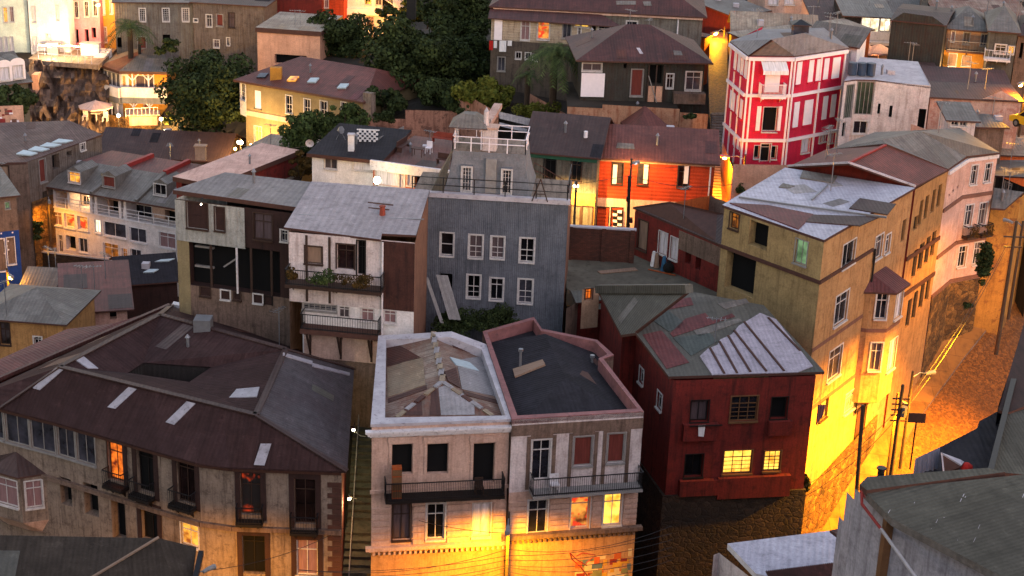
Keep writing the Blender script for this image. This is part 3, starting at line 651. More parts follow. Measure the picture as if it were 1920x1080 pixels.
e = [p - UPV * .7 for p in ins]; ra = PZ(1022, 626, zq + .15); rb = PZ(1060, 708, zq + .15)
fl = [[e[0], e[1], rb], [e[1], e[2], e[3], e[4], ra, rb], [e[4], e[5], ra], [ra, e[5], e[6], e[7]], [e[7], e[0], rb, ra]]
b.roof(fl, 'roofdark', .08); pl = planeof([e[7], e[0], rb])
sheet(b.root, pl, [(962, 695), (1018, 677), (1023, 686), (966, 709)], 'boardtan', 'skylight', .12)
g = MB()
for x, y in ((1110, 682), (976, 671)): g = MB(); p = PPl(x, y, *planeof([e[1], e[2], rb])) - UPV * .5; g.tube([p, p + UPV * .9], .07, 'metalgrey', 8); g.tube([p + UPV * .9, p + UPV * 1.05], .14, 'metalgrey', 8); b.part('vent_pipe', g)
zf2 = F2.uz(1095, 908)[1] - .05; u0 = F2.uz(992, 915)[0]; u1 = F2.uz(1196, 900)[0]
balcony(b, F2, u0, u1, zf2, .95, 1.0, ('framegrey', 'iron'), step=.12)
small('white_chair', 'white folded deck chair on the wrought iron balcony of the peeling house', 'chair', lambda g: chairb(g, F2.P(F2.uz(1027, 900)[0], zf2, .3), F2.d, F2.n, 'trimwhite', 1.1))
# mural of coloured patches low on the wall
g = MB(); random.seed(3)

for i in range(70):
    a = random.uniform(1075, 1186); y = random.uniform(1030, 1090) + (1190 - a) * .25
    u, z = F2.uz(a, y); w = random.uniform(.2, .6); h = random.uniform(.15, .5)
    if u + w > F2.L - .05: continue
    g.box(F2.P(u, z, .022), F2.d * w, UPV * h, F2.n * (.006 + i * .0003), random.choice(['p1', 'p2', 'p3', 'p4', 'p5', 'p6']))
b.part('mural', g)
g = MB()
for ln in [[(1068, 1036), (1080, 1048), (1100, 1060)], [(1068, 1036), (1072, 1048), (1088, 1062), (1100, 1078)], [(1080, 1042), (1092, 1036), (1116, 1040)], [(1098, 1055), (1112, 1044)]]:
    g.tube([F2.P(*F2.uz(x, y), .04) for x, y in ln], .03, 'redtrim', 4)
b.part('graffiti', g)
# ================================================================= L: big courtyard tenement, bottom left
zL = 21.2
el = [(-60, 746), (0, 765), (98, 790), (195, 818), (295, 847), (370, 868), (430, 876), (651, 884)]
E_ = px(el, zL); cR = PZ(664, 692, zL); cB = PZ(322, 572, zL); cL = PZ(-90, 745, zL)
b = Bld('tenement_house', 'sprawling old tenement with rusty courtyard roof and a curved shabby facade of tall balcony doors', 'house', E_[5], 8.5)
wl = []
ins_ = [p + Vector((0, .45, 0)) for p in E_]; ins_[-1] = ins_[-1] + Vector((-.35, 0, 0))
for i in range(len(el) - 1): wl.append(b.wall(ins_[i], ins_[i + 1], zL - .1, 'concrete'))
wr = b.wall(ins_[-1], cR + Vector((-.4, -.3, 0)), zL - .1, 'brownred'); b.wall(cR + Vector((-.4, -.3, 0)), cB, zL - .1, 'brownred'); b.wall(cB, ins_[0], zL - .1, 'brownred')
def at(x, y):
    for w in wl:
        u, z = w.uz(x, y)
        if 0 <= u <= w.L: return w
    return wl[0]
zg1, zg0 = wl[1].uz(47, 783)[1], wl[1].uz(47, 836)[1]
for w in wl[:3]:
    ue = w.L if w is not wl[2] else w.uz(181, 850)[0]; n_ = max(1, round(ue / 1.75))
    for k in range(n_): w.wins.append((.1 + (ue - .1) * k / n_, (ue) * (k + 1) / n_ - .1, zg0, zg1, 'gallery', {}))
for cx, cy, w, h, k in [
 (216, 863, 30, 74, 'orange'), (273, 884, 32, 78, 'ddoor'), (349, 900, 34, 84, 'door'), (470, 926, 38, 78, 'red'), (572, 940, 40, 84, 'door'),
 (121, 921, 26, 50, 'void'), (171, 937, 26, 58, 'void'), (214, 970, 42, 80, 'void'), (281, 985, 30, 56, 'ddoor'), (356, 1003, 32, 40, 'litwarm_'), (476, 1040, 42, 72, 'ddoor'), (576, 1045, 40, 66, 'curtp')]:
    if k == 'litwarm_': k = 'warm'
    at(cx, cy).add(cx, cy, w, h, k)
b.done()
rz = zL + 2.3; R1, R2, R3, R4 = PZ(112, 688, rz), PZ(480, 778, rz), PZ(536, 655, rz), PZ(300, 590, rz)
ci = px([(240, 699), (355, 716), (397, 688), (269, 680)], zL + 1.25)
fr = [E_[i] for i in range(1, len(E_))]
faces = [[*fr, R2, R1], [E_[-1], cR, R3, R2], [cR, cB, R4, R3], [cB, E_[0], E_[1], R1, R4], [R1, R2, ci[1], ci[0]], [R2, R3, ci[2], ci[1]], [R3, R4, ci[3], ci[2]], [R4, R1, ci[0], ci[3]]]
reg('roofL', roofm, '45302f', '2f1e1c', .5, '3c2a2a', (1.0, 3), rough=.85, spec=.12); reg('roofL2', roofm, '5a5456', '46383a', .4, '4f494c', (1.0, 5), rough=.8, spec=.15)
ff = []
for i in range(1, len(E_) - 1): ff.append([E_[i], E_[i + 1], R1.lerp(R2, i / (len(E_) - 2.0)), R1.lerp(R2, (i - 1) / (len(E_) - 2.0))])
b.roof(ff + [(faces[1], 'roofL2')] + [faces[2], faces[3], faces[4], faces[5], faces[6], faces[7]], 'roofL', .1, under='roofL')
g = MB()
for i in range(4): a, q = ci[i], ci[(i + 1) % 4]; g.face([a, q, q - UPV * 7, a - UPV * 7], 'dark_c')  # walls coloured dark to stand in for the courtyard's shade
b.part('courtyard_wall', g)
g = MB()
for a, q in ((R1, R2), (R2, R3), (R3, R4), (R4, R1), (R2, E_[-1]), (R3, cR), (R4, cB), (R1, E_[1])): g.beam(a + UPV * .04, q + UPV * .04, .35, .06, 'roofbrown')
b.part('ridge_cap', g)
pf = lambda i: planeof(ff[i][:3])

def fsh(q, pl, nm='skylight', m='translucent', lift=.06): sheet(b.root, pl, q, m, nm, lift)
fsh([(62, 728), (106, 690), (119, 694), (75, 732)], pf(0)); fsh([(202, 764), (242, 726), (257, 730), (217, 767)], pf(2)); fsh([(311, 792), (351, 753), (367, 757), (327, 797)], pf(3))
fsh([(476, 872), (489, 832), (509, 832), (496, 873)], pf(5)); fsh([(141, 676), (156, 669), (184, 692), (165, 692)], planeof(faces[7])); fsh([(430, 747), (444, 731), (487, 727), (482, 745)], planeof(faces[5]))
fsh([(530, 662), (585, 678), (585, 684), (530, 668)], planeof(faces[1])); fsh([(585, 682), (655, 700), (655, 705), (585, 688)], planeof(faces[1]))
p = PPl(382, 612, *planeof(faces[6])); g = MB(); g.box(p + Vector((-.5, -.6, -.4)), (1.0, 0, 0), (0, 1.0, 0), (0, 0, 1.0), 'metalgrey'); b.part('roof_vent', g)
g = MB()
for i in range(len(wl)):
    w = wl[i]; w.band(g, w.zt - .3, w.zt - .02, .16, 'browntrim', 0, w.L)
    zm = wl[6].uz(560, 994)[1]
    w.band(g, zm - .12, zm + .15, .2, 'mudwall', 0, w.L)
b.part('cornice', g)
for (x, y, w_) in ((216, 905, 36), (273, 927, 38), (349, 945, 42), (470, 973, 50), (572, 990, 52)):
    w = at(x, y); u, z = w.uz(x, y); ww = abs(w.uz(x + w_ / 2, y)[0] - u)
    u = min(max(u, ww + .05), w.L - ww - .05)
    balcony(b, w, max(.03, u - ww), min(w.L - .03, u + ww), z, .65, .95, ('framedark', 'iron'), brackets=2)
for w in wl:
    for u0, u1, z0, z1, k, kw in w.wins:
        if k in ('orange', 'ddoor', 'door', 'red', 'curtp') and u1 - u0 > .6:
            g = MB(); zt_ = min(w.zt - .32, z1 + .45); e_ = min(.28, u0 - .02); f_e = min(.28, w.L - u1 - .02)
            if e_ > .05: g.box(w.P(u0 - e_, z0 - .3, .006), w.d * e_, UPV * (zt_ - z0 + .3), w.n * .05, 'darkpaint')
            if f_e > .05: g.box(w.P(u1, z0 - .3, .006), w.d * f_e, UPV * (zt_ - z0 + .3), w.n * .05, 'darkpaint')
            if zt_ > z1 + .05: g.box(w.P(u0, z1, .006), w.d * (u1 - u0), UPV * (zt_ - z1), w.n * .05, 'darkpaint')
            b.part('surround', g)
g = MB(); w = wl[6]
for k in range(26): g.box(w.P(w.L - (.75 if k % 2 else .5), 12.0 + k * .32, .004), w.d * (.75 if k % 2 else .5), UPV * .29, w.n * .04, 'browntrim')
b.part('quoin', g)
# bow window bay at the left end
w = wl[1]; g = MB(); bz0, bz1 = w.uz(70, 968)[1], w.uz(70, 884)[1]; bc = w.uz(48, 905)[0]
prof = [(bc - 2.6, 0), (bc - 1.7, 1.0), (bc + .5, 1.0), (bc + 1.5, 0)]
bay = MB(); P_ = [w.P(u, 0, o) for u, o in prof]
bw = [Wall(P_[i], P_[i + 1], bz1, bz0, 'concrete') for i in range(3)]
for q in bw: q.wins.append((.25, q.L - .25, bz0 + .9, bz1 - .35, 'curtp', {})); q.mesh(bay)
bay.face([w.P(u, bz0, o) for u, o in prof], 'concrete'); bay.face([w.P(u, bz0 - .9, 0 if i in (0, 3) else .25) for i, (u, o) in enumerate(prof)], 'concrete')
for i in range(3): a, q = prof[i], prof[i + 1]; bay.face([w.P(a[0], bz0, a[1]), w.P(q[0], bz0, q[1]), w.P(q[0] * .7 + bc * .3 - .1, bz0 - .9, q[1] * .25), w.P(a[0] * .7 + bc * .3 - .1, bz0 - .9, a[1] * .25)], 'creamwall')
top = [w.P(u, bz1 + .02, o * 1.15) for u, o in prof]; tp = w.P(bc - .5, bz1 + .9, 0)
add_roof(bay, [[top[0], top[1], tp], [top[1], top[2], tp], [top[2], top[3], tp]], 'roofbrown', .1)
bo = bay.build('bay_window', b.root)
for q in bw:
    q.windows(bo)
# stair alley between L and B1

g = MB(); A0 = PZ(656, 1100, 13.4); B0 = PZ(704, 1100, 13.4)
y0, y1 = A0.y, 103.0; xl0, xr0 = A0.x - .3, B0.x + .2
xl1, xr1 = PZ(664, 700, 19.5).x - .6, PZ(708, 700, 19.5).x + .6
nst = 44; zz = 13.2; yy = y0 - 2
for i in range(nst):
    t = i / nst; dy = (y1 - y0) / nst; big = i in (9, 22, 34)
    rise = 0.165; xl = xl0 + (xl1 - xl0) * t; xr = xr0 + (xr1 - xr0) * t
    g.box((xl, yy, zz - 2.5), (xr - xl, 0, 0), (0, dy + (.9 if big else 0), 0), (0, 0, 2.5 + rise), 'mossystone'); yy += dy + (.9 if big else 0); zz += rise
solo(g, 'steps', kind='structure')
g = MB()
for t0, t1 in ((0, .45), (.47, 1)):
    a = Vector((xl0 + .25 + (xl1 - xl0) * t0, y0 + (yy - y0) * t0, 13.4 + (zz - 13.2) * t0)); q = Vector((xl0 + .25 + (xl1 - xl0) * t1, y0 + (yy - y0) * t1, 13.4 + (zz - 13.2) * t1))
    fence_rail(g, [a, q], 1.0, 'framegrey', 0, .03, (1.0, .5), post=2.0)
solo(g, 'handrail', 'thin metal handrail along the left side of the narrow stair alley', 'handrail')
def wall_lamp(px_, py_, dist, label, energy, color=(1, .62, .2), bulb='bulbwhite', group=None, r=.09):
    p = PD(px_, py_, dist); root = thing('wall_lamp', label, 'lamp', p, group)
    g = MB(); g.ball(p, r, bulb, 8, 6); g.build('bulb', root)
    g = MB(); g.beam(p + Vector((0, .06, .1)), p + Vector((0, .5, .22)), .05, .05, 'iron'); g.tube([p + Vector((0, 0, .22)), p + Vector((0, 0, .12))], .05, 'iron', 8, .17); g.build('bracket', root)
    lamp_light(root, p + Vector((0, -.25, -.2)), energy, color); return root
wall_lamp(663, 806, 84, 'small bright white lamp at the upper part of the dark stair alley', 34, (.9, .9, .5))
wall_lamp(655, 935, 79.4, 'small warm lamp lower down in the dark stair alley above the landing', 45, (1, .6, .25))
# ================================================================= M: white balcony house with big grey roof
zM = 29.4
e0, e1, e2, e3 = PZ(532, 426, zM), PZ(714, 449, zM), PZ(716, 438, zM + .1), PZ(780, 441, zM + .1)
k0, k1 = PZ(584, 340, zM + 1.1), PZ(806, 356, zM + 1.1)
b = Bld('balcony_house', 'white plastered house with big plain grey roof and a plant filled balcony', 'house', e0, 17.0)
A, B = PZ(541, 432, zM), PZ(778, 452, zM)
dr = (B - A).normalized(); nn = Vector((dr.y, -dr.x, 0))
k0i, k1i = PZ(588, 345, zM + .95), PZ(803, 361, zM + .95)
zr = 24.7
wm = b.wall(A, B, zM - .1, 'whitewall', zb=24.9)
wlow = b.wall(A + nn * .0 + dr * .8, B, 24.9, 'white', zb=21.6); b.wall(A + dr * .8, B, 21.6, 'mudwall')
sd = b.wall(B, k1i, zM - .1, 'rustwall', top=[(0, zM - .1), ((k1i - B).to_2d().length, zM + .85)]); b.wall(k0i, A, zM - .1, 'mudwall', top=[(0, zM + .85), ((k0i - A).to_2d().length, zM - .1)]); b.wall(k1i, k0i, zM + .8, 'mudwall')
for q in [(588, 478, 32, 32, 'board'), (648, 482, 32, 46, 'door'), (677, 484, 14, 64, 'ddoor')]: wm.add(*q)
for q in [(597, 563, 68, 38, 'glazed'), (645, 579, 20, 34, 'doorw'), (689, 579, 24, 46, 'curtp'), (731, 583, 23, 46, 'curtp')]: wlow.add(*q)
b.done()
b.roof([[e0, e1, e2, e3, k1, k0]], 'rooflilac', .14)
plM = planeof([e0, e3, k1]); g = MB()
for a, q in (((690, 381), (737, 386)), ((691, 391), (730, 395))): g.beam(PPl(*a, *plM) + UPV * .06, PPl(*q, *plM) + UPV * .06, .1, .05, 'browntrim')
for yy_ in ((560, 403, 795, 412), (590, 366, 690, 371)): g.beam(PPl(yy_[0], yy_[1], *plM) + UPV * .03, PPl(yy_[2], yy_[3], *plM) + UPV * .03, .08, .03, 'metalgrey')
b.part('roof_batten', g)
p = PPl(717, 404, *plM); g = MB(); g.tube([p - UPV * .2, p + UPV * .55], .2, 'terracotta', 8, .15); g.tube([p + UPV * .55, p + UPV * .62], .2, 'terracotta', 8); b.part('chimney', g)
g = MB(); ur = wm.uz(716, 500)[0]
g.box(wm.P(ur, 24.95, .004), wm.d * (wm.L - ur), UPV * (zM - .15 - 24.95), wm.n * .05, 'rustpanel'); b.part('rusty_panel', g)
g = MB()
for x in (575, 618): u = wm.uz(x, 470)[0]; g.box(wm.P(u - .07, 25, .004), wm.d * .14, UPV * (zM - .2 - 25), wm.n * .05, 'framewood')
b.part('timber_post', g)
g = MB(); u = wm.uz(718, 500)[0]; g.tube([wm.P(u, zM - .2, .15), wm.P(u, 21.2, .15)], .06, 'trimwhite', 6); b.part('drainpipe', g)
zfl = wm.uz(620, 528)[1]
bal = balcony(b, wm, .05, ur + .2, zfl, 1.15, .95, ('framewood', 'iron'), floor=.2, step=.13)
zfl2 = wlow.uz(640, 612)[1] + .1
balcony(b, wlow, .1, wlow.uz(716, 600)[0], zfl2 - .1, 1.0, .95, ('browntrim', 'iron'), floor=.3, step=.15, name='deck')
g = MB()
for i in range(4):
    u = .5 + i * 1.9; g.beam(wlow.P(u, zfl2 - 2.0, .05), wlow.P(u, zfl2 - .45, .9), .12, .12, 'framewood'); g.beam(wlow.P(u, zfl2 - 2.2, .1), wlow.P(u, zfl2 - .45, .1), .12, .12, 'framewood')
b.part('deck_brace', g)
g = MB(); g.box(wlow.P(.1, zfl2 - 2.3, .02), wlow.d * 7.2, UPV * 1.8, wlow.n * .05, 'creamwall'); b.part('retaining_panel', g)
# ================================================================= H: derelict grey-white house with open floors
zH = 29.7
A, B = PZ(329, 364, zH), PZ(556, 392, zH); dr = (B - A).normalized(); nn = Vector((dr.y, -dr.x, 0))
b = Bld('derelict_house', 'half ruined grey and pale house with dark open storeys beside the white balcony house', 'house', A, 19.0)
wf = b.wall(A, B, zH - .3, 'darkpaint'); C_, D_ = B - nn * 9, A - nn * 9
C_, D_ = PZ(596, 347, zH + .2), PZ(424, 327, zH + .2); b.wall(B, C_, zH - .3, 'dark_c'); b.wall(C_, D_, zH - .3, 'dark_c'); b.wall(D_, A, zH - .3, 'white_c', top=[(0, zH - .0), ((D_ - A).to_2d().length, zH - .3)])
wf.add(440, 503, 170, 84, 'void', depth=.7)
wf.add(493, 425, 34, 48, 'curtd'); wf.add(533, 442, 12, 20, 'dark')
b.done()
g = MB(); uL = wf.uz(460, 420)[0]; zb_ = wf.uz(400, 458)[1]
wp = Wall(wf.P(-.02, 0, .1), wf.P(uL, 0, .1), zH - .32, zb_, 'white_c'); wp.add(370, 404, 38, 49, 'wood', nx=4, frame='framewood', tr=.5); wp.add(412, 411, 17, 43, 'wood'); 
wp.mesh(g); g.box(wf.P(0, zb_ - .003, .004), wf.d * uL, UPV * .003, wf.n * .09, 'white_c'); cp = b.part('cladding', g); wp.windows(cp)
g = MB(); up_ = wf.uz(357, 520)[0]; g.box(wf.P(0, 19, .004), wf.d * up_, UPV * (zb_ - 19), wf.n * .06, 'olive')
zlo = wf.uz(450, 545)[1] + .05; b.part('corner_pier', g)
g = MB(); lw = Wall(wf.P(up_, 0, .05), wf.P(wf.L, 0, .05), zlo - .1, 19, 'mudwall')
for q in [(385, 547, 18, 16, 'curtd'), (423, 553, 16, 16, 'dark'), (445, 555, 12, 14, 'curtd'), (484, 560, 16, 16, 'dark'), (503, 564, 14, 16, 'solid')]: lw.add(*q)
lw.mesh(g); o_ = b.part('lower_storey', g); lw.windows(o_)
g = MB()
for y in (468, 505):
    a, q = wf.uz(360, y)[0], wf.uz(395, y)[0]; z = wf.uz(370, y)[1]; g.box(wf.P(a, z, -.6), wf.d * (q - a), UPV * .12, wf.n * .2, 'framegrey')
g.tube([wf.P(wf.uz(446, 500)[0], zlo - .2, .12), wf.P(wf.uz(446, 500)[0], zb_, .12)], .07, 'trimwhite'); g.beam(wf.P(wf.uz(416, 500)[0], wf.uz(416, 503)[1], -.3), wf.P(wf.uz(442, 486)[0], wf.uz(442, 486)[1], -.3), .1, .1, 'framegrey')
for x in (395, 470, 508): u = wf.uz(x, 500)[0]; g.beam(wf.P(u, zlo - .2, -.1), wf.P(u, zb_ + .6, -.1), .14, .14, 'framewood')
b.part('timber_frame', g)
A2, B2 = PZ(324, 356, zH), PZ(560, 389, zH); b.roof([[A2, B2, PZ(600, 343, zH + .45), PZ(422, 323, zH + .5)]], 'rooflilac2', .28)

# whitewashed parapet strip between H and L
g = MB(); a, q = PZ(322, 571, 21.5), PZ(500, 608, 21.5); g.box(a + Vector((0, .1, -3)), q - a, Vector((0, .5, 0)), UPV * 3, 'trimwhite'); solo(g, 'parapet_wall', 'low whitewashed parapet wall behind the red roof of the tenement', 'wall')
# ================================================================= G: grey clad house with roof turret
zG = 29.2
fG = px([(799, 368), (1066, 384), (1066, 384), (800, 368)], zG); A, B = fG[0], fG[1]; dr = (B - A).normalized(); nn = Vector((dr.y, -dr.x, 0))
b = Bld('turret_house', 'tall slate grey clad house with a mansard turret, roof terrace and white railing on top', 'house', A, 18.5)
A_ = A - dr * .9
wg = b.wall(A_, B, zG, 'greywall_c'); Rg = b.wall(B, B - nn * 5, zG, 'rustwall'); b.wall(B - nn * 5, A_ - nn * 5, zG, 'greywall'); b.wall(A_ - nn * 5, A_, zG, 'greywall')
for q in [(838, 458, 24, 42, 'open'), (892, 462, 25, 42, 'sash'), (933, 464, 24, 40, 'sash'), (988, 469, 26, 44, 'sash'), (836, 535, 24, 44, 'void'), (888, 537, 24, 42, 'sash'), (931, 542, 24, 40, 'dark'), (985, 546, 26, 44, 'sash')]: wg.add(*q)
b.done()
ct = px([(808, 358), (1055, 378), (1050, 340), (820, 325)], zG)
g = MB(); g.box(A_ + UPV * .002, B - A_, -nn * 5, UPV * .14, 'concrete'); g.box(A_ + nn * .12 - dr * .1, (B - A_) + dr * .2, -nn * .45, UPV * .3, 'coping'); b.part('terrace', g)
# mansard turret: base corners and narrower top
zt0, zt1 = zG + .15, zG + 2.8
tb = px([(832, 357), (996, 368)], zt0); TL, TR = tb; TRb = PZ(1038, 362, zt0); dT = TRb - TR
TLb = TL + (TRb - TR).normalized() * (TRb - TR).length; 
dep = 4.6; TRb = TR - nn * dep; TLb = TL - nn * dep
ut = px([(849, 282), (985, 290)], zt1); UL, UR = ut; URb = UR - nn * (dep - 1.2); ULb = UL - nn * (dep - 1.2)
UL_, UR_ = UL, UR
g = MB()
def mans(g, lo0, lo1, hi0, hi1, mat, n=5, p=1.7):
    prev = (lo0, lo1)
    for i in range(1, n + 1):
        t = i / n; w_ = 1 - (1 - t) ** p
        a = lo0.lerp(hi0, w_); c_ = lo1.lerp(hi1, w_); a.z = lo0.z + (hi0.z - lo0.z) * t; c_.z = a.z
        g.face([prev[0], prev[1], c_, a], mat); prev = (a, c_)
mans(g, TL, TR, UL, UR, 'greywall'); mans(g, TR, TRb, UR, URb, 'greywall'); mans(g, TRb, TLb, URb, ULb, 'greywall'); mans(g, TLb, TL, ULb, UL, 'greywall'); g.face([UL, UR, URb, ULb], 'concrete')
tur = b.part('turret', g); g = MB(); a_ = PZ(806, 362, zt0); g.face([a_, TL + nn * .05, UL + nn * .05], 'roofmoss'); g.face([a_, UL + nn * .05, ULb, a_ - nn * 4.5], 'roofmoss'); b.part('side_roof', g)
wt = Wall(TL + nn * .1, TR + nn * .1, zt1, zt0, 'greywall'); wt.P_ = wt.P
for cx in (875, 950):
    wt.add(cx, 336 + (5 if cx > 900 else 0), 17, 44, 'grid', pane='glass')
    gg = MB(); u0, u1, z0, z1 = wt.wins[-1][:4]; gg.box(wt.P(u0 - .06, z0, -1.4), wt.d * (u1 - u0 + .12), UPV * (z1 - z0 + .1), wt.n * 1.28, 'greywall'); gg.build('dormer', b.root)
wt.windows(b.root)
g = MB(); u0 = wt.uz(920, 330)[0]; g.box(wt.P(u0 - .35, zt0, -.9), wt.d * .7, UPV * 2.3, wt.n * .8, 'framegrey'); b.part('door_panel', g)
g = MB(); fence_rail(g, [UL, UR, URb, ULb, UL], .95, 'shutw', 0, .05, (1.0, .6), post=1.3); b.part('railing', g)
g = MB(); cc = UL.lerp(UR, .40) - nn * .35; 
g.box(cc, dr * .9, -nn * .9, UPV * 1.45, 'whitewall'); g.box(cc - dr * .1 + nn * .1 + UPV * 1.45, dr * 1.1, -nn * 1.1, UPV * .12, 'creamwall'); g.tube([cc + dr * .15 - nn * .5 + UPV * 1.55, cc + dr * .15 - nn * .5 + UPV * 2.5], .2, 'whitewall', 8, .16); g.tube([cc + dr * .15 - nn * .5 + UPV * 2.5, cc + dr * .15 - nn * .5 + UPV * 2.75], .16, 'coping', 8, .02); b.part('chimney', g)
g = MB(); p0 = UL + dr * .08 - nn * .5; s_ = 1.7
for i, j in ((0, 0), (1, 0), (0, 1), (1, 1)): g.beam(p0 + dr * s_ * i - nn * s_ * j, p0 + dr * s_ * i - nn * s_ * j + UPV * 1.5, .09, .09, 'shutw')
q = [p0 - dr * .4 + nn * .4, p0 + dr * (s_ + .4) + nn * .4, p0 + dr * (s_ + .4) - nn * (s_ + .4), p0 - dr * .4 - nn * (s_ + .4)]; ap = [x_.lerp((q[0] + q[2]) / 2, .68) + UPV * 2.2 for x_ in q]; q = [x_ + UPV * 1.5 for x_ in q]
add_roof(g, [[q[0], q[1], ap[1], ap[0]], [q[1], q[2], ap[2], ap[1]], [q[2], q[3], ap[3], ap[2]], [q[3], q[0], ap[0], ap[3]], ap], 'roofgrey', .06); b.part('gazebo', g)
g = MB(); Aq = A_ + UPV * .3; Bq = B + UPV * .3
fence_rail(g, [Aq, Bq - dr * .1], 1.0, 'iron', 0, .03, (1.0, .5), post=2.0); fence_rail(g, [Bq - dr * .1, Bq - dr * .1 - nn * 4.8], 1.0, 'iron', 0, .03, (1.0, .5), post=1.6); b.part('terrace_railing', g)
g = MB(); p = PZ(1012, 378, zG + .15); g.beam(p - dr * .5, p + UPV * 1.5, .07, .07, 'framewood'); g.beam(p + dr * .5, p + UPV * 1.5, .07, .07, 'framewood'); g.beam(p - dr * .3 + UPV * .5, p + dr * .3 + UPV * .5, .05, .05, 'framewood')
g.beam(p - dr * .5 - nn * .5, p + UPV * 1.5, .05, .05, 'framewood'); solo(g, 'trestle', 'small dark A shaped trestle standing on the turret house terrace', 'trestle')
# leaning corrugated sheets beside G
for k, (x0, y0_, x1, y1_, w_, lab, m) in enumerate([(818, 515, 842, 598, .75, 'wide grey corrugated sheet leaning against the turret house', 'framegrey'), (797, 520, 826, 605, .22, 'narrow grey plank leaning left of the corrugated sheet', 'framegrey')]):
    a = PD(x0, y0_, 96.5); q = PD(x1, y1_, 94.5); g = MB(); d_ = (q - a)
    for j in range(5 if k == 0 else 1): g.box(a + dr * w_ * j / (5 if k == 0 else 1), dr * (w_ / (5 if k == 0 else 1) * .96), d_, nn * (.04 if j % 2 else .09), m)
    solo(g, 'metal_sheet' if k == 0 else 'plank', lab, 'sheet' if k == 0 else 'plank')
# ================================================================= R: dark red house
zR = 24.0
b = Bld('red_house', 'dark red rendered house with a patchwork metal roof half painted white, on a stone base', 'house', PZ(1262, 710, zR), 5.0)
A, B, Cc, D, E2 = PZ(1264, 712, zR), PZ(1530, 703, zR), PZ(1432, 576, zR), PZ(1192, 630, zR), PZ(1128, 552, zR)
G2 = PZ(1166, 634, zR)
zs = None
wf = b.wall(A, B, zR - .05, 'redpaint'); zs = wf.uz(1380, 922)[1]; wf.zb = zs
side = b.wall(D, A, zR - .05, 'redpaint'); s2 = b.wall(G2, D, zR + .3, 'redpaint'); s3 = b.wall(E2, G2, zR + .5, 'redpaint'); b.wall(B, Cc, zR - .05, 'redpaint'); b.wall(Cc, PZ(1290, 549, zR), zR, 'redpaint'); b.wall(PZ(1290, 549, zR), E2, zR, 'redpaint')
for q in [(1312, 771, 33, 40, 'rdark'), (1395, 766, 50, 46, 'grille'), (1461, 765, 30, 40, 'black'), (1301, 873, 33, 42, 'rdark'), (1383, 866, 53, 43, 'litgr'), (1448, 864, 31, 37, 'litgr')]: wf.add(*q)
side.add(1237, 752, 9, 32, 'dark'); side.add(1203, 705, 8, 30, 'dark')
b.done()
g = MB(); st = Wall(A + Vector((-.15, -.15, 0)), B + Vector((.15, -.15, 0)), zs, 5, 'stonedark'); st.mesh(g); stl = Wall(D + Vector((-.12, 0, 0)), A + Vector((-.15, -.15, 0)), zs, 5, 'stonedark'); stl.mesh(g)
Wall(B + Vector((.15, -.15, 0)), Cc, zs, 5, 'stonedark').mesh(g); g.face([st.P(0, zs), st.P(st.L, zs), Cc * 1 + UPV * (zs - Cc.z), D + UPV * (zs - D.z)], 'stonedark'); b.part('stone_base', g)
g = MB()
for x0, x1, y0, y1 in ((1280, 1345, 792, 822), (1440, 1483, 786, 812), (1273, 1345, 897, 925), (1345, 1480, 890, 928)):
    u0, u1 = wf.uz(x0, y0)[0], wf.uz(x1, y0)[0]; z1, z0 = wf.uz((x0 + x1) / 2, y0)[1], wf.uz((x0 + x1) / 2, y1)[1]
    g = MB(); g.box(wf.P(u0, z0, .004), wf.d * (u1 - u0), UPV * (z1 - z0), wf.n * .35, 'redpaint'); b.part('bay_apron', g)
P3 = lambda x, y, z: PZ(x, y, z)
m1 = [P3(1254, 706, zR + .05), P3(1546, 697, zR + .05), P3(1432, 572, zR + 2.2), P3(1292, 546, zR + 2.2), P3(1192, 624, zR + .6)]
m2 = [P3(1192, 624, zR + .6), P3(1165, 628, zR + .5), P3(1122, 546, zR + .9), P3(1292, 546, zR + 2.2)]
pR1, pR2 = planeof([m1[0], m1[1], m1[3]]), planeof([m2[0], m2[1], m2[2]])
m1[4] = PPl(1192, 624, *pR1); m1[2] = PPl(1432, 572, *pR1); m2[0] = m1[4]; pR2 = planeof([m2[0], m2[1], m2[2]]); m2[3] = PPl(1292, 546, *pR2)
b.roof([m1, m2], 'roofmoss', .16)

for m_, q in [('redsheet', [(1205, 628), (1240, 620), (1292, 680), (1250, 692)]), ('redsheet', [(1246, 566), (1295, 558), (1300, 572), (1256, 580)]), ('redsheet', [(1285, 598), (1322, 587), (1336, 602), (1372, 588), (1378, 594), (1262, 632), (1256, 626)]), ('mosssheet', [(1222, 600), (1242, 575), (1290, 610), (1254, 622)]),
   ('roofgrey', [(1300, 620), (1385, 597), (1392, 603), (1310, 632)]), ('mosssheet', [(1262, 634), (1330, 625), (1345, 640), (1296, 668)]), ('roofgrey', [(1345, 570), (1398, 560), (1405, 568), (1360, 580)])]:
    sheet(b.root, pR1, q, m_)
sheet(b.root, pR1, [(1312, 669), (1327, 655), (1345, 648), (1350, 638), (1372, 628), (1385, 612), (1425, 588), (1455, 600), (1524, 688), (1496, 699), (1335, 704)], 'whitesheet', lift=.06)
g = MB()
for a, q in [((1331, 655), (1358, 703)), ((1349, 643), (1382, 702)), ((1365, 632), (1407, 700)), ((1376, 622), (1437, 699)), ((1395, 606), (1470, 698)), ((1440, 598), (1500, 660))]:
    g.beam(PPl(*a, *pR1) + UPV * .1, PPl(*q, *pR1) + UPV * .1, .13, .05, 'browntrim')
b.part('roof_batten', g)
g = MB(); zpp = m2[2].z
g.beam(m2[2] + UPV * .15, m2[3] + UPV * .15, .5, .5, 'roofmoss'); g.beam(m1[4] + UPV * .05, m1[4].lerp(m2[3], 1), .15, .08, 'browntrim'); b.part('parapet', g)
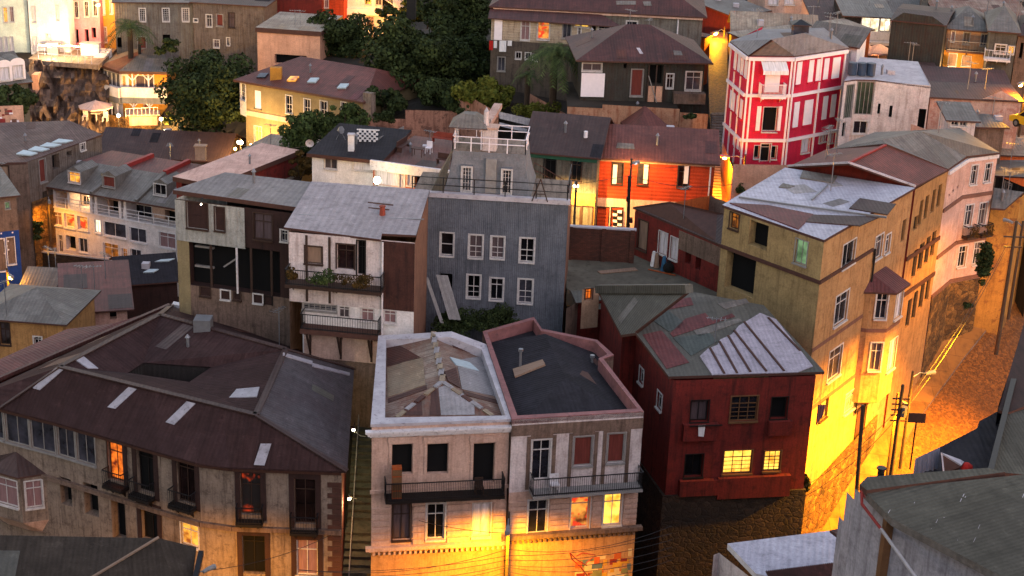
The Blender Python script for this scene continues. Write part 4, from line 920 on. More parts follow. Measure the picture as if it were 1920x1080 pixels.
g = MB(); q0 = wf.P(wf.uz(1312, 790)[0] - .2, wf.uz(1308, 791)[1], .42)
g.face([q0, q0 + wf.d * .42, q0 + wf.d * .38 - UPV * .75, q0 + wf.d * .06 - UPV * .7], 'whitecloth'); solo(g, 'towel', 'white towel hanging from an open window of the dark red house', 'towel')
g = MB(); g.box(q0 - wf.d * .5 - UPV * .06, wf.d * 1.9, wf.n * .1, UPV * .05, 'framedark'); solo(g, 'laundry_rail', 'dark rail below the open window holding the white towel', 'laundry rail')
# ================================================================= Y: tan corner house
zY = 30.0
c0, c1, c2, c3 = PZ(1358, 390, zY), PZ(1545, 455, zY), PZ(1712, 358, zY), PZ(1478, 322, zY)
b = Bld('tan_house', 'tall tan corner house with patched tin roof, arched bay windows and a stone foot', 'house', c1, 6.5)
wa = b.wall(c0, c1, zY, 'olivetan'); wy = b.wall(c1, c2, zY, 'ochre_c'); b.wall(c2, c3, zY, 'ochre'); b.wall(c3, c0, zY, 'ochre')
for q in [(1377, 415, 17, 30, 'dim'), (1422, 441, 36, 48, 'void'), (1502, 473, 23, 46, 'green'), (1388, 512, 56, 76, 'void')]: wa.add(*q)
for q in [(1591, 476, 22, 42, 'wided'), (1647, 463, 13, 40, 'dark'), (1664, 457, 8, 32, 'dark'), (1694, 432, 6, 38, 'slit'), (1577, 578, 22, 52, 'dark'), (1565, 681, 22, 52, 'dark'), (1595, 751, 20, 34, 'blind'), (1544, 768, 13, 32, 'board'), (1612, 800, 16, 70, 'solid')]: wy.add(*q)
b.done()
ro = [PZ(1545, 450, zY + .15), PZ(1354, 384, zY + .18), PZ(1472, 314, zY + 1.1), PZ(1716, 352, zY + .35)]
pY = planeof([ro[1], ro[0], ro[3]]); ro[2] = PPl(1472, 314, *pY); b.roof([[ro[1], ro[0], ro[3], ro[2]]], 'rooftin', .16)
p2 = planeof([ro[1], ro[3], ro[2]])
for m_, q in [('redsheet', [(1368, 382), (1440, 386), (1525, 403), (1497, 431)]), ('roofbrown', [(1525, 404), (1650, 408), (1612, 425), (1508, 417)]), ('roofbrown', [(1612, 373), (1680, 384), (1664, 404), (1592, 392)]), ('roofgrey', [(1468, 345), (1490, 350), (1477, 354), (1460, 352)])]:
    sheet(b.root, pY, q, m_, lift=.07)
sheet(b.root, pY, [(1505, 322), (1570, 332), (1562, 345), (1500, 335)], 'roofgrey', lift=.1)
g = MB(); g.beam(PPl(1385, 373, *pY) + UPV * .12, PPl(1480, 387, *pY) + UPV * .12, .12, .12, 'metalgrey'); g.beam(PPl(1480, 387, *pY) + UPV * .12, PPl(1662, 411, *pY) + UPV * .12, .12, .12, 'metalgrey'); g.beam(PPl(1522, 377, *pY) + UPV * .1, PPl(1552, 350, *pY) + UPV * .1, .08, .1, 'metalgrey'); b.part('roof_batten', g)
g = MB(); zb1 = wa.uz(1490, 512)[1]; wa.band(g, zb1 - .1, zb1 + .12, .1, 'browntrim'); wy.band(g, zb1 - .1, zb1 + .12, .1, 'browntrim', -.1, wy.uz(1630, 512)[0])

b.part('string_course', g)
for y in (618, 722): g = MB(); z = wy.uz(1580, y)[1]; wy.band(g, z - .12, z + .14, .02, 'mauve', 0, wy.uz(1620, y)[0]); b.part('string_course', g)
# bay window on the street side
u0, u1 = wy.uz(1626, 520)[0], wy.uz(1699, 500)[0]; zb0, zb1_ = wy.uz(1650, 712)[1], wy.uz(1650, 528)[1]; dpt = 1.25
pr = [(u0, 0), (u0 + .1, .35), (u0 + .9, 1.35), (u0 + 3.2, 1.35), (u0 + 4.2, 0)]; u1 = u0 + 4.2; bay = MB(); P_ = [wy.P(u, 0, o) for u, o in pr]; bws = [Wall(P_[i], P_[i + 1], zb1_, zb0, 'ochre_c') for i in range(4)]
for q in [(1653, 572, 21, 52), (1642, 669, 21, 52)]: bws[1].add(*q, 'dark')
for q in [(1686, 567, 13, 52), (1673, 664, 14, 52)]: bws[2].add(*q, 'curtw')
for w in bws: w.mesh(bay)
bay.face([wy.P(u, zb0, o) for u, o in pr], 'ochre')
cb = wy.P((u0 + u1) / 2, zb0 - .9, 0)
for i in range(4): bay.face([wy.P(pr[i][0], zb0, pr[i][1]), wy.P(pr[i + 1][0], zb0, pr[i + 1][1]), cb], 'ochre')
zmid = (bws[1].wins[0][2] + bws[1].wins[1][3]) / 2
for w in bws: w.band(bay, zmid - .1, zmid + .15, .03, 'mauve', 0, w.L)
bo = bay.build('bay_window', b.root)
for w in bws: w.windows(bo)
tp = [wy.P(u, zb1_ + .03, o * 1.3 + (.0 if o else 0)) for u, o in pr]; tp[0] -= wy.d * .3; tp[4] += wy.d * .3; g = MB()
r1_, r2_ = wy.P(u0 + .9, zb1_ + .9, .02), wy.P(u1 - 1.2, zb1_ + .9, .02); add_roof(g, [[tp[0], tp[1], r1_], [tp[1], tp[2], r1_], [tp[2], tp[3], r2_, r1_], [tp[3], tp[4], r2_]], 'redsheet', .12); g.build('roof', bo)
g = MB(); u = wy.uz(1622, 600)[0]; g.tube([wy.P(u, zb1, .12), wy.P(u, zb0 - 1, .12)], .07, 'iron'); b.part('drainpipe', g)
g = MB(); sw = Wall(wy.P(-.1, 0, .12), wy.P(wy.uz(1640, 800)[0], 0, .12), wy.uz(1580, 865)[1], 6.5, 'stoneochre', top=None); sw.mesh(g)
sw.top = None; g.face([wy.P(0, sw.zt, .12), wy.P(sw.L, sw.zt, .12), wy.P(sw.L, sw.zt + 1.6, .1)], 'stoneochre'); b.part('stone_base', g)
# ================================================================= Z1: long orange house, Z2: pale pink curved house
zZ = 30.0
d0, d1 = PZ(1716, 357, zZ), PZ(1778, 321, zZ); e0_, e1_ = PZ(1480, 318, zZ), PZ(1555, 285, zZ)
b = Bld('orange_house', 'long orange house with rows of narrow dark windows under a rusty red gable roof', 'house', d0, 9)
g0 = PZ(1714, 352, zZ + .2); w0 = Wall(PZ(1484, 316, zZ), d0, zZ + .1, 9, 'brownred'); pkp = PZ(1592, 309, zZ + 1.6); upk = (Vector((pkp.x, pkp.y, 0)) - w0.A).dot(w0.d); w0.top = [(0, zZ + .1), (upk, zZ + 1.7), (w0.L, zZ + .1)]; b.walls.append(w0)
wz = b.wall(d0, d1, zZ + .05, 'orangewall'); wz.mat = 'ochre'; b.wall(d1, e1_, zZ, 'ochre')
for q in [(1717, 418, 7, 24), (1725.5, 399, 7, 43), (1737, 388, 6, 40), (1750, 377, 6, 40), (1761, 367, 6, 39), (1715, 494, 7, 48), (1726.5, 481, 8, 46), (1738.5, 469, 7, 46), (1749.5, 457, 7, 43), (1703.5, 587, 7, 47), (1715, 572, 7, 47), (1728, 554, 7, 44), (1739.5, 541, 7, 41)]: wz.add(*q, 'slit')
b.done()
rf = [PZ(1592, 306, zZ + 1.8), PZ(1660, 273, zZ + 1.9), PZ(1780, 317, zZ + .2), PZ(1716, 350, zZ + .2), PZ(1478, 312, zZ + .2), PZ(1552, 279, zZ + .2)]
b.roof([[rf[3], rf[2], rf[1], rf[0]], [rf[0], rf[1], rf[5], rf[4]]], 'roofredb', .14)
g = MB()
for a, q in ((rf[4], rf[0]), (rf[0], rf[3])): g.beam(a + UPV * .05, q + UPV * .05, .2, .12, 'coping')
g.beam(rf[0] + UPV * .05, rf[1] + UPV * .05, .2, .1, 'redtrim'); b.part('verge', g)
g = MB()
for y in (545 - 62, 545): 
    g = MB(); z = wz.uz(1728, y - 16)[1]; wz.band(g, z - .15, z + .15, .08, 'browntrim', 0, wz.L); b.part('string_course', g)
f0, f1, f2_, f3 = d1, PZ(1814, 297, zZ), PZ(1871, 289, zZ), PZ(1905, 262, zZ)
b = Bld('pink_house', 'pale pink four storey house with curved corner and two small flower balconies', 'house', f1, 12)
w1 = b.wall(f0, f1, zZ, 'pinkwall'); w2 = b.wall(f1, f2_, zZ, 'pinkwall'); w3 = b.wall(f2_, f2_ + (f2_ - f1).cross(-UPV).normalized() * 9, zZ, 'pinkwall')
for q in [(1826, 328, 11, 35), (1852, 324, 11, 34), (1816, 404, 13, 38), (1842, 401, 13, 40), (1804, 481, 14, 38), (1832, 475, 13, 40)]: w2.add(*q, 'dark')
for q in [(1780, 366, 3, 5), (1787, 358, 3, 5), (1796, 350, 3, 5)]: w1.add(*q, 'void')
b.done()
g = MB(); zst = w2.uz(1830, 519)[1]
for w in (w1, w2): st_ = Wall(w.P(0, 0, .08), w.P(w.L, 0, .08), zst - .1, 12, 'stoneochre'); st_.mesh(g)
b.part('stone_base', g)
for y in (365, 448, 517):
    g = MB(); z = w2.uz(1830, y)[1]; w2.band(g, z - .15, z + .12, .1, 'mauve', 0, w2.L); w1.band(g, z - .15, z + .12, .1, 'mauve', 0, w1.L); b.part('string_course', g)
g = MB()
for w in (w1, w2): w.band(g, zZ - .25, zZ + .02, .15, 'trimwhite', 0, w.L)
b.part('cornice', g)
for cx, y in ((1814, 436), (1841, 432)):
    u, z = w2.uz(cx, y); fl_ = balcony(b, w2, u - .55, u + .55, z - .2, .6, .8, ('framewood', 'iron'), step=.1, brackets=0)
    g = MB(); random.seed(int(cx))
    for i in range(60): p = w2.P(u + random.uniform(-.5, .5), z + random.uniform(-.3, .5), random.uniform(.4, .75)); g.face([p, p + Vector((.12, 0, .05)), p + Vector((.03, .02, .14))], 'leafbrown')
    g.build('plant', fl_)
R_ = [PZ(1778, 317, zZ + .25), PZ(1812, 293, zZ + .25), PZ(1875, 286, zZ + .25), PZ(1725, 246, zZ + 2.2), PZ(1655, 262, zZ + 2.1), PZ(1600, 262, zZ + .3), PZ(1555, 280, zZ + .3)]
b.roof([[R_[0], R_[1], R_[3], R_[4]], [R_[1], R_[2], R_[3]], [R_[4], R_[3], R_[5]], [R_[4], R_[5], R_[6]], [R_[2], PZ(1800, 240, zZ + .3), R_[3]], [R_[3], PZ(1800, 240, zZ + .3), PZ(1640, 248, zZ + .3), R_[5]], [R_[6], rf[1] + UPV * .15, R_[4]], [R_[4], rf[1] + UPV * .15, R_[0]]], 'roofgrey', .14)
# houses and sheds right of the pink house
b = Bld('shed_house', 'dark walled house with plain grey roof at the right edge beyond the pink house', 'house', PZ(1870, 400, 24), 14)
q = [PZ(1862, 362, 27), PZ(1915, 365, 27), PZ(1940, 330, 27.5), PZ(1866, 330, 27.5)]
b.wall(q[0] + UPV, q[1] + UPV, 26.8, 'peelyellow'); b.wall(q[1], q[2], 26.8, 'peelyellow'); b.wall(q[3], q[0], 26.8, 'mudwall'); b.done()
b.roof([[PZ(1858, 390, 26.3), PZ(1884, 392, 26.3), PZ(1920, 360, 27.2), PZ(1864, 352, 27.2)]], 'roofgrey', .12)
b = Bld('garden_wall', 'pale curved street wall glowing yellow at the right edge above the cobbled road', 'wall', PZ(1885, 420, 24), 15)
b.wall(PZ(1882, 398, 25.2), PZ(1915, 372, 25.6), 25.4, 'peelyellow'); b.wall(PZ(1915, 372, 25.6), PZ(1975, 345, 25.6), 25.6, 'peelyellow'); b.wall(PZ(1855, 400, 25.2), PZ(1882, 398, 25.2), 25.2, 'ochre'); b.done()
b = Bld('dark_house', 'long dark green walled house with grey roof at the right edge behind the pink house', 'house', PZ(1880, 330, 26), 14)
b.wall(PD(1868, 330, 124), PD(1960, 335, 120), ZD(1868, 328, 124), 'dark_c', [(1890, 350, 12, 14, 'dark')]); b.done()
b.roof([[PD(1862, 329, 123), PD(1965, 334, 119), PD(1965, 300, 130), PD(1862, 300, 131)]], 'roofgrey', .12)
# ================================================================= cobbled street on the right
LL = [PZ(*q) for q in Ls]; RR = [PZ(*q) for q in Rs]; g = MB()
for i in range(len(LL) - 1):
    for k in range(6):
        g.face([LL[i].lerp(RR[i], k / 6), LL[i].lerp(RR[i], (k + 1) / 6), LL[i + 1].lerp(RR[i + 1], (k + 1) / 6), LL[i + 1].lerp(RR[i + 1], k / 6)], 'cobble', XY)
solo(g, 'road', kind='structure'); ROADL, ROADR = LL, RR
g = MB()
for i in range(len(LL) - 1):
    w_ = .27; a, c_ = LL[i] - (RR[i] - LL[i]) * .05, LL[i + 1] - (RR[i + 1] - LL[i + 1]) * .05; q, r_ = LL[i].lerp(RR[i], w_), LL[i + 1].lerp(RR[i + 1], w_)
    a, c_, q, r_ = [p + UPV * .14 for p in (a, c_, q, r_)]
    g.face([a, q, r_, c_], 'pave', XY); g.face([q, q - UPV * .4, r_ - UPV * .4, r_], 'concrete')
solo(g, 'pavement', kind='structure')
g = MB(); p = PZ(1845, 597, 16.6); g.box(p + UPV * .1, (1.1, .5, .2), (-.3, .5, .1), UPV * .06, 'void'); solo(g, 'drain_grate', 'dark iron drain grate in the kerb of the glowing cobbled road', 'drain')
# stone retaining wall and pale wall along the far part of the street
b = Bld('retaining_wall', 'rough boulder retaining wall along the pavement below the pink house', 'wall', PZ(1800, 560, 19), 12)
b.wall(PZ(1770, 640, 15.0) + Vector((0, -.4, 0)), PZ(1850, 575, 17) + Vector((0, -.4, 0)), 21.0, 'stoneochre'); b.wall(PZ(1850, 575, 17) + Vector((0, -.4, 0)), PZ(1895, 530, 18.8), 21.4, 'stoneochre'); b.done()
# ================================================================= S: low red house with yard
zS = 26.2
s0, s1 = PZ(1191, 394, zS), PZ(1358, 464, zS); ds = (s1 - s0).normalized(); ns = Vector((ds.y, -ds.x, 0))
b = Bld('yard_house', 'low weathered red house with brown roof along the edge of the walled yard', 'house', s0, 21)
ww = b.wall(s0, s1, zS, 'rustwall'); ww.mat = 'redpaint'; b.wall(s0 - ns * 7, s0, zS, 'orangewall', top=None); b.wall(s1, s1 - ns * 7, zS, 'mudwall'); b.wall(s1 - ns * 7, s0 - ns * 7, zS, 'mudwall')
for q in [(1205, 441, 18, 56, 'board'), (1243, 456, 16, 42, 'curtw'), (1264, 466, 14, 42, 'curtw'), (1290, 481, 11, 28, 'void'), (1309, 492, 10, 27, 'void')]: ww.add(*q)
b.done(); g = MB(); uu = ww.uz(1272, 460)[0]; g.box(ww.P(uu, ww.uz(1300, 478)[1], .004), ww.d * (ww.L - uu), UPV * (zS - .1 - ww.uz(1300, 478)[1]), ww.n * .03, 'mudwall'); b.part('upper_cladding', g)
b.roof([[PZ(1187, 388, zS + .1), PZ(1359, 462, zS + .1), PZ(1362, 402, zS + 1.3), PZ(1256, 378, zS + 1.3)]], 'roofbrown', .14)
g = MB(); yc = [PZ(1062, 540, 22.95), PZ(1062, 470, 22.95), PZ(1195, 462, 22.95), PZ(1365, 530, 22.95), PZ(1365, 565, 22.95), PZ(1122, 580, 22.95)]
g.face(yc, 'yard'); solo(g, 'yard_ground', kind='structure')
g = MB(); a = PZ(1126, 514, 22.98); g.box(a, Vector((2.6, 1.0, 0)), Vector((-.2, .5, 0)), UPV * .05, 'boardtan'); solo(g, 'plank', 'pale wooden plank lying flat on the walled yard', 'plank')
g = MB(); a = PZ(1215, 506, 22.98); g.box(a, Vector((1.8, -1.0, 0)), Vector((.05, .1, 0)), UPV * .05, 'woodorange'); solo(g, 'plank', 'thin orange plank lying in the yard before the red house', 'plank')
for i, (x, y, m, lab) in enumerate([(1232, 495, 'whitecloth', 'upright cream bundle leaning on the yard house wall under the left window'), (1238, 498, 'boardtan', 'upright tan bundle beside the cream bundle under the window'), (1251, 508, 'blue', 'blue and white sack standing below the second window of the yard house'), (1260, 514, 'black', 'black rubbish bag standing right of the blue sack in the yard')]):
    u, z = ww.uz(x, y); p = ww.P(u, 22.97, .35); g = MB()
    g.tube([p, p + UPV * .35, p + UPV * .85, p + UPV * 1.05], .22, m, 7, .1) if i != 3 else (g.ball(p + UPV * .35, .4, m, 8, 6), g.ball(p + UPV * .75, .15, m, 6, 4))
    solo(g, 'sack' if i < 3 else 'rubbish_bag', lab, 'sack' if i < 3 else 'bag')
# brick yard wall
b = Bld('brick_wall', 'dark brick yard wall between the grey turret house and the low red house', 'wall', PZ(1130, 478, 22.9), 21.5)
a, q = PZ(1066, 426, 25.3), PZ(1192, 433, 25.3); b.wall(a, q, 25.3, 'brickwall'); g = MB(); w = b.walls[0]; b.done()
g.box(w.P(0, 21.5, -.3), w.d * w.L, UPV * 3.8, w.n * .29, 'brickwall'); g.box(w.P(-.05, 25.3, -.35), w.d * (w.L + .1), UPV * .1, w.n * .42, 'coping')
for u in (0.02, w.L / 2, w.L - .35): g.box(w.P(u, 21.5, .004), w.d * .3, UPV * 3.85, w.n * .1, 'brickwall')
b.part('coping', g)
# low dark red annexe behind B2 and pale yard walls
b = Bld('red_annexe', 'small dark red annexe wall with glowing orange window behind the pink parapet house', 'annexe', PZ(1100, 600, 22), 14)
w = b.wall(PZ(1084, 566, 23.2), PZ(1128, 562, 23.2), 23.2, 'redpaint'); b.wall(PZ(1062, 578, 23.2), PZ(1084, 566, 23.2), 23.2, 'mudwall')
b.wall(PZ(1092, 545, 24.6), PZ(1124, 542, 24.6), 24.7, 'cream', [(1104, 552, 12, 20, 'orange')], zb=22.0); b.done()
b.roof([[PZ(1080, 568, 23.3), PZ(1128, 562, 23.3), PZ(1126, 545, 23.3), PZ(1070, 545, 23.3)]], 'roofmoss', .1)
# ================================================================= K: crimson and white house on the corner
zK = ZD(1404, 106, 126)
k = [PZ(1371, 80, zK), PZ(1404, 106, zK), PZ(1489, 107, zK), PZ(1588, 92, zK)]
b = Bld('crimson_house', 'tall crimson house with white string courses, many white shutters and a grey hip roof', 'house', k[1], 20)
kb = PZ(1500, 40, zK)
wk = [b.wall(k[0], k[1], zK, 'crimson'), b.wall(k[1], k[2], zK, 'crimson'), b.wall(k[2], k[3], zK, 'crimson'), b.wall(k[3], PZ(1545, 55, zK), zK, 'crimson'), b.wall(PZ(1430, 50, zK), k[0], zK, 'crimson')]
for q in [(1379, 114, 5, 34), (1386, 119, 5, 34), (1392, 124, 5, 34), (1401 - 2, 130, 6, 36), (1370.5, 186, 4, 36), (1376, 191, 4, 36), (1383, 197, 4, 37), (1390, 204, 5, 38), (1397, 210, 5, 38), (1377, 262, 4, 24), (1384, 268, 4, 25), (1390, 275, 5, 26)]: wk[0].add(*q, 'shut')
for q in [(1448, 154, 28, 38, 'shut'), (1444, 224, 27, 46, 'black'), (1422, 222, 8, 46, 'shut'), (1462, 222, 6, 46, 'shut'), (1435, 287, 18, 34, 'ddoor'), (1419, 285, 10, 24, 'black'), (1451, 286, 10, 24, 'black')]: wk[1].add(*q, **({'frame': 'frame', 'nx': 1} if q[4] in ('black', 'ddoor') else {}))
for q in [(1498, 137, 9, 42), (1520.5, 133, 9, 41), (1535, 131, 9, 40), (1549, 129, 9, 39), (1567.5, 127, 14, 39), (1492.5, 215, 10, 47), (1515, 210.5, 16, 46), (1546.5, 202, 9, 43), (1562, 198, 9, 42)]: wk[2].add(*q, 'shut')
for q in [(1510, 273, 14, 26), (1538, 259, 4, 16), (1545, 257, 4, 16), (1557.5, 256, 7, 23)]: wk[2].add(*q, 'curtw')
b.done()
g = MB()
for y in (179, 263): 
    z = wk[1].uz(1446, y)[1]
    for w in wk[:3]: w.band(g, z - .12, z + .12, .16, 'shutw', 0, w.L)
for w in wk[:3]: w.band(g, zK - .3, zK - .02, .22, 'shutw', 0, w.L)
for w, us in ((wk[0], (.05, .35, .7)), (wk[1], (0.01, .12, .96)), (wk[2], (.02, .52, .97))):
    for u in us: g.box(w.P(max(.02, u * w.L - .07), 20, .004), w.d * .14, UPV * (zK - 20.3), w.n * .1, 'shutw')
b.part('trim', g)
w = wk[1]; u0, z0 = w.uz(1421, 176); u1 = w.uz(1468, 176)[0]; balcony(b, w, u0, u1, z0, 1.0, .95, ('shutw', 'shutw'), step=.1, brackets=2)
g = MB(); z1 = w.uz(1446, 114)[1]; z2 = w.uz(1446, 128)[1]
g.face([w.P(u0, z1, .05), w.P(u1, z1, .05), w.P(u1, z2, 1.0), w.P(u0, z2, 1.0)], 'whitecloth'); g.face([w.P(u0, z2, 1.0), w.P(u1, z2, 1.0), w.P(u1, z2 - .3, 1.02), w.P(u0, z2 - .3, 1.02)], 'whitecloth'); b.part('awning', g)
pkk = PZ(1507, 62, zK + 1.8); pkl = PZ(1446, 74, zK + 1.7)
ke = [PZ(1368, 77, zK + .08), PZ(1403, 104, zK + .08), PZ(1490, 105, zK + .08), PZ(1593, 90, zK + .08), PZ(1545, 52, zK + .08), PZ(1430, 55, zK + .08)]
b.roof([[ke[0], ke[1], pkl], [ke[1], ke[2], pkk, pkl], [ke[2], ke[3], pkk], [ke[3], ke[4], pkk], [ke[4], ke[5], pkl, pkk], [ke[5], ke[0], pkl]], 'roofslate', .14)
g = MB(); p = PZ(1500, 58, zK + 1.6); g.box(p + Vector((-.6, -.6, -1)), (1.2, 0, 0), (0, 1.2, 0), UPV * 1.6, 'glassgrey')
q = [p + Vector((-.8, -.8, .6)), p + Vector((.8, -.8, .6)), p + Vector((.8, .8, .6)), p + Vector((-.8, .8, .6))]; add_roof(g, [[q[i], q[(i + 1) % 4], p + UPV * .95] for i in range(4)], 'iron', .05); b.part('lantern', g)
# orange lit plaster wall below the crimson house
b = Bld('plaster_wall', 'rough plaster wall glowing orange below the front door of the crimson house', 'wall', PD(1420, 360, 112), 17)
b.wall(PD(1374, 318, 118), PD(1478, 305, 119), ZD(1420, 308, 118.5), 'peach'); b.wall(PD(1352, 300, 126), PD(1374, 318, 118), ZD(1374, 318, 118), 'peach'); b.done()
def house(name, label, a, q, dist, zb, depth, wm, rm, rtype='gable', rh=1.2, over=.35, holes=(), side=None, lholes=(), rholes=(), cat='house', group=None, th=.12, wmats=None):
    z = ZD(a[0], a[1], dist); A, B = PZ(*a, z), PZ(*q, z); d = (B - A).normalized(); n = Vector((d.y, -d.x, 0))
    b = Bld(name, label, cat, A, zb, group); C1, D1 = B - n * depth, A - n * depth; side = side or wm; L = (B - A).length
    gt = rtype == 'gable'; st = rtype == 'shed'
    f = b.wall(A, B, z, wm, holes); r = b.wall(B, C1, z, side, rholes, top=[(0, z), (depth / 2, z + rh), (depth, z)] if gt else [(0, z), (depth, z + rh)] if st else None)
    k = b.wall(C1, D1, z + (rh if st else 0), side); l = b.wall(D1, A, z, side, lholes, top=[(0, z), (depth / 2, z + rh), (depth, z)] if gt else [(0, z + rh), (depth, z)] if st else None)
    b.done(); o = over; dn = rh * o / (depth / 2 if gt else depth) if (gt or st) else 0; e = UPV * .06
    a0, b0 = A + n * o - d * o - UPV * dn + e, B + n * o + d * o - UPV * dn + e
    if gt:
        m0, m1 = A - n * depth / 2 - d * o + UPV * rh + e, B - n * depth / 2 + d * o + UPV * rh + e; c0, d0 = C1 - n * o + d * o - UPV * dn + e, D1 - n * o - d * o - UPV * dn + e
        fs = [[a0, b0, m1, m0], [m0, m1, c0, d0]]
    elif st: c0, d0 = C1 - n * o + d * o + UPV * (rh + dn) + e, D1 - n * o - d * o + UPV * (rh + dn) + e; fs = [[a0, b0, c0, d0]]
    elif rtype == 'hip':
        i = min(depth, L) / 2; a0, b0 = A + n * o - d * o + e, B + n * o + d * o + e; c0, d0 = C1 - n * o + d * o + e, D1 - n * o - d * o + e
        m0, m1 = A - n * depth / 2 + d * i + UPV * rh, B - n * depth / 2 - d * i + UPV * rh
        if (m1 - m0).dot(d) < .2: m1 = m0 = (m0 + m1) / 2; fs = [[a0, b0, m0], [b0, c0, m0], [c0, d0, m0], [d0, a0, m0]]
        else: fs = [[a0, b0, m1, m0], [b0, c0, m1], [c0, d0, m0, m1], [d0, a0, m0]]
    else: c0, d0 = C1 - n * o + d * o + e, D1 - n * o - d * o + e; fs = [[A + n * o - d * o + e, B + n * o + d * o + e, c0, d0]]
    b.roof(fs, rm, th); b.A, b.B, b.d, b.n, b.z, b.f, b.r, b.l, b.fs = A, B, d, n, z, f, r, l, fs
    return b
def fband(b, w, ys, mat, h=.2, out=.08, name='string_course'):
    g = MB()
    for x, y in ys: z = w.uz(x, y)[1]; w.band(g, z - h / 2, z + h / 2, out, mat, 0, w.L)
    return g.build(name, b.root)
# ================================================================= RO: orange red house, lit by a lamp
b = house('red_orange_house', 'bright orange red clapboard house glowing in lamp light above a cream ground floor', (1121, 292), (1341, 304), 117, 19, 7.5, 'redclap', 'roofredb', 'gable', 1.5, .35,
  [(1158, 325, 20, 40, 'wood'), (1206, 326, 19, 40, 'wood'), (1281, 331, 19, 40, 'wood')])
zc = b.f.uz(1230, 376)[1]; f = b.f; g = MB()
cw2 = Wall(f.P(0, 0, .06), f.P(f.L, 0, .06), zc, 19, 'creamwall', [(1141, 412, 19, 42, 'solid'), (1155, 412, 20, 42, 'board'), (1168, 412, 3, 30, 'slit')]); cw2.wins = []
for q in [(1130, 408, 20, 38, 'ddoor'), (1156, 410, 20, 40, 'ddoor')]: cw2.add(*q)
cw2.mesh(g); gf = b.part('ground_floor', g); cw2.windows(gf)
g = MB()   # stacked black and white goods in the doorway
for i in range(7):
    for j in range(2):
        u, z = cw2.uz(1149 + j * 9, 393 + i * 6); g.box(cw2.P(u, z - .2, -.1 + .1 * (j % 2)), cw2.d * .33, UPV * .17, cw2.n * .25, 'shutw' if (i + j) % 2 else 'iron')
solo(g, 'crate_stack', 'stack of black and white checked crates in the open doorway under the orange red house', 'crates')
for x, m in ((1153, 'shutw'), (1211, 'curtainw'), (1287, 'shutw')):
    u, z1 = f.uz(x - 3, 308); z0 = f.uz(x, 344)[1]; g = MB(); g.box(f.P(u, z0, .06), f.d * .32, UPV * (z1 - z0), f.n * .04, m); o = b.part('shutter', g)
g = MB(); f.band(g, b.z - .35, b.z - .02, .2, 'cream', 0, f.L); g.tube([f.P(.1, b.z - .2, .1), f.P(.1, 19, .1)], .06, 'trimwhite'); g.tube([f.P(f.L - .3, b.z - .2, .1), f.P(f.L - .3, 19, .1)], .06, 'trimwhite'); b.part('gutter', g)
pl = planeof(b.fs[0]); sheet(b.root, pl, [(1158, 268), (1188, 270), (1190, 280), (1155, 278)], 'roofgrey')
b2 = house('gable_annexe', 'small grey and red hipped roof annexe rising behind the orange red house', (1196, 252), (1262, 250), 128, 20, 6, 'greywall', 'roofredb', 'hip', 1.6, .3)
# ochre lit derelict house left of it
b = house('lamp_lit_house', 'mossy corrugated house with a green fascia, its lower wall glaring in yellow lamp light', (985, 281), (1121, 293), 116.5, 19, 8.5, 'greencorr', 'roofbrown', 'gable', 1.9, .3,
  [(1031, 315, 20, 42, 'ddoor'), (1081, 318, 19, 42, 'wood')])
f = b.f; g = MB(); f.band(g, b.z - .5, b.z - .05, .12, 'greenpaint', 0, f.L); b.part('fascia', g)
g = MB(); zc = f.uz(1060, 358)[1]; l2 = Wall(f.P(0, 0, .08), f.P(f.L, 0, .08), zc, 19, 'peelyellow'); 
for q in [(1079, 405, 18, 38, 'board'), (1101, 406, 20, 38, 'board')]: l2.add(*q)
l2.mesh(g); gf = b.part('ground_floor', g); l2.windows(gf)
pl = planeof(b.fs[0])
g = MB(); p = PPl(1098, 258, *pl); g.tube([p, p + UPV * .5], .15, 'shutw', 8); b.part('vent_pipe', g)
g = MB(); d0, d1 = PD(935, 209, 124), PD(1053, 236, 124); dd = d1 - d0
g.face([d0, d1, d1 + Vector((.1, -.3, -.55)), d0 + Vector((.1, -.3, -.5))], 'tinsheet'); g.face([d0 + Vector((.1, -.5, -.75)), d1 + Vector((.1, -.5, -.8)), d1 + Vector((.1, -.9, -1.0)), d0 + Vector((.1, -.9, -.95))], 'tinsheet'); b.part('tin_flashing', g)
g = MB(); p = [PD(934, 198, 117), PD(907, 244, 109)]; g.beam(p[0], p[1], .6, .35, 'peelpink'); b.part('parapet', g)
# dark stair railing from terrace down the lit wall
g = MB(); r0, r1 = PD(1012, 336, 108), PD(1062, 366, 110); fence_rail(g, [PD(1000, 332, 107), r0, r1], 1.0, 'browntrim', .8, .03, (1.0, .5)); solo(g, 'stair_railing', 'thin brown stair railing before the yellow lit wall right of the turret', 'railing')
# ================================================================= W white house and orange terrace house
b = house('white_house', 'small white house with dark flat roof clutter in front of the green garden trees', (585, 287), (712, 300), 128, 17, 7.5, 'white', 'roofdark', 'shed', .5, .35, [(620, 306, 24, 22, 'wided'), (679, 309, 36, 22, 'curtw')], th=.3)
pl = planeof(b.fs[0]); 
def boxat(px_, py_, pl, w, dd, h, mat, name, label, cat): g = MB(); p = PPl(px_, py_, *pl); g.box(p + Vector((-w / 2, 0, -.1)), (w, 0, 0), (0, dd, 0), UPV * (h + .1), mat); return solo(g, name, label, cat)
g = MB(); p = PPl(658, 284, *pl); g.box(p + Vector((-.25, 0, -.1)), (.5, 0, 0), (0, .5, 0), UPV * 1.45, 'white'); g.box(p + Vector((-.3, -.05, 1.35)), (.6, 0, 0), (0, .6, 0), UPV * .1, 'coping'); b.part('chimney', g)
g = MB(); p = PPl(664, 266, *pl) + Vector((.2, 0, 0)); w_ = 1.9
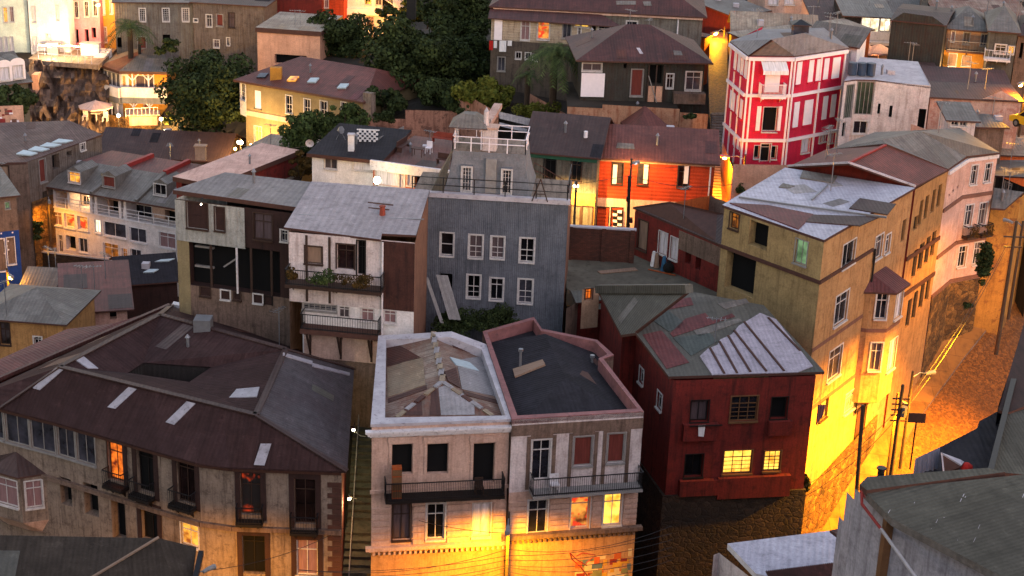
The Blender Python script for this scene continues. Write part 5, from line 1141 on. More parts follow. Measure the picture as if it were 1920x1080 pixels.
for i in range(9):
    for j in range(5):
        if (i + j) % 2: g.box(p + Vector((i * .2, .1, j * .2)), (.2, 0, 0), (0, .08, 0), UPV * .2, 'white')
g.box(p + Vector((0, .1, 1.0)), (w_, 0, 0), (0, .08, 0), UPV * .1, 'white'); g.box(p + Vector((0, .1, -.3)), (w_, 0, 0), (0, .08, 0), UPV * .3, 'white'); solo(g, 'block_screen', 'white pierced block screen wall on the roof of the small white house', 'screen')
g = MB(); p = PPl(630, 262, *pl); g.beam(p, p + Vector((.4, 0, .8)), .04, .04, 'metalgrey'); g.beam(p + Vector((.8, 0, 0)), p + Vector((.4, 0, .8)), .04, .04, 'metalgrey'); g.tube([p + Vector((0.1, 0, .8)), p + Vector((.5, -.3, .95))], .03, 'metalgrey', 6, .35); b.part('antenna', g)
def dish(px_, py_, dist, label, r=.35):
    p = PD(px_, py_, dist); g = MB(); n = 12
    for i in range(n):
        t0, t1 = 2 * math.pi * i / n, 2 * math.pi * (i + 1) / n
        c = lambda t, rr, o: p + Vector((math.cos(t) * rr, -o + .3 * math.sin(t) * rr * -.5, math.sin(t) * rr))
        g.face([c(t0, r, .12), c(t1, r, .12), c(t1, r * .5, .02), c(t0, r * .5, .02)], 'coping'); g.face([c(t0, r * .5, .02), c(t1, r * .5, .02), p], 'coping')
    g.beam(p, p + Vector((0, -.35, .1)), .03, .03, 'iron'); g.beam(p, p + Vector((0, .2, -.6)), .04, .04, 'iron'); solo(g, 'satellite_dish', label, 'dish')
dish(581, 268, 127, 'small pale satellite dish at the left roof corner of the small white house')
dish(728, 190 + 60, 150, 'grey satellite dish beside the garden wall above the terrace', .3)
b = house('terrace_house', 'low house with orange wall and cream curtained windows under a brown roof terrace', (700, 306), (840, 325), 126, 17, 9, 'orangewall', 'roofredb', 'flat', 0, .2, [(726, 335, 44, 26, 'curtw'), (752, 338, 14, 28, 'curtw'), (792, 337, 26, 26, 'black'), (770, 335, 12, 26, 'curtw')], th=.15)
g = MB(); b.f.band(g, b.z - .5, b.z + .3, .25, 'trimwhite', -.2, b.f.L + .2); b.part('fascia', g)
z = b.z + .25; D = lambda u, v: b.A + b.d * u - b.n * v + UPV * (z - b.z)
def bench(g, p, d, n_, L, mat): g.box(p + UPV * .4, d * L, -n_ * .4, UPV * .06, mat); g.box(p + UPV * .45 - n_ * .4, d * L, -n_ * .05, UPV * .45, mat); [g.box(p + d * k, d * .07, -n_ * .4, UPV * .4, mat) for k in (.05, L - .12)]
for (u, v, L_, lab) in ((2.2, 7.2, 2.4, 'long rust coloured bench along the back of the roof terrace'), (5.0, 1.2, 1.4, 'brown wooden bench at the right front of the roof terrace')):
    g = MB(); bench(g, D(u, v), b.d, b.n, L_, 'terracotta' if v > 5 else 'browntrim'); solo(g, 'bench', lab, 'bench')
g = MB(); chairb(g, D(3.0, 4.2), b.d, b.n, 'shutw', 1.1); solo(g, 'plastic_chair', 'white plastic chair standing in the middle of the brown roof terrace', 'chair')
g = MB(); bench(g, D(1.2, 3.0), b.n * -1, b.d, 2.2, 'browntrim'); g.box(D(2.3, 2.4) + UPV * .65, b.d * 1.0, -b.n * .7, UPV * .05, 'browntrim'); [g.box(D(2.35 + i * .85, 2.45 + j * .55), b.d * .05, -b.n * .05, UPV * .65, 'browntrim') for i in (0, 1) for j in (0, 1)]; solo(g, 'picnic_table', 'brown wooden table with attached bench at the left of the roof terrace', 'table')
g = MB(); a, q = PD(711, 280, 131), PD(757, 258, 137); g.face([a, q, q - UPV * 1.8, a - UPV * 1.5], 'redpaint'); g.box(a, q - a, Vector((0, .15, 0)), UPV * .12, 'trimwhite'); g.box(a - UPV * 1.6, (q - a), Vector((0, .15, 0)), UPV * 1.6, 'redclap'); g.box(a + UPV * .12, (q - a), Vector((0, .1, 0)), UPV * .9, 'framegrey'); solo(g, 'red_wall', 'bright red parapet wall with grey mesh rising beside the roof terrace', 'wall')
# ================================================================= O olive house
z = ZD(452, 150, 158); b = Bld('olive_house', 'two storey olive house with red hip roof, skylights and a yellow lit foot', 'house', PZ(452, 150, z), 14)
A, B = PZ(460, 152, z), PZ(680, 190, z); A0 = PZ(450, 140, z); d = (B - A).normalized(); n = Vector((d.y, -d.x, 0))
f = b.wall(A, B, z, 'olive', [(484, 187, 11, 34, 'shut'), (542, 196, 11, 33, 'sash'), (576, 202, 11, 32, 'sash'), (607, 206, 12, 32, 'sash'), (645, 202, 10, 20, 'sash'), (484, 252, 13, 30, 'warm')]); b.wall(B, B - n * 11, z, 'olive'); b.wall(B - n * 11, A0 - n * 8, z, 'olive')
l = b.wall(A0 - n * 1, A, z, 'trimwhite', []); b.done()
g = MB(); fband(b, f, [(560, 229)], 'creamwall', .5, .08)
z2 = f.uz(560, 229)[1]; lw = Wall(f.P(0, 0, .03), f.P(f.L, 0, .03), z2 - .2, 14, 'olive'); lw.add(484, 252, 13, 30, 'yellow'); g = MB(); lw.mesh(g); o = b.part('ground_floor', g); lw.windows(o)
ea = [PZ(446, 147, z), PZ(684, 196, z), PZ(695, 165, z), PZ(500, 110, z)]; ea = [A + n * .4 - d * 1.2 + UPV * .05, B + n * .4 + d * .4 + UPV * .05, B - n * 11 + d * .4 + UPV * .05, A - n * 11 - d * 1.2 + UPV * .05]
m0, m1 = A - n * 5.5 + d * 2.8 + UPV * 1.9, B - n * 5.5 - d * 2.0 + UPV * 1.9; fs = [[ea[0], ea[1], m1, m0], [ea[1], ea[2], m1], [ea[2], ea[3], m0, m1], [ea[3], ea[0], m0]]; b.roof(fs, 'roofredb', .2); pl = planeof(fs[0])
for x, y, m in ((492, 143, 'glassgrey'), (549, 149, 'litwarm'), (587, 152, 'skysheet'), (643, 163, 'skysheet')): sheet(b.root, pl, [(x - 11, y + 4), (x - 4, y - 4), (x + 12, y - 4), (x + 5, y + 4)], m, 'skylight', .15)
g = MB()
for x, y, w_, h_ in ((517, 150, 1.1, 1.3),): p = PPl(x, y, *pl); g.box(p - Vector((w_ / 2, 0, .3)), (w_, 0, 0), (0, .7, 0), UPV * (h_ + .2), 'yellow')
b.part('chimney', g); g = MB(); p = B + n * .1 + d * .1; g.box(p - UPV * 2, d * .9, -n * .8, UPV * 2.9, 'concrete'); b.part('chimney', g)
g = MB(); lb = Wall(PZ(449, 148, z) + Vector((0, 0, -.3)), PZ(461, 153, z), z - .3, z - 3.6, 'trimwhite'); lb.add(456, 172, 8, 32, 'sash'); lb.mesh(g); o = b.part('bay_window', g); lb.windows(o)
g = MB(); fence_rail(g, [PD(568, 122, 172), PD(690, 134, 172)], 1.0, 'framegrey', .6, .04, (1, .5)); solo(g, 'roof_railing', 'thin grey railing on the flat roof behind the olive house', 'railing')
b = house('tin_roof_shed', 'small shed with light grey tin roof peeking out behind the olive house ridge', (590, 138), (690, 150), 174, 18, 6, 'concrete', 'rooftin', 'gable', 1.0, .3, cat='shed')
# ================================================================= Q yellow chalet
z = ZD(227, 130, 178); A, B = PZ(227, 132, z), PZ(312, 134, z); A0 = PZ(194, 123, z); d = (B - A).normalized(); n = Vector((d.y, -d.x, 0))
b = Bld('yellow_chalet', 'yellow two storey chalet with white glazed corner gallery and bracketed eaves', 'house', A, 14)
f = b.wall(A, B, z, 'yellow', [(271, 154, 34, 24, 'wided'), (275, 205, 10, 20, 'boardr')]); r_ = b.wall(A0, A, z, 'white', [(198, 146, 5, 26, 'gallery'), (205, 148, 6, 26, 'gallery'), (213, 150, 6, 26, 'gallery'), (221, 152, 6, 26, 'gallery'), (203, 195, 4, 30, 'void'), (212, 198, 4, 30, 'void')]); b.wall(B, B - n * 9, z, 'yellow'); b.wall(B - n * 9, A0 - n * 6, z, 'yellow'); b.done()
fb = MB(); wA = Wall(f.P(.05, 0, .06), f.P(.8, 0, .06), z - .3, z - 3.6, 'white'); wA.add(232, 152, 7, 20, 'grid'); wA.mesh(fb); o = b.part('corner_panel', fb); wA.windows(o)
g = MB()
for w in (f, r_):
    zz = w.uz(w is f and 270 or 210, w is f and 172 or 168)[1]; w.band(g, zz - .55, zz + .55, .5, 'white', -.0, w.L); w.band(g, zz - 1.25, zz - .553, .45, 'greywall', 0, w.L)
b.part('balcony_band', g)
g = MB()
for x in (248, 278):
    u, z1 = f.uz(x, 133); 
    for yy in (172, 222):
        z0 = f.uz(x, yy)[1]; zt_ = f.uz(x, yy - 38)[1]; g.box(f.P(u - .08, z0, .1), f.d * .16, UPV * (zt_ - z0), f.n * .12, 'shutw')
        for s_ in (-1, 1): g.beam(f.P(u, zt_ - 1.0, .16), f.P(u + s_ * .8, zt_ - .1, .16), .12, .1, 'shutw')
for x in (205, 215, 226): u, z0 = r_.uz(x, 215); g.box(r_.P(u - .08, z0, .3), r_.d * .16, UPV * (r_.uz(x, 180)[1] - z0), r_.n * .12, 'shutw')
b.part('timber_bracket', g)
ea = [A0 + (A0 - A).normalized() * .5 + Vector((0, -.3, .05)), A + Vector((-.1, -.6, .05)), B + n * .5 + d * .4 + UPV * .05, B - n * 9 + d * .4 + UPV * .05, A0 - n * 8 + UPV * .05]; m0 = A - n * 4.5 + d * 2 + UPV * 1.5; m1 = B - n * 4.5 - d * 1 + UPV * 1.6
b.roof([([ea[0], ea[1], m0], 'roofredb'), [ea[1], ea[2], m1, m0], [ea[2], ea[3], m1], [ea[3], ea[4], m0, m1], [ea[4], ea[0], m0]], 'roofgrey', .3)
g = MB(); p = m0 + Vector((-.4, -1.2, -.6)); g.tube([p, p + UPV * 1.3], .18, 'iron', 8); b.part('flue', g)
g = MB(); w = Wall(PD(235, 222, 175), PD(300, 222, 175), ZD(260, 217, 175), 12, 'stoneochre'); w.mesh(g); w2 = Wall(PD(188, 222, 177), PD(235, 222, 175), ZD(210, 220, 175), 12, 'stoneochre'); w2.mesh(g); g.box(w.P(0, w.zt, -3), w.d * w.L, UPV * .15, w.n * 3.2, 'creamwall'); g.box(w.P(.4, w.zt - 1.1, .02), w.d * 3.0, UPV * 1.0, w.n * .05, 'creamwall')
solo(g, 'terrace_wall', 'stone garden terrace wall glowing amber beneath the yellow chalet', 'wall')
g = MB(); fence_rail(g, [PD(236, 219, 174.6), PD(296, 216, 174.6)], .9, 'trimwhite', .4, .04, (1.0,)); solo(g, 'terrace_railing', 'white railing on the edge of the terrace below the yellow chalet', 'railing')
def parasol(px_, py_, dist, label, r=1.3, mat='umbrella', h=2.4, group=None):
    p = PD(px_, py_, dist); root = thing('parasol', label, 'parasol', p - UPV * h, group); g = MB(); n = 8
    for i in range(n):
        t0, t1 = 2 * math.pi * i / n, 2 * math.pi * (i + 1) / n; a, q = p + Vector((math.cos(t0) * r, math.sin(t0) * r, -.35)), p + Vector((math.cos(t1) * r, math.sin(t1) * r, -.35)); g.face([a, q, p + UPV * .3], mat); g.face([a, a - UPV * .15, q - UPV * .15, q], mat)
    g.build('canopy', root); g = MB(); g.tube([p - UPV * h, p + UPV * .35], .04, 'trimwhite', 6); g.build('pole', root)
parasol(179, 193, 176, 'pale pink garden parasol on the terrace left of the yellow chalet', 1.9)
g = MB(); pt = PD(180, 216, 175.5)
for i in range(2): chairb(g, pt + Vector((-1.4 + i * 2.2, 0, -.6)), Vector((1, 0, 0)), Vector((0, -1, 0)), 'trimwhite', 1.2)
g.box(pt + Vector((-.5, -.3, .2)), (1, 0, 0), (0, 1, 0), UPV * .06, 'trimwhite'); g.box(pt + Vector((-.05, .1, -.6)), (.1, 0, 0), (0, .1, 0), UPV * .8, 'trimwhite'); solo(g, 'garden_table', 'white garden table and chairs below the pale pink parasol', 'table')
# ================================================================= T: pink and white terraced row
z = ZD(95, 385, 142); A, B = PZ(97, 388, z), PZ(345, 432, z); d = (B - A).normalized(); n = Vector((d.y, -d.x, 0))
b = Bld('terraced_row', 'pale pink three storey terraced row with grey mansard roof, three dormers and balconies', 'house', A, 6)
f = b.wall(A, B, z, 'pinkwhite', [(107.5, 410, 17, 24, 'curtp'), (130.5, 414, 19, 26, 'scene'), (155, 418.5, 19, 25, 'scene'), (183.5, 424, 11, 24, 'white'), (215.5, 431, 41, 26, 'gallery'), (259, 441, 30, 26, 'gallery'), (314, 451, 30, 28, 'curtp'),
  (114, 457, 8, 32, 'curtd'), (133, 456, 18, 27, 'void'), (156.5, 460, 16, 26, 'gallery'), (208, 471, 28, 28, 'dim'), (234, 480, 10, 28, 'dim'), (255, 481, 20, 26, 'wided')])
for w in f.wins: w[5].update(frame='trimwhite') if w[4] != 'void' else None
b.wall(B, B - n * 9, z + 2.0, 'pinkwhite'); b.wall(B - n * 9, A - n * 9, z + 2.0, 'pinkwhite'); b.wall(A - n * 9, A, z + 2.0, 'pinkwhite')
up_ = b.wall(A - n * 1.5, B - n * 1.5, z + 2.2, 'creamwall', [(113, 368, 22, 18, 'litdimx' if 0 else 'warm'), (142, 372, 15, 18, 'void'), (161, 376, 13, 18, 'wided'), (193, 383, 11, 22, 'curtd'), (220, 389, 30, 24, 'void'), (269, 396, 31, 22, 'wided'), (320, 407, 20, 24, 'void')], zb=z); b.done()
g = MB(); g.box(A + n * .1 - UPV * .002, B - A, -n * 1.6, UPV * .12, 'trimwhite'); b.part('balcony_floor', g)
g = MB(); fence_rail(g, [A + UPV * .12, B + UPV * .12], .9, 'trimwhite', 0, .03, (1.0, .6, .3), post=1.6); b.part('railing', g)
g = MB()
for t in (0.02, .13, .30, .34, .52, .56): g.box(A.lerp(B, t) + n * .05, d * .25, -n * 1.5, UPV * 2.15, 'trimwhite'); b.part('party_pier', g); g = MB()

E0, E1 = A + n * .7 - d * .5 + UPV * 2.1, B + n * .7 + UPV * 2.1; M0, M1 = A - n * 3.0 + d * 1.2 + UPV * 3.7, B - n * 3.0 + UPV * 3.7; K0, K1 = A - n * 6.5 + d * 2 + UPV * 3.9, B - n * 6.5 + UPV * 3.9; J0, J1 = A - n * 10 + UPV * 2.6, B - n * 10 + UPV * 2.6
b.roof([([E0, E1, M1, M0], 'roofgrey'), [M0, M1, K1, K0], ([K0, K1, J1, J0], 'roofgrey'), ([E0, M0, K0, J0], 'roofgrey')], 'roofredb', .15); plm = planeof([E0, E1, M1])
g = MB()
for t in (.375, .70): 
    e_, m_, k_ = E0.lerp(E1, t), M0.lerp(M1, t), K0.lerp(K1, t); g.beam(e_ + UPV * .1, m_ + UPV * .1, .35, .3, 'roofgrey'); g.beam(m_ + UPV * .15, k_ + UPV * .15, .35, .4, 'redtrim')
b.part('party_wall', g)
for i, (x, y, m) in enumerate(((146, 331, 'warm'), (210, 339, 'boardr'), (306, 354, 'wided'))):
    p = PPl(x, y + 8, *plm); g = MB(); w = Wall(p - d * .72 + n * .45, p + d * .72 + n * .45, p.z + 1.0, p.z - .25, 'roofgrey'); w.wins.append((.12, w.L - .12, p.z - .05, p.z + .9, m, {})); w.mesh(g)
    h = 1.0; a0, a1 = w.P(0, p.z + h), w.P(w.L, p.z + h); rp = (a0 + a1) / 2 + UPV * .4
    g.face([a0, a1, rp], 'roofgrey'); bk = -n * 2.6; g.face([a1, a1 + bk, rp + bk, rp], 'roofgrey'); g.face([a0 + bk, a0, rp, rp + bk], 'roofgrey')
    g.face([w.P(0, p.z - .25), a0, a0 + bk], 'roofgrey'); g.face([w.P(w.L, p.z - .25), a1 + bk, a1], 'roofgrey'); o = b.part('dormer', g); w.windows(o)
g = MB(); sz = ZD(160, 500, 138); w = Wall(PD(74, 470, 140), PD(245, 512, 136), sz + .9, 4, 'stonedark'); w.mesh(g); w2_ = Wall(PD(96, 455, 147), PD(74, 470, 140), sz + .9, 4, 'pinkwall'); w2_.mesh(g); g.box(w.P(0, sz + .9, -.25), w.d * w.L, UPV * .12, w.n * .3, 'coping'); g.face([w.P(0, sz, -.1), w.P(w.L, sz, -.1), w.P(w.L, sz, -4), w.P(0, sz, -4)], 'terracotta')
solo(g, 'terrace_wall', 'dark stone terrace wall in front of the pale pink terraced row', 'wall')
# flat roofed neighbour with pale parapet, right of T
b = house('flat_roof_house', 'flat roofed house with pale pink roof slab and dark red wall beside the terraced row', (330, 332), (400, 346), 128, 10, 12, 'redpaint', 'pinkwall', 'flat', 0, .2, [(350, 346, 18, 14, 'void')], th=.4)
b = house('low_house', 'low pale walled house with broad flat roof lit yellow behind the grey roofs', (378, 325), (530, 345), 136, 10, 14, 'peelyellow', 'roofcream', 'flat', 0, .2, [], th=.3)
g = MB(); p = PD(366, 300, 140); g.box(p, (.9, 0, 0), (0, .6, 0), UPV * 1.2, 'cream'); g.box(p + Vector((-.1, -.1, 1.2)), (1.1, 0, 0), (0, .8, 0), UPV * .12, 'cream'); b.part('chimney', g)
b = house('long_low_house', 'long dark brown roofed building lying between the terraced row and the garden', (185, 288), (420, 300), 158, 8, 8, 'mudwall', 'roofbrown', 'gable', 1.6, .4)
b = house('small_shed', 'small shed with mossy tin roof and orange door near the blazing pole lamp', (485, 322), (525, 330), 141, 12, 4, 'peelyellow', 'roofmoss', 'shed', .8, .3, [(503, 327, 8, 8, 'solid')], cat='shed')
# ================================================================= U dark long house left edge, V blue mural house, roofs below
z = ZD(52, 300, 140); A, B = PZ(52, 304, z), PZ(190, 256, z); d = (B - A).normalized(); n = Vector((d.y, -d.x, 0)); A0 = PZ(-40, 304, z)
b = Bld('brown_house', 'dark brown house with ribbed rusty roof and amber lit stone foot at the left edge', 'house', A, 4)
l = b.wall(A0, A, z, 'mudwall', [(8, 330, 18, 38, 'board')]); f = b.wall(A, B, z, 'derelict_c', [(80, 320, 12, 44, 'boardr'), (105, 303, 14, 28, 'void'), (130, 288, 10, 10, 'void'), (85, 375, 9, 34, 'void'), (155, 275, 9, 14, 'dark')]); b.done()
g = MB(); lw = Wall(f.P(0, 0, .12), f.P(f.L * .95, 0, .12), f.uz(75, 372)[1], 4, 'stoneochre'); lw.mesh(g); b.part('stone_base', g)
rr = [PZ(-60, 306, z), PZ(50, 304, z), PZ(192, 252, z), PZ(130, 226, z + .9), PZ(-60, 232, z + .9)]; b.roof([rr], 'roofrustd', .2); b.root['x'] = 0; del b.root['x']

pl = planeof([rr[1], rr[2], rr[3]])
for i in range(4): x = 35 + i * 22; sheet(b.root, pl, [(x - 5, 290 - i * 7), (x + 22, 296 - i * 8 - 3), (x + 36, 289 - i * 8), (x + 9, 283 - i * 7)], 'skysheet', 'skylight', .12)
b = house('mural_house', 'narrow house with blue starry painted ground floor and white framed doors at the left edge', (-30, 372), (30, 366), 128, 4, 8, 'mudwall', 'roofgrey', 'flat', 0, .3, [(14, 385, 8, 12, 'green'), (15, 403, 8, 26, 'warm')])
f = b.f; g = MB(); zt = f.uz(15, 433)[1]; m_ = Wall(f.P(0, 0, .05), f.P(f.L, 0, .05), zt, 4, 'bluewall'); m_.add(21, 470, 14, 50, 'boardr', frame='trimwhite'); m_.add(2, 478, 16, 60, 'boardr', frame='trimwhite'); m_.mesh(g)
for i in range(16):
    u = random.uniform(.2, m_.L - .2); zz = random.uniform(zt - 2, zt - .1); g.box(m_.P(u, zz, .004), m_.d * .12, UPV * .12, m_.n * .01, 'shutw')
o = b.part('painted_ground_floor', g); m_.windows(o)
b = house('small_ridge_house', 'small house with weathered gable roof and red verge below the pink terraced row', (42, 540), (98, 543), 120, 4, 4.5, 'mudwall', 'roofgrey', 'gable', .9, .3)
b = house('ochre_house', 'old house with orange ochre wall and wide grey hipped roof at the left edge', (-40, 594), (118, 606), 108, 6, 6, 'ochre', 'roofgrey', 'hip', 1.3, .4, [(9, 626, 18, 40, 'wood'), (71, 640, 14, 16, 'dark')])
b = house('cream_annexe', 'pinkish cream house with lean-to red roof wedged before the tenement roof', (124, 583), (238, 576), 112, 6, 7, 'pinkwall', 'roofredb', 'shed', .9, .5, [(212, 584, 13, 30, 'void'), (180, 572, 30, 10, 'void')])
b = house('dark_gable_house', 'dark weathered roof with two pale skylights right before the derelict grey house', (225, 532), (332, 524), 122, 6, 6, 'darkpaint', 'roofdark', 'gable', 1.2, .3)
pl = planeof(b.fs[0])
for q in ([(290, 492), (302, 488), (328, 486), (316, 491)], [(268, 512), (280, 506), (298, 506), (288, 512)]): sheet(b.root, pl, q, 'skysheet', 'skylight', .1)
b = Bld('lean_to', 'narrow red roofed lean-to stretched along the left side of the tenement roof', 'lean-to', PZ(100, 680, 21), 8)
q = [PZ(-60, 738, 21.4), PZ(318, 574, 21.4), PZ(215, 606, 21.6), PZ(125, 617, 21.7), PZ(-60, 700, 21.7)]; b.roof([q], 'roofredb', .15); b.wall(q[4] - UPV * .3, q[3] - UPV * .3, 21.5, 'redpaint'); b.wall(q[0], q[1], 21.2, 'redpaint'); b.done()
g = MB(); g.beam(PZ(-60, 735, 21.6), PZ(318, 572, 21.6), .25, .2, 'roofred'); b.part('verge', g)
# foreground roof, bottom left
z = 26.0
b = Bld('street_house', 'nearby weathered slate roof cutting across the bottom left corner', 'house', PZ(100, 1080, z), 8)
q = [PZ(-80, 1180, z - 1), PZ(330, 1150, z - 1.6), PZ(366, 1022, z), PZ(298, 1009, z + .3), PZ(-80, 1002, z + .3)]
b.wall(PZ(345, 1150, z - 1.6), PZ(362, 1030, z - .2), z - 1.8, 'mudwall'); b.done()
p1, n1 = planeof([PZ(-80, 1002, z + .3), PZ(298, 1009, z + .3), PZ(130, 1110, z - 1.1)]); hp = PZ(298, 1009, z + .3); lo = PPl(130, 1110, p1, n1); pe = PZ(368, 1026, z - .35); pe2 = PZ(350, 1170, z - 2.6); b.roof([[PPl(-80, 1002, p1, n1), hp, lo, PPl(-80, 1190, p1, n1)], [hp, pe, pe2], [hp, pe2, lo]], 'roofweather', .14)
g = MB(); g.beam(hp + UPV * .05, lo + UPV * .05, .12, .06, 'boardtan'); b.part('ridge_cap', g)
g = MB(); a, q_ = PZ(372, 1030, z - .25), PZ(352, 1120, z - 1.6); g.box(a - UPV * .25, q_ - a, (.22, 0, 0), UPV * .2, 'iron'); b.part('gutter', g)

# ================================================================= top left
b = house('white_block', 'tall whitewashed block with tall paired windows at the top left corner', (-20, -30), (48, -28), 188, 14, 10, 'palegreen', 'roofgrey', 'flat', 0, .2, [(10, 28, 7, 28, 'warm'), (22, 27, 7, 28, 'curtp'), (2, 85, 5, 30, 'curtw'), (11, 84, 7, 30, 'curtw'), (22, 84, 7, 30, 'curtw')])
b = house('cream_block', 'cream house front glaring in warm lamp light between the white block and pink house', (50, -25), (125, -22), 186, 14, 10, 'white', 'roofgrey', 'flat', 0, .2, [(64, 27, 6, 30, 'curtw'), (108, 24, 5, 28, 'curtw'), (66, 82, 8, 26, 'curtw'), (92, 80, 10, 34, 'white')])
for w in (b.f,): w.mat = 'white'
b = house('pink_town_house', 'pink town house with green shuttered narrow windows lit by a sodium lamp', (126, -25), (184, -22), 187, 14, 10, 'pinkhouse', 'roofgrey', 'flat', 0, .2, [(143, 18, 7, 30, 'dark'), (162, 17, 7, 28, 'dark'), (178, 16, 7, 28, 'dark'), (144, 68, 7, 26, 'void'), (163, 69, 7, 28, 'void'), (176, 62, 8, 20, 'void')])
b = house('orange_town_house', 'narrow orange house at the corner beside the pink town house', (185, -22), (213, -20), 187, 14, 10, 'yellow', 'roofgrey', 'flat', 0, .2, [(194, 14, 5, 26, 'curtw'), (209, 13, 5, 26, 'curtw'), (196, 65, 8, 28, 'curtp')])
b = house('clad_house', 'grey brown corrugated house with three white sash windows behind the palm tree', (214, 4), (361, 5), 184, 14, 8, 'dergrey_c', 'roofgrey', 'flat', 0, .3, [(267, 28, 11, 24, 'grid'), (311, 28, 12, 24, 'grid'), (348, 28, 12, 24, 'grid'), (312, 72, 14, 14, 'void'), (266, 80, 16, 22, 'boardr'), (224, 80, 8, 20, 'void')])
b = house('rusty_clad_house', 'long rust stained corrugated house with odd small windows right of the palm tree', (361, 4), (496, 12), 183, 14, 8, 'derelict_c', 'roofbrown', 'flat', 0, .3, [(392, 39, 10, 22, 'dark'), (412, 38, 12, 22, 'boardr'), (434, 38, 11, 28, 'curtd'), (406, 82, 10, 14, 'dark'), (428, 78, 5, 14, 'dark'), (367, 38, 7, 5, 'dark')])
# cliff below and terrace
g = MB(); random.seed(11); top = [(40, 112), (90, 114), (150, 118), (195, 122), (235, 128)]; n = 26; rows = 14
for i in range(n):
    for j in range(rows):
        def cp(i, j):
            x = 35 + 170 * i / n; dd = 181 - 7 * j / rows + 1.6 * noise.noise(Vector((i * .45, j * .5, 0))) + .8 * noise.noise(Vector((i * 1.3, j * 1.3, 4))); y = 110 + 8 * i / n + (262 - 110) * j / rows; return PD(x, y, dd)
        g.face([cp(i, j + 1), cp(i + 1, j + 1), cp(i + 1, j), cp(i, j)], 'cliffstone')
solo(g, 'cliff', kind='structure', smooth=False)
g = MB()
for x, w_, y0, y1 in ((65, 12, 140, 205), (143, 22, 205, 240)): p0, p1 = PD(x - w_ / 2, y0, 178.5), PD(x + w_ / 2, y0, 178.5); g.box(p0 - UPV * (ZD(x, y0, 178.5) - ZD(x, y1, 177)), p1 - p0, Vector((0, 1.5, 0)), UPV * (ZD(x, y0, 178.5) - ZD(x, y1, 177)), 'peach')
solo(g, 'buttress', 'pale rendered buttress holding the dark rock cliff under the lit terrace', 'buttress')
z = ZD(120, 112, 181); g = MB(); a, q = PZ(50, 112, z), PZ(184, 122, z); g.box(a - UPV * .5, q - a, Vector((0, 9, 0)), UPV * .5, 'concrete'); solo(g, 'terrace', kind='structure')
g = MB(); fence_rail(g, [PZ(72, 112, z), PZ(172, 120, z)], 1.5, 'trimwhite', .7, .05, (1.0, .5)); solo(g, 'terrace_railing', 'white railing strung with fairy lights along the cliff top terrace', 'railing')
for i in range(14): pass
lt = thing('light_string', 'string of glowing fairy lights above the cliff top terrace railing', 'fairy lights', PZ(74, 88, z + 1.6)); g = MB(); w_ = MB()
pa = [PD(73 + i * 4.1, 84 + .8 * math.sin(i * .8) + i * .15, 182) for i in range(25)]
for p in pa: g.ball(p, .085, 'bulb', 5, 3)
w_.tube(pa, .03, 'iron', 4); o = g.build('bulb', lt); o['kind'] = 'stuff'; w_.build('cable', lt); lamp_light(lt, pa[6] + Vector((0, -.8, .2)), 260, (1, .75, .4)); lamp_light(lt, pa[18] + Vector((0, -.8, .2)), 60, (1, .65, .3))
g = MB(); 
for i in range(8): p = PD(166 + i * 3.0, 118 - i * 3.6, 180.5 + i * .4); g.box(p - UPV * 2, (1.2, 0, 0), (0, .6, 0), UPV * 2, 'white')
solo(g, 'white_stair', 'white garden stair wall climbing at the right end of the cliff terrace', 'stair')
for i, (x, c) in enumerate(((88, 'palegreen'), (152, 'shutw'))):
    g = MB(); p = PZ(x, 104, z); g.box(p, (2.0 if i else 1.2, 0, 0), (0, 1, 0), UPV * 1.3, 'shutw' if i else 'greywall'); g.box(p + Vector((-.1, -.1, 1.3)), (2.2 if i else 1.4, 0, 0), (0, 1.2, 0), UPV * .1, 'coping'); solo(g, 'garden_cabinet', ['small grey cabinet on the cliff terrace below the cream block', 'white cabinet on the cliff terrace in front of the pink town house'][i], 'cabinet')
b = house('dormer_house', 'grey roofed house with two round white dormer windows low at the left edge', (-30, 160), (52, 150), 168, 8, 8, 'dergrey', 'roofgrey', 'gable', 2.2, .4, [(4, 176, 10, 26, 'curtw')])
pl = planeof(b.fs[0])
for x, y in ((5, 142), (30, 138)):
    p = PPl(x, y + 6, *pl); g = MB(); w = Wall(p - b.d * .8 + b.n * .6, p + b.d * .8 + b.n * .6, p.z + 1.6, p.z - .2, 'shutw'); w.wins.append((.3, w.L - .3, p.z, p.z + 1.3, 'curtw', {})); w.mesh(g)
    for i in range(6): t0, t1 = math.pi * i / 6, math.pi * (i + 1) / 6; c = lambda t, o: w.P(w.L / 2 - math.cos(t) * w.L / 2, p.z + 1.6 + math.sin(t) * .5, o); g.face([c(t0, 0), c(t1, 0), c(t1, -2.4), c(t0, -2.4)], 'roofgrey'); g.face([c(t0, 0), c(t1, 0), w.P(w.L / 2, p.z + 1.6)], 'shutw')
    for u in (0, w.L): g.face([w.P(u, p.z - .2), w.P(u, p.z + 1.6), w.P(u, p.z + 1.6, -2.4)], 'roofgrey')
    o = b.part('dormer', g); w.windows(o)
g = MB(); w = Wall(PD(-20, 206, 152), PD(43, 197, 152), ZD(20, 198, 152), ZD(20, 240, 152) - 6, 'peach'); w.mesh(g)
random.seed(5)
for i in range(26): u, zz = random.uniform(.2, w.L - 1), random.uniform(w.zt - 2.3, w.zt - .4); g.box(w.P(u, zz, .004), w.d * random.uniform(.2, .8), UPV * random.uniform(.15, .5), w.n * (.006 + i * .0004), random.choice(['redtrim', 'shutw', 'peach', 'mauve']))
solo(g, 'painted_wall', 'wall scrawled with red and white paint at the left edge above the rusty roof', 'wall')
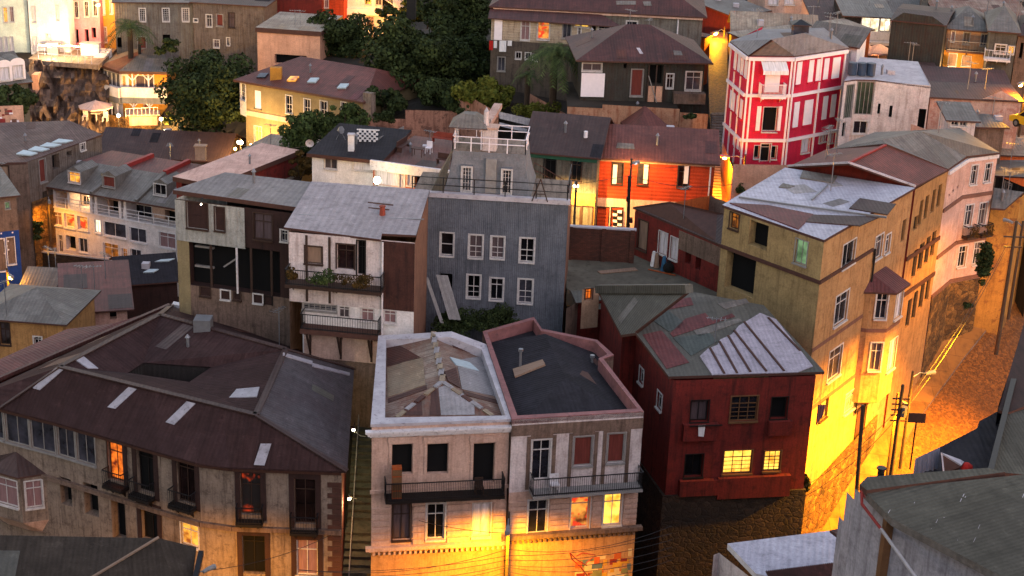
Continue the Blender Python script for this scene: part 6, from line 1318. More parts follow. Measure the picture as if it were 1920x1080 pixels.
# ================================================================= top middle
b = house('plaster_block', 'plain peach rendered block with dark base opening between the trees', (482, 52), (600, 60), 172, 14, 9, 'peach', 'roofcream', 'flat', 0, .15, [(575 - 30, 112, 60, 18, 'void')], th=.5)
b = house('red_barn', 'dark red corrugated house with vertical stripes behind the peach block', (508, -22), (604, -20), 186, 14, 8, 'brownred', 'roofred', 'flat', 0, .2, [])
b = house('teal_house', 'narrow red and teal house front right of the red corrugated house', (604, -22), (645, -20), 188, 14, 8, 'redclap', 'roofred', 'flat', 0, .2, [(612, 5, 7, 18, 'curtp')])
b = house('white_stair_house', 'white house with outside stair and wide windows seen over the trees', (650, -25), (770, -22), 190, 14, 8, 'white', 'roofgrey', 'flat', 0, .2, [(690, 2, 12, 14, 'wided'), (710, 3, 12, 14, 'wided'), (694, 42, 14, 22, 'curtp'), (725, 5, 24, 16, 'void')])
fband(b, b.f, [(700, 22)], 'shutw', .8, .3)
g = MB(); fence_rail(g, [b.f.P(b.f.uz(722, 0)[0], b.f.uz(722, -2)[1], .8), b.f.P(b.f.uz(748, 0)[0], b.f.uz(748, 16)[1], .8)], 1.0, 'shutw', .25, .04, (1, .1)); b.part('stair_railing', g)
g = MB(); p = PD(762, 36, 176); g.box(p, (1.0, 0, 0), (0, 1, 0), UPV * 9, 'iron'); g.box(p + Vector((-.1, -.1, 9)), (1.2, 0, 0), (0, 1.2, 0), UPV * .3, 'iron'); solo(g, 'chimney_stack', 'dark square chimney stack rising at the top edge among the trees', 'chimney')
# ================================================================= BL: long rusty roofed building
b = house('veranda_house', 'long derelict house with rusty hip roof, glazed rickety veranda and washing at its corner', (925, 12), (1318, 32), 152, 18, 9, 'dergrey_c', 'roofred', 'hip', 2.6, .4, [(1184, 57, 20, 34, 'dark')])
f = b.f; g = MB(); u1 = f.uz(1150, 60)[0]; zt = f.uz(1000, 32)[1]; zf_ = f.uz(1000, 73)[1]; vw = Wall(f.P(0, 0, 1.6), f.P(u1, 0, 1.6), zt, zf_, 'board')
for q in [(985, 57, 16, 36, 'curtp'), (1019, 56, 22, 36, 'scene'), (1041, 54, 8, 30, 'boardtan_'), (1063, 57, 16, 30, 'gallery'), (1083, 45, 10, 8, 'yellow'), (1097, 46, 14, 10, 'yellow'), (1092, 62, 16, 24, 'dark'), (1113, 60, 8, 26, 'void'), (1133, 58, 22, 18, 'dark')]:
    if q[4] == 'boardtan_': continue
    vw.add(*q)
vw.mesh(g); lo = Wall(f.P(0, 0, 1.55), f.P(u1, 0, 1.55), zf_, 18, 'derelict'); 
for q in [(972, 104, 10, 12, 'wided'), (990, 105, 10, 12, 'wided'), (1003, 108, 8, 12, 'wided'), (940, 120, 14, 26, 'gallery')]: lo.add(*q)
lo.mesh(g); g.face([f.P(u1, 18, 0), f.P(u1, zt, 0), f.P(u1, zt, 1.6), f.P(u1, 18, 1.6)], 'derelict'); g.face([f.P(0, 18, 0), f.P(0, zt, 0), f.P(0, zt, 1.6), f.P(0, 18, 1.6)], 'derelict')
v = b.part('veranda', g); vw.windows(v); lo.windows(v)
g = MB(); add_roof(g, [[f.P(-.3, zt + .1, 2.1), f.P(u1 + .9, zt - .1, 2.1), f.P(u1 - 1.5, b.z - .1, .05), f.P(-.3, b.z - .1, .05)]], 'roofred', .1); g.build('roof', v)
g = MB(); f.band(g, b.z - .25, b.z - .02, .3, 'creamwall', 0, f.L)
b.part('fascia', g)
g = MB(); u = f.uz(1270, 60)[0]; g.tube([f.P(u, b.z - .3, .1), f.P(u, 18, .1)], .07, 'trimwhite'); b.part('drainpipe', g)
g = MB(); g.box(vw.P(vw.uz(925, 25)[0] + .15, vw.uz(930, 74)[1], .1), vw.d * .75, UPV * 2.2, vw.n * .06, 'shutw'); b.part('louvre_shutter', g)
pl = planeof(b.fs[0])
for q in ([(1155, 2), (1192, 2), (1192, 9), (1156, 9)], [(1205, 3), (1220, 3), (1222, 11), (1208, 11)]): sheet(b.root, pl, q, 'roofgrey')
root = thing('clothes_line', 'short clothes line sticking out from the veranda house corner', 'clothes line', PD(920, 76, 150)); g = MB(); a, q = PD(916, 75, 149), PD(965, 78, 149); g.beam(a, q, .05, .05, 'iron'); g.build('pole', root)
for x, c, w_, h_, lab in ((921, 'redcloth', .35, .9, 'orange red cloth pegged at the left end of the clothes line'), (929, 'whitecloth', .3, .7, 'white shirt pegged between the red cloth and the large sheet'), (943, 'whitecloth', .65, 1.05, 'large white sheet hanging from the clothes line'), (956, 'whitecloth', .4, .5, 'short white cloth pegged right of the large sheet')):
    p = PD(x, 76, 149); g = MB(); n_ = 6
    for i in range(n_): x0, x1 = w_ * (i / n_ - .5), w_ * ((i + 1) / n_ - .5); y0, y1 = -.05 * (i % 2), -.05 * ((i + 1) % 2); g.face([p + Vector((x0, y0 - .03, 0)), p + Vector((x1, y1 - .03, 0)), p + Vector((x1, y1 - .03, -h_)), p + Vector((x0, y0 - .03, -h_))], c)
    solo(g, 'laundry', lab, 'laundry')
# ================================================================= DH: derelict hip roofed house
b = house('ruined_house', 'ruined dark clad house with rusty pyramid roof, boarded white panel and broken window bay', (1092, 112), (1322, 117), 134, 22.5, 8.5, 'darkgreen_c', 'roofred', 'hip', 2.3, .6,
 [(1110, 126, 36, 14, 'wided'), (1172, 124, 6, 8, 'void'), (1194, 155, 22, 50, 'boardr'), (1228, 140, 28, 36, 'void'), (1256, 152, 12, 26, 'dark'), (1300, 152, 28, 34, 'dark')])
f = b.f; g = MB(); u, z0 = f.uz(1088, 180); u2, z1 = f.uz(1134, 137); g.box(f.P(max(u, -.1), z0, .15), f.d * (u2 - u), UPV * (z1 - z0), f.n * .08, 'shutw'); b.part('white_panel', g)
g = MB(); u, z0 = f.uz(1212, 195); u2, z1 = f.uz(1246, 122)
for k in range(3): g.beam(f.P(u + (u2 - u) * k / 2, z0, .15), f.P(u + (u2 - u) * k / 2, z1, .15), .1, .1, 'framewood')
g.beam(f.P(u, z1 - .9, .2), f.P(u + .9, z0, .3), .08, .08, 'framegrey'); g.box(f.P(u + .05, f.uz(1230, 160)[1] - 1.5, .05), f.d * (u2 - u), UPV * 1.45, f.n * .05, 'peach'); b.part('timber_frame', g)
g = MB(); u, z0 = f.uz(1260, 190); u2, z1 = f.uz(1320, 172); g.box(f.P(u, z0, .02), f.d * (u2 - u), UPV * (z1 - z0), f.n * .9, 'mudwall'); b.part('balcony_apron', g)
g = MB(); f.band(g, f.uz(1200, 195)[1] - .8, f.uz(1200, 195)[1], .05, 'boardtan', 0, f.uz(1250, 190)[0]); b.part('plinth', g)
pl = planeof(b.fs[0]); sheet(b.root, pl, [(1262, 95), (1277, 96), (1280, 104), (1264, 104)], 'roofgrey'); sheet(b.root, pl, [(1193, 90), (1199, 90), (1206, 101), (1200, 101)], 'coping')
# retaining walls beneath
b = Bld('stained_wall', 'high peach rendered retaining wall with rust stains under the ruined house', 'wall', PD(1180, 250, 130), 18)
for x0, x1, y0, y1 in ((1064, 1130, 200, 196), (1130, 1275, 196, 198), (1275, 1328, 208, 214)): b.wall(PD(x0, y0, 131.5), PD(x1, y1, 131.5), min(ZD(x0, y0, 131.5), ZD(x1, y1, 131.5)), 'rustwall2')
b.done()
g = MB(); w = b.walls[0]; w2__ = b.walls[1]; zt = w.zt; g.box(Vector((w.A.x, w.A.y + .2, zt - .3)), w2__.B - w.A, Vector((0, 9, 0)), UPV * .3, 'dirt'); b.part('terrace', g)
b = Bld('garden_wall', 'long crumbling pink rendered garden wall under the dark trees', 'wall', PD(800, 260, 146), 14)
for x0, x1, y0, y1 in ((690, 760, 222, 208), (760, 860, 206, 204), (860, 935, 208, 212), (985, 1062, 210, 214)): b.wall(PD(x0, y0, 148), PD(x1, y1, 148 if x1 < 900 else 140), min(ZD(x0, y0, 148), ZD(x1, y1, 148)) if x1 < 900 else ZD(x1, y1, 140), 'pinkcrumb')
b.done()
# ================================================================= top right
b = house('alley_house', 'narrow cream and teal house front at the head of the climbing alley', (1300, 4), (1342, 10), 172, 20, 6, 'creamwall', 'roofred', 'shed', .8, .3, [(1309, 18, 7, 6, 'dark')])
g = MB(); u = b.f.uz(1330, 25)[0]; g.box(b.f.P(u, 22, .01), b.f.d * 1.1, UPV * (b.z - 22.4), b.f.n * .1, 'tealwall'); b.part('teal_panel', g)
b = house('back_red_house', 'low rusty walled shed with grey roof near the head of the alley', (1374, 30), (1440, 20), 165, 22, 8, 'brownred', 'roofgrey', 'shed', 1, .3)
b = house('alley_side_house', 'orange lit boarded house flanking the right side of the alley', (1372, 62), (1420, 82), 150, 20, 12, 'orangewall', 'roofcream', 'shed', .8, .3)
b = house('moss_roof_house', 'house with wide pale mossy roof behind the crimson house', (1375, 58), (1530, 66), 152, 22, 5, 'brownred', 'roofcream', 'gable', 1.4, .3)
b = house('white_upper_house', 'white house with two wide windows at the top edge above the crimson house', (1437, -22), (1527, -20), 172, 20, 8, 'creamwall', 'roofgrey', 'flat', 0, .3, [(1450, 2, 18, 14, 'curtw'), (1481, 2, 18, 14, 'curtw')])
g = MB(); lw = Wall(b.f.P(-5, 0, .3), b.f.P(b.f.L, 0, .3), b.f.uz(1480, 30)[1], 20, 'brickwall'); lw.mesh(g); b.part('brick_base', g)
b = house('cream_wall_house', 'cream walled house with deep red roof left of the lit glazed restaurant', (1528, 38), (1582, 40), 160, 20, 8, 'creamwall', 'roofred', 'shed', 1.2, .3)
b = house('long_grey_roof_house', 'long grey roofed house directly behind the crimson house', (1515, 72), (1608, 86), 142, 20, 2, 'white', 'roofgrey', 'shed', 1.0, .3, [(1592, 114, 3, 34, 'curtw')])
b = house('restaurant', 'white glazed restaurant with lit upper windows over a pink lit open terrace', (1585, 29), (1672, 33), 157, 18, 8, 'dark_c', 'roofgrey', 'shed', .8, .3, [(1632, 46, 34, 28, 'white_x' if 0 else 'white'), (1660, 45, 20, 28, 'white')])
f = b.f; g = MB(); u0, z0 = f.uz(1612, 73); u1, z1 = f.uz(1668, 60); g.box(f.P(u0, z0, .2), f.d * (u1 - u0), UPV * (z1 - z0), f.n * .05, 'trimwhite'); g.box(f.P(u0, z0 - .3, .02), f.d * (u1 - u0), UPV * .28, f.n * 1.2, 'trimwhite')
lo_ = f.uz(1640, 112)[1]; g.box(f.P(u0, lo_, -.4), f.d * (u1 - u0), UPV * .25, f.n * 3, 'creamwall'); b.part('terrace', g)
for x in (1625, 1649): parasol(x, 88, 154, ['left', 'right'][x > 1640] + ' pale canvas parasol glowing over the lower restaurant terrace', 1.5, 'umbrella', 2.2)
g = MB(); u0_, zq_ = f.uz(1605, 88)
g.box(f.P(u0, lo_ + .2, .2), f.d * (u1 - u0), UPV * 2.2, f.n * .02, 'mudwall'); b.part('terrace_backwall', g)
b = house('dark_gable_block', 'tall windowless dark corrugated gable wall in the middle of the upper right', (1672, 38), (1772, 48), 150, 20, 9, 'darkgreen_c', 'roofbrown', 'gable', .3, .15)
g = MB(); w = b.f; w.top = None; g.face([w.P(0, b.z), w.P(w.L, b.z), w.P(w.L * .75, b.z + .7), w.P(w.L * .2, b.z + .8)], 'darkgreen_c'); b.part('gable', g)
b = house('yellow_cafe', 'house with white upper floor, balcony railing and glowing yellow cafe front below', (1776, 54), (1857, 60), 152, 20, 8, 'cream', 'roofgrey', 'hip', 1.6, .3, [(1787, 68, 6, 20, 'curtp'), (1812, 72, 12, 22, 'gallery'), (1845, 75, 12, 22, 'gallery')])
f = b.f; g = MB(); zt = f.uz(1815, 95)[1]; yw = Wall(f.P(0, 0, .05), f.P(f.L, 0, .05), zt, 18, 'yellow'); 
for q in [(1786, 112, 14, 22, 'yellow'), (1812, 114, 16, 18, 'white')]: yw.add(*q)
yw.mesh(g); o = b.part('cafe_front', g); yw.windows(o); u, z0 = f.uz(1778, 90); balcony(b, f, .1, f.L - .1, z0, 1.1, .9, ('browntrim', 'framegrey'), step=.25)
b = house('grey_corner_house', 'plain grey corner house with a jutting white concrete balcony at the right', (1858, 58), (1908, 62), 148, 18, 9, 'dergrey', 'roofgrey', 'hip', 1.6, .3, [(1876, 92, 20, 16, 'dark'), (1896, 94, 10, 14, 'warm')])
f = b.f; balcony(b, f, -.3, f.L * .85, f.uz(1875, 108)[1], 1.1, .8, ('trimwhite', 'trimwhite'), step=.3)
b = house('right_edge_house', 'dim brown house front cut by the right edge of the picture', (1909, 66), (1960, 70), 150, 18, 8, 'mudwall', 'roofbrown', 'hip', 1.4, .3, [(1915, 95, 6, 30, 'void')])
b = house('back_roof_house', 'broad grey tin roof with a tapered pale chimney at the top right', (1560, 22), (1800, 28), 175, 20, 8, 'mudwall', 'roofgrey', 'gable', 1.4, .4)
g = MB(); p = PD(1735, 26, 176); g.tube([p, p + UPV * 2.6], .75, 'roofgrey', 4, .35); g.tube([p + UPV * 2.6, p + UPV * 4.5], .35, 'redtrim', 4); b.part('chimney', g)
b = house('pale_block', 'pale lilac flat roofed block standing at the top right edge', (1808, -20), (1875, -18), 190, 20, 10, 'whitewall', 'coping', 'flat', 0, .2)
b = house('upper_row_house', 'long low row house with patched grey and red roof beneath the pale block', (1760, 30), (1930, 36), 172, 20, 8, 'mudwall', 'roofrust', 'shed', 1.5, .3)
b = house('wide_roof_house', 'low house with brown roof at the foot of the tall dark gable', (1630, 134), (1760, 140), 144, 18, 3, 'mudwall', 'roofbrown', 'shed', .3, .2)
b = house('red_gable_house', 'dark red corrugated barn roof sloping behind the pale peeling walls', (1738, 164), (1898, 174), 138, 18, 5.5, 'brownred', 'roofred', 'shed', .6, .2)
b = house('peeling_house', 'pale pink peeling house with a lit window and stained gable at the right', (1745, 182), (1915, 190), 131, 18, 4, 'peelpink', 'roofbrown', 'shed', .3, .2, [(1795, 203, 16, 12, 'dark'), (1813, 203, 9, 14, 'scene')])
b.f.mat = 'peelpink'
g = MB(); f = b.f; u0, z0 = f.uz(1838, 175); u1 = f.uz(1912, 180)[0]; g.face([f.P(u0, b.z - .05, .05), f.P(f.L, b.z - .05, .05), f.P(f.L, b.z - .0, .05), f.P((u0 + f.L) / 2, b.z + .8, .05)], 'peelpink'); b.part('gable', g)
b = house('yard_shed', 'small white rendered shed with twin windows in the yard behind the grey hip roof', (1780, 224), (1830, 226), 122, 18, 3, 'whitewall', 'roofgrey', 'shed', .5, .3, [(1790, 231, 13, 9, 'wided'), (1806, 232, 13, 9, 'wided')], cat='shed')
b = house('small_hip_house', 'small square grey hip roof beside the pale pink hip roof at the right', (1836, 238), (1884, 239), 128, 18, 3.6, 'mudwall', 'roofgrey', 'hip', .6, .3)
b = house('corner_roof_house', 'low house with pinkish tin roof at the right edge behind the pink house', (1845, 288), (1965, 292), 131, 18, 6, 'orangewall', 'roofcream', 'gable', .5, .3)
# modern white house
b = Bld('modern_house', 'modern white house with tall glazed corner and two slit windows, right of the crimson house', 'house', PD(1600, 250, 130), 18)
zz = ZD(1645, 148, 130); q0, q1, q2, q3 = PZ(1583, 152, zz), PZ(1604, 149, zz), PZ(1642, 150, zz), PZ(1745, 163, zz - .2)
wA_ = b.wall(q0, q1, zz - .1, 'whitewall', [(1593, 190, 16, 62, 'scrn'), (1582, 243, 6, 26, 'slit')]); wB_ = b.wall(q1, q2, zz - .1, 'whitewall', [(1621, 184, 32, 62, 'scrn'), (1613, 239, 26, 24, 'wided')])
wC_ = b.wall(q2, q3, zz - .1, 'whitewall', [(1648, 204, 5, 20, 'slit'), (1670, 209, 6, 22, 'slit'), (1728, 225, 14, 42, 'void')]); b.wall(q3, q3 + Vector((1, 9, 0)), zz - .1, 'whitewall'); b.done()
b.roof([[q0, q1, q2, q3, q3 + Vector((1, 9, .1)), q0 + Vector((3, 9, .1))]], 'coping', .12)
g = MB(); p = q2 + Vector((-1.3, 1.2, .1))
for i in range(3): g.tube([p + Vector((i * .75 - .4, 0, 0)), p + Vector((i * .75 - .4, 0, 1.0))], .36, 'bluetank', 10)
solo(g, 'water_tank', 'row of dark blue water tanks on the roof beside the modern white house', 'tank')
# ================================================================= trees and plants
def leaf_mesh(name, pts, nrm, size, mat, rng, parent, org, elong=1.5):
    """many small leaf quads; pts (n,3) centres, nrm (n,3) facing"""
    n = len(pts); r = rng.normal(size=(n, 3)); nn_ = nrm + r * .55; nn_ /= np.linalg.norm(nn_, axis=1)[:, None]
    t = np.cross(nn_, rng.normal(size=(n, 3))); t /= np.linalg.norm(t, axis=1)[:, None]; u = np.cross(nn_, t)
    s = size * rng.uniform(.6, 1.4, n)[:, None]; c = pts - np.array(org)
    v = np.stack([c - t * s * .5 * elong, c - u * s * .5, c + t * s * .5 * elong, c + u * s * .5], 1).reshape(-1, 3)
    me = bpy.data.meshes.new(name); me.vertices.add(4 * n); me.vertices.foreach_set('co', v.ravel()); me.loops.add(4 * n); me.loops.foreach_set('vertex_index', np.arange(4 * n)); me.polygons.add(n); me.polygons.foreach_set('loop_start', np.arange(0, 4 * n, 4)); me.polygons.foreach_set('loop_total', np.full(n, 4)); me.update(); me.validate()
    me.materials.append(MAT(mat)); o = bpy.data.objects.new(name, me); COL.objects.link(o)
    if parent: o.parent = parent
    return o
def crown(rng, c, r, n, clumps=26, cs=.36):
    """leaf positions on the skins of many clumps that fill an uneven ellipsoid"""
    c = np.array(c); r = np.array(r); P_ = []; Q_ = []
    for k in range(clumps):
        d = rng.normal(size=3); d /= np.linalg.norm(d); d[2] = d[2] * .9 + .1; rad = rng.uniform(.2, 1.0) ** .6
        cc = c + d * r * rad * rng.uniform(.75, 1.05); rr = r.mean() * cs * rng.uniform(.4, 1.25); m = max(8, int(n / clumps * (rr / (r.mean() * cs)) ** 2))
        q = rng.normal(size=(m, 3)); q /= np.linalg.norm(q, axis=1)[:, None]; rad2 = rng.uniform(.35, 1.08, m) ** .45
        P_.append(cc + q * rr * rad2[:, None] * np.array([1.1, 1.1, .8])); Q_.append(q)
    return np.concatenate(P_), np.concatenate(Q_)
_seed = [0]
def tree(name, label, px_, py_, dist, rx, ry, mat='leafdark', n=5200, trunk=True, size=.34, clumps=26, group=None, cat='tree', cs=.36, ground=None):
    _seed[0] += 1; rng = np.random.default_rng(100 + _seed[0]); c = PD(px_, py_, dist); k = (c - O).length / FPX; R = (rx * k, rx * k * .9, ry * k)
    gz = min(ground if ground is not None else ground_z(c.x, c.y), c.z - R[2] * .6); base = Vector((c.x, c.y, gz)); root = thing(name, label, cat, base, group)
    if ry > 3 * rx: cs = .36; clumps = int(clumps * 3)
    P_, Q_ = crown(rng, c, R, int(n * 1.9), int(clumps * 1.25), cs * .92); leaf_mesh('crown', P_, Q_, size * .74, mat, rng, root, base)
    if trunk:
        g = MB(); h = c.z - gz; tr = max(.08, h * .035); top_ = Vector((c.x, c.y, gz + h * .75)); mid = base.lerp(top_, .5) + Vector((rng.uniform(-.3, .3), 0, 0))
        g.tube([base - UPV * .3, mid, top_], tr, 'trunk', 7, tr * .6)
        for i in range(7):
            a = rng.uniform(0, 6.28); e = c + Vector((math.cos(a) * R[0] * .7, math.sin(a) * R[1] * .7, rng.uniform(-.3, .6) * R[2])); s_ = base.lerp(top_, rng.uniform(.55, 1)); g.tube([s_, s_.lerp(e, .5) + UPV * .2, e], tr * .45, 'trunk', 5, tr * .12)
        g.build('trunk', root)
    return root
tree('broadleaf_tree', 'very large dark round tree between the yellow chalet and the olive house', 398, 172, 163, 98, 82, n=11000, clumps=44, size=.36)
tree('broadleaf_tree', 'large dark tree standing behind the peach block and olive house roof', 635, 75, 174, 66, 58, n=6500, clumps=34)
tree('broadleaf_tree', 'massive dark green tree filling the centre above the pink garden wall', 782, 120, 160, 100, 78, n=12000, clumps=46, size=.36)
tree('broadleaf_tree', 'dark tree at the top edge left of the veranda house', 868, 40, 170, 68, 62, n=7000, clumps=32)
tree('broadleaf_tree', 'dark tree crown lower behind the washing, right of the massive tree', 885, 110, 163, 55, 50, n=4000, clumps=22)
tree('broadleaf_tree', 'lower dark tree skirt along the garden wall, left part', 722, 185, 151, 48, 28, n=3000, clumps=20)
tree('broadleaf_tree', 'lower dark tree skirt along the garden wall, beside the yellowish bushy tree', 835, 178, 151, 62, 30, n=3800, clumps=24)
tree('broadleaf_tree', 'far dark tree at the top edge right of the chimney stack', 800, 12, 190, 62, 34, n=3200, clumps=20)
tree('conifer_tree', 'thin ragged conifer between the two dark trees at the top centre', 735, 45, 184, 34, 40, n=1800, clumps=18, size=.3, cs=.25)
tree('fruit_tree', 'yellowish green bushy tree draping over the garden wall', 905, 180, 146, 58, 38, 'leafyellow', n=5200, clumps=28)
tree('garden_tree', 'mid green garden tree lit amber from below in front of the olive house', 570, 250, 140, 44, 52, 'leafmid', n=5000, clumps=28, size=.26)
tree('garden_tree', 'smaller mid green tree right of the lit garden tree', 645, 225, 141, 48, 34, 'leafmid', n=3800, clumps=24, size=.26)
tree('garden_tree', 'brownish lower tree beside the small white house wall', 562, 310, 133, 30, 26, 'leafbrown', n=1800, clumps=14, size=.24)
tree('conifer_tree', 'dark little conifer before the tall dark gable on the right', 1688, 138, 141, 26, 32, 'leafdark', n=1600, clumps=16, size=.26)
tree('broadleaf_tree', 'dark tree pressed against the left edge beside the rock cliff', 25, 195, 160, 34, 46, n=2600, clumps=18)
def shrub(label, px_, py_, dist, rx, ry, mat='leafmid', n=700, size=.2, group=None): return tree('shrub', label, px_, py_, dist, rx, ry, mat, n, False, size, 12, group, 'shrub', .42, 99)
shrub('rounded dark shrub in front of the clad house right of the palm', 322, 88, 178, 18, 14, 'leafdark', 900)
shrub('small dark shrub directly left of the rounded one beside the chalet roof', 300, 97, 178, 12, 7, 'leafdark', 500)
shrub('bright amber lit shrub under the lamp at the chalet terrace corner', 316, 226, 171, 14, 12, 'leafyellow')
shrub('low green shrub behind the small bright lamps under the big tree', 355, 250, 166, 22, 10, 'leafmid')
shrub('dusky shrub row under the big tree left of the olive house', 415, 262, 160, 30, 10, 'leafbrown', 900)
shrub('green creeper spilling down the left part of the garden wall', 718, 220, 146, 22, 14, 'leafdark')
shrub('dark creeper hanging under the yellowish tree on the garden wall', 872, 214, 141, 16, 16, 'leafdark')
shrub('wide dry scrub on the slope under the big palm', 1010, 212, 138, 50, 16, 'leafyellow', 1500)
shrub('brownish scrub beside the rust stained retaining wall', 1095, 232, 131, 26, 20, 'leafbrown', 900)
shrub('ivy clump hanging on the retaining wall below the ruined house', 1295, 218, 129.5, 12, 8, 'leafdark', 300)
shrub('dark ivy mass on the end wall beside the pink house above the street', 1847, 492, 103.2, 12, 50, 'leafdark', 2600, .17)
shrub('small dark weed clump at the foot of the boulder wall', 1815, 572, 102, 9, 8, 'leafdark', 300, .14)
shrub('dark bush growing between the red house and the stone foot of the tan house', 1508, 905, 87, 14, 22, 'leafdark', 900, .13)
shrub('sprawling dark garden bushes below the grey turret house', 860, 604, 95.5, 70, 15, 'leafdark', 2800, .15)
shrub('weedy green bushes right of the leaning sheet under the turret house', 935, 600, 97, 55, 15, 'leafdark', 2000, .15)
shrub('tangled potted plants along the left end of the upper balcony', 545, 515, 87.5, 16, 16, 'leafbrown', 800, .12)
shrub('tangled potted plants along the middle of the upper balcony', 600, 522, 88, 34, 10, 'leafmid', 900, .1)
shrub('dry hanging plants under the right part of the upper balcony', 665, 528, 88, 36, 10, 'leafbrown', 900, .1)
shrub('climbing plant on the cream wall beside the balcony door', 626, 478, 90.5, 9, 14, 'leafmid', 350, .1)
shrub('amber lit shrubs at the foot of the alley lamp wall', 1388, 352, 118, 8, 14, 'leafdark', 300, .14)
shrub('ivy covering the amber lit stone wall of the brown house', 70, 430, 138, 10, 26, 'leafdark', 700, .2)
shrub('tuft of weeds behind the stone terrace wall of the pink terraced row', 150, 512, 132, 40, 6, 'leafmid', 500, .16)
def palm(label, px_, py_, dist, rpx, n=34, ground=None):
    c = PD(px_, py_, dist); k = (c - O).length / FPX; R = rpx * k; gz = min(ground_z(c.x, c.y), c.z - 1.5); base = Vector((c.x, c.y, gz)); root = thing('palm_tree', label, 'palm', base); random.seed(int(px_))
    g = MB()
    for i in range(n):
        a = 2 * math.pi * i / n * 1.0 + random.uniform(-.2, .2); el = random.uniform(-.1, 1.25); L = R * random.uniform(.8, 1.1); d = Vector((math.cos(a), math.sin(a), 0)); pts = []; 
        for j in range(9): t = j / 8; pts.append(c + d * (L * (math.cos(el) * t + .25 * t * (1 - t))) + UPV * (L * (math.sin(el) * t - .75 * t * t)))
        sd = d.cross(UPV)
        for j in range(8):
            for s_ in (-1, 1):
                for q in (0, .5):
                    p = pts[j].lerp(pts[j + 1], q); w = R * .24 * (1 - abs(j / 8 - .4)); e = p + sd * s_ * w * .8 + (pts[j + 1] - pts[j]).normalized() * w * .7 - UPV * w * .2; v = (pts[j + 1] - pts[j]) * .26; g.face([p, p + v, e + v * .2], 'palm')
    o = g.build('frond', root); o['kind'] = 'stuff'
    g = MB(); g.tube([base - UPV * .3, base.lerp(c, .5), c], max(.25, R * .09), 'trunk', 8); g.build('trunk', root)
palm('spreading palm tree in front of the grey brown clad house', 243, 52, 180, 56, 40)
palm('big drooping palm tree between the veranda house and the ruined house', 1040, 104, 139, 76, 70)
palm('young palm on the slope left of the big drooping palm', 990, 140, 142, 30, 30)
# ================================================================= street lamps, poles, cables, stairs, alley, foreground
def street_lamp(px_, py_, dist, label, energy, h=6, arm=(0, 1.0), off=(0, 0), pole=True, color=(1, .40, .006), unlit=False, drop=.5, group='sodium street lamps', bulb='bulb', r=.16, toward=(0, 0), hood=False, cone=165):
    p = PD(px_, py_, dist); gz = ground_z(p.x, p.y) if h is None else p.z - h; root = thing('street_lamp', label, 'street lamp', Vector((p.x + arm[0], p.y + arm[1], gz)), group)
    top_ = Vector((p.x + arm[0], p.y + arm[1], p.z + .1))
    g = MB(); g.tube([Vector((top_.x, top_.y, gz)), top_ + UPV * .4], .11, 'pole', 7, .08); g.build('pole', root) if pole else None
    g = MB(); g.tube([top_, top_.lerp(p, .5) + UPV * .25, p + UPV * .12], .035, 'metalgrey', 6); g.build('arm', root)
    g = MB(); d = Vector((-arm[0], -arm[1], 0)).normalized(); g.tube([p - d * .1 + UPV * .12, p + d * .25 + UPV * .14, p + d * .65 + UPV * .1], .09, 'framegrey', 8, .14); g.build('lamp_head', root)
    g = MB(); g.ball(p + d * .3 + (UPV * .06 if unlit else -UPV * .03), r if not unlit else (.06 if bulb == 'bulb' else .16), bulb, 8, 6, .7); g.build('bulb', root)
    lamp_light(root, p + d * .3 + Vector((toward[0] * .4, toward[1] * .4, -drop)), energy * (1.3 if unlit else 1), color, .1, (toward[0] * .3, toward[1] * .3 + .01, -1) if unlit or hood else None, cone); return root
def wlamp(px_, py_, dist, label, energy, r=.16, color=(1, .42, .09), bulb='bulb', group='bare bulb garden lamps'):
    p = PD(px_, py_, dist); root = thing('garden_lamp', label, 'lamp', p - UPV * 1.6, group); g = MB(); g.ball(p, r, bulb, 8, 6); g.build('bulb', root); g = MB(); g.tube([p - UPV * 1.6, p - UPV * r * .8], .05, 'iron', 6); g.build('post', root)
    if energy: lamp_light(root, p + Vector((0, -.35, .05)), energy, color, .15)
street_lamp(1300, 1150, 74, 'street lamp out of sight below the stone base of the dark red house', 130, 5, (.5, -.6), drop=.4, unlit=True, toward=(0, .5))
# B street lamp in front of the two parapet houses
street_lamp(952, 992, 72.6, 'street lamp with grey head in front of the seam between the two parapet houses', 1700, 6.6, (.03, .9), drop=.55, unlit=True, toward=(0, .2))
street_lamp(1737, 704, 92.5, 'street lamp with a long arm leaning over the cobbled road by the tan house', 1200, 6.0, (-1.0, -.6), drop=.5, unlit=True)
street_lamp(1692, 758, 92.5, 'cable laden wooden lamp pole beside the street wall of the tan house', 1000, 6.5, (-.2, .6), drop=.8, unlit=True, toward=(-.5, .3))
street_lamp(1896, 420, 107, 'street lamp glaring on the pale curved wall at the right edge', 900, 6.5, (.5, -.8), drop=.6, unlit=True)
street_lamp(1962, 565, 99, 'unseen street lamp added beyond the right edge to light the top of the cobbled road', 13000, 7, (1.4, -.6), drop=.6, unlit=True, toward=(-1.2, -.5), cone=118)  # added off-frame lamp that brightens the upper road
street_lamp(1965, 690, 90, 'unseen street lamp added behind the dark roofs to light the middle of the road', 8500, 7, (1.2, -.4), drop=.6, unlit=True, toward=(-1.6, .3), cone=112)  # second added lamp, kept out of view, brightening the road's middle
street_lamp(384, 1075, 70, 'street lamp at the bottom edge shining on the curved tenement wall', 800, 5.5, (-.6, -.8), drop=.5, unlit=True, toward=(0, .8))
street_lamp(1366, 297, 119.5, 'orange lamp glowing on an arm over the alley stairs below the crimson house', 330, 6, (1.2, -.5), drop=.3)
street_lamp(1345, 62, 160, 'far orange lamp glowing high up in the narrow alley', 480, 5, (.8, .8), drop=.3, r=.2)
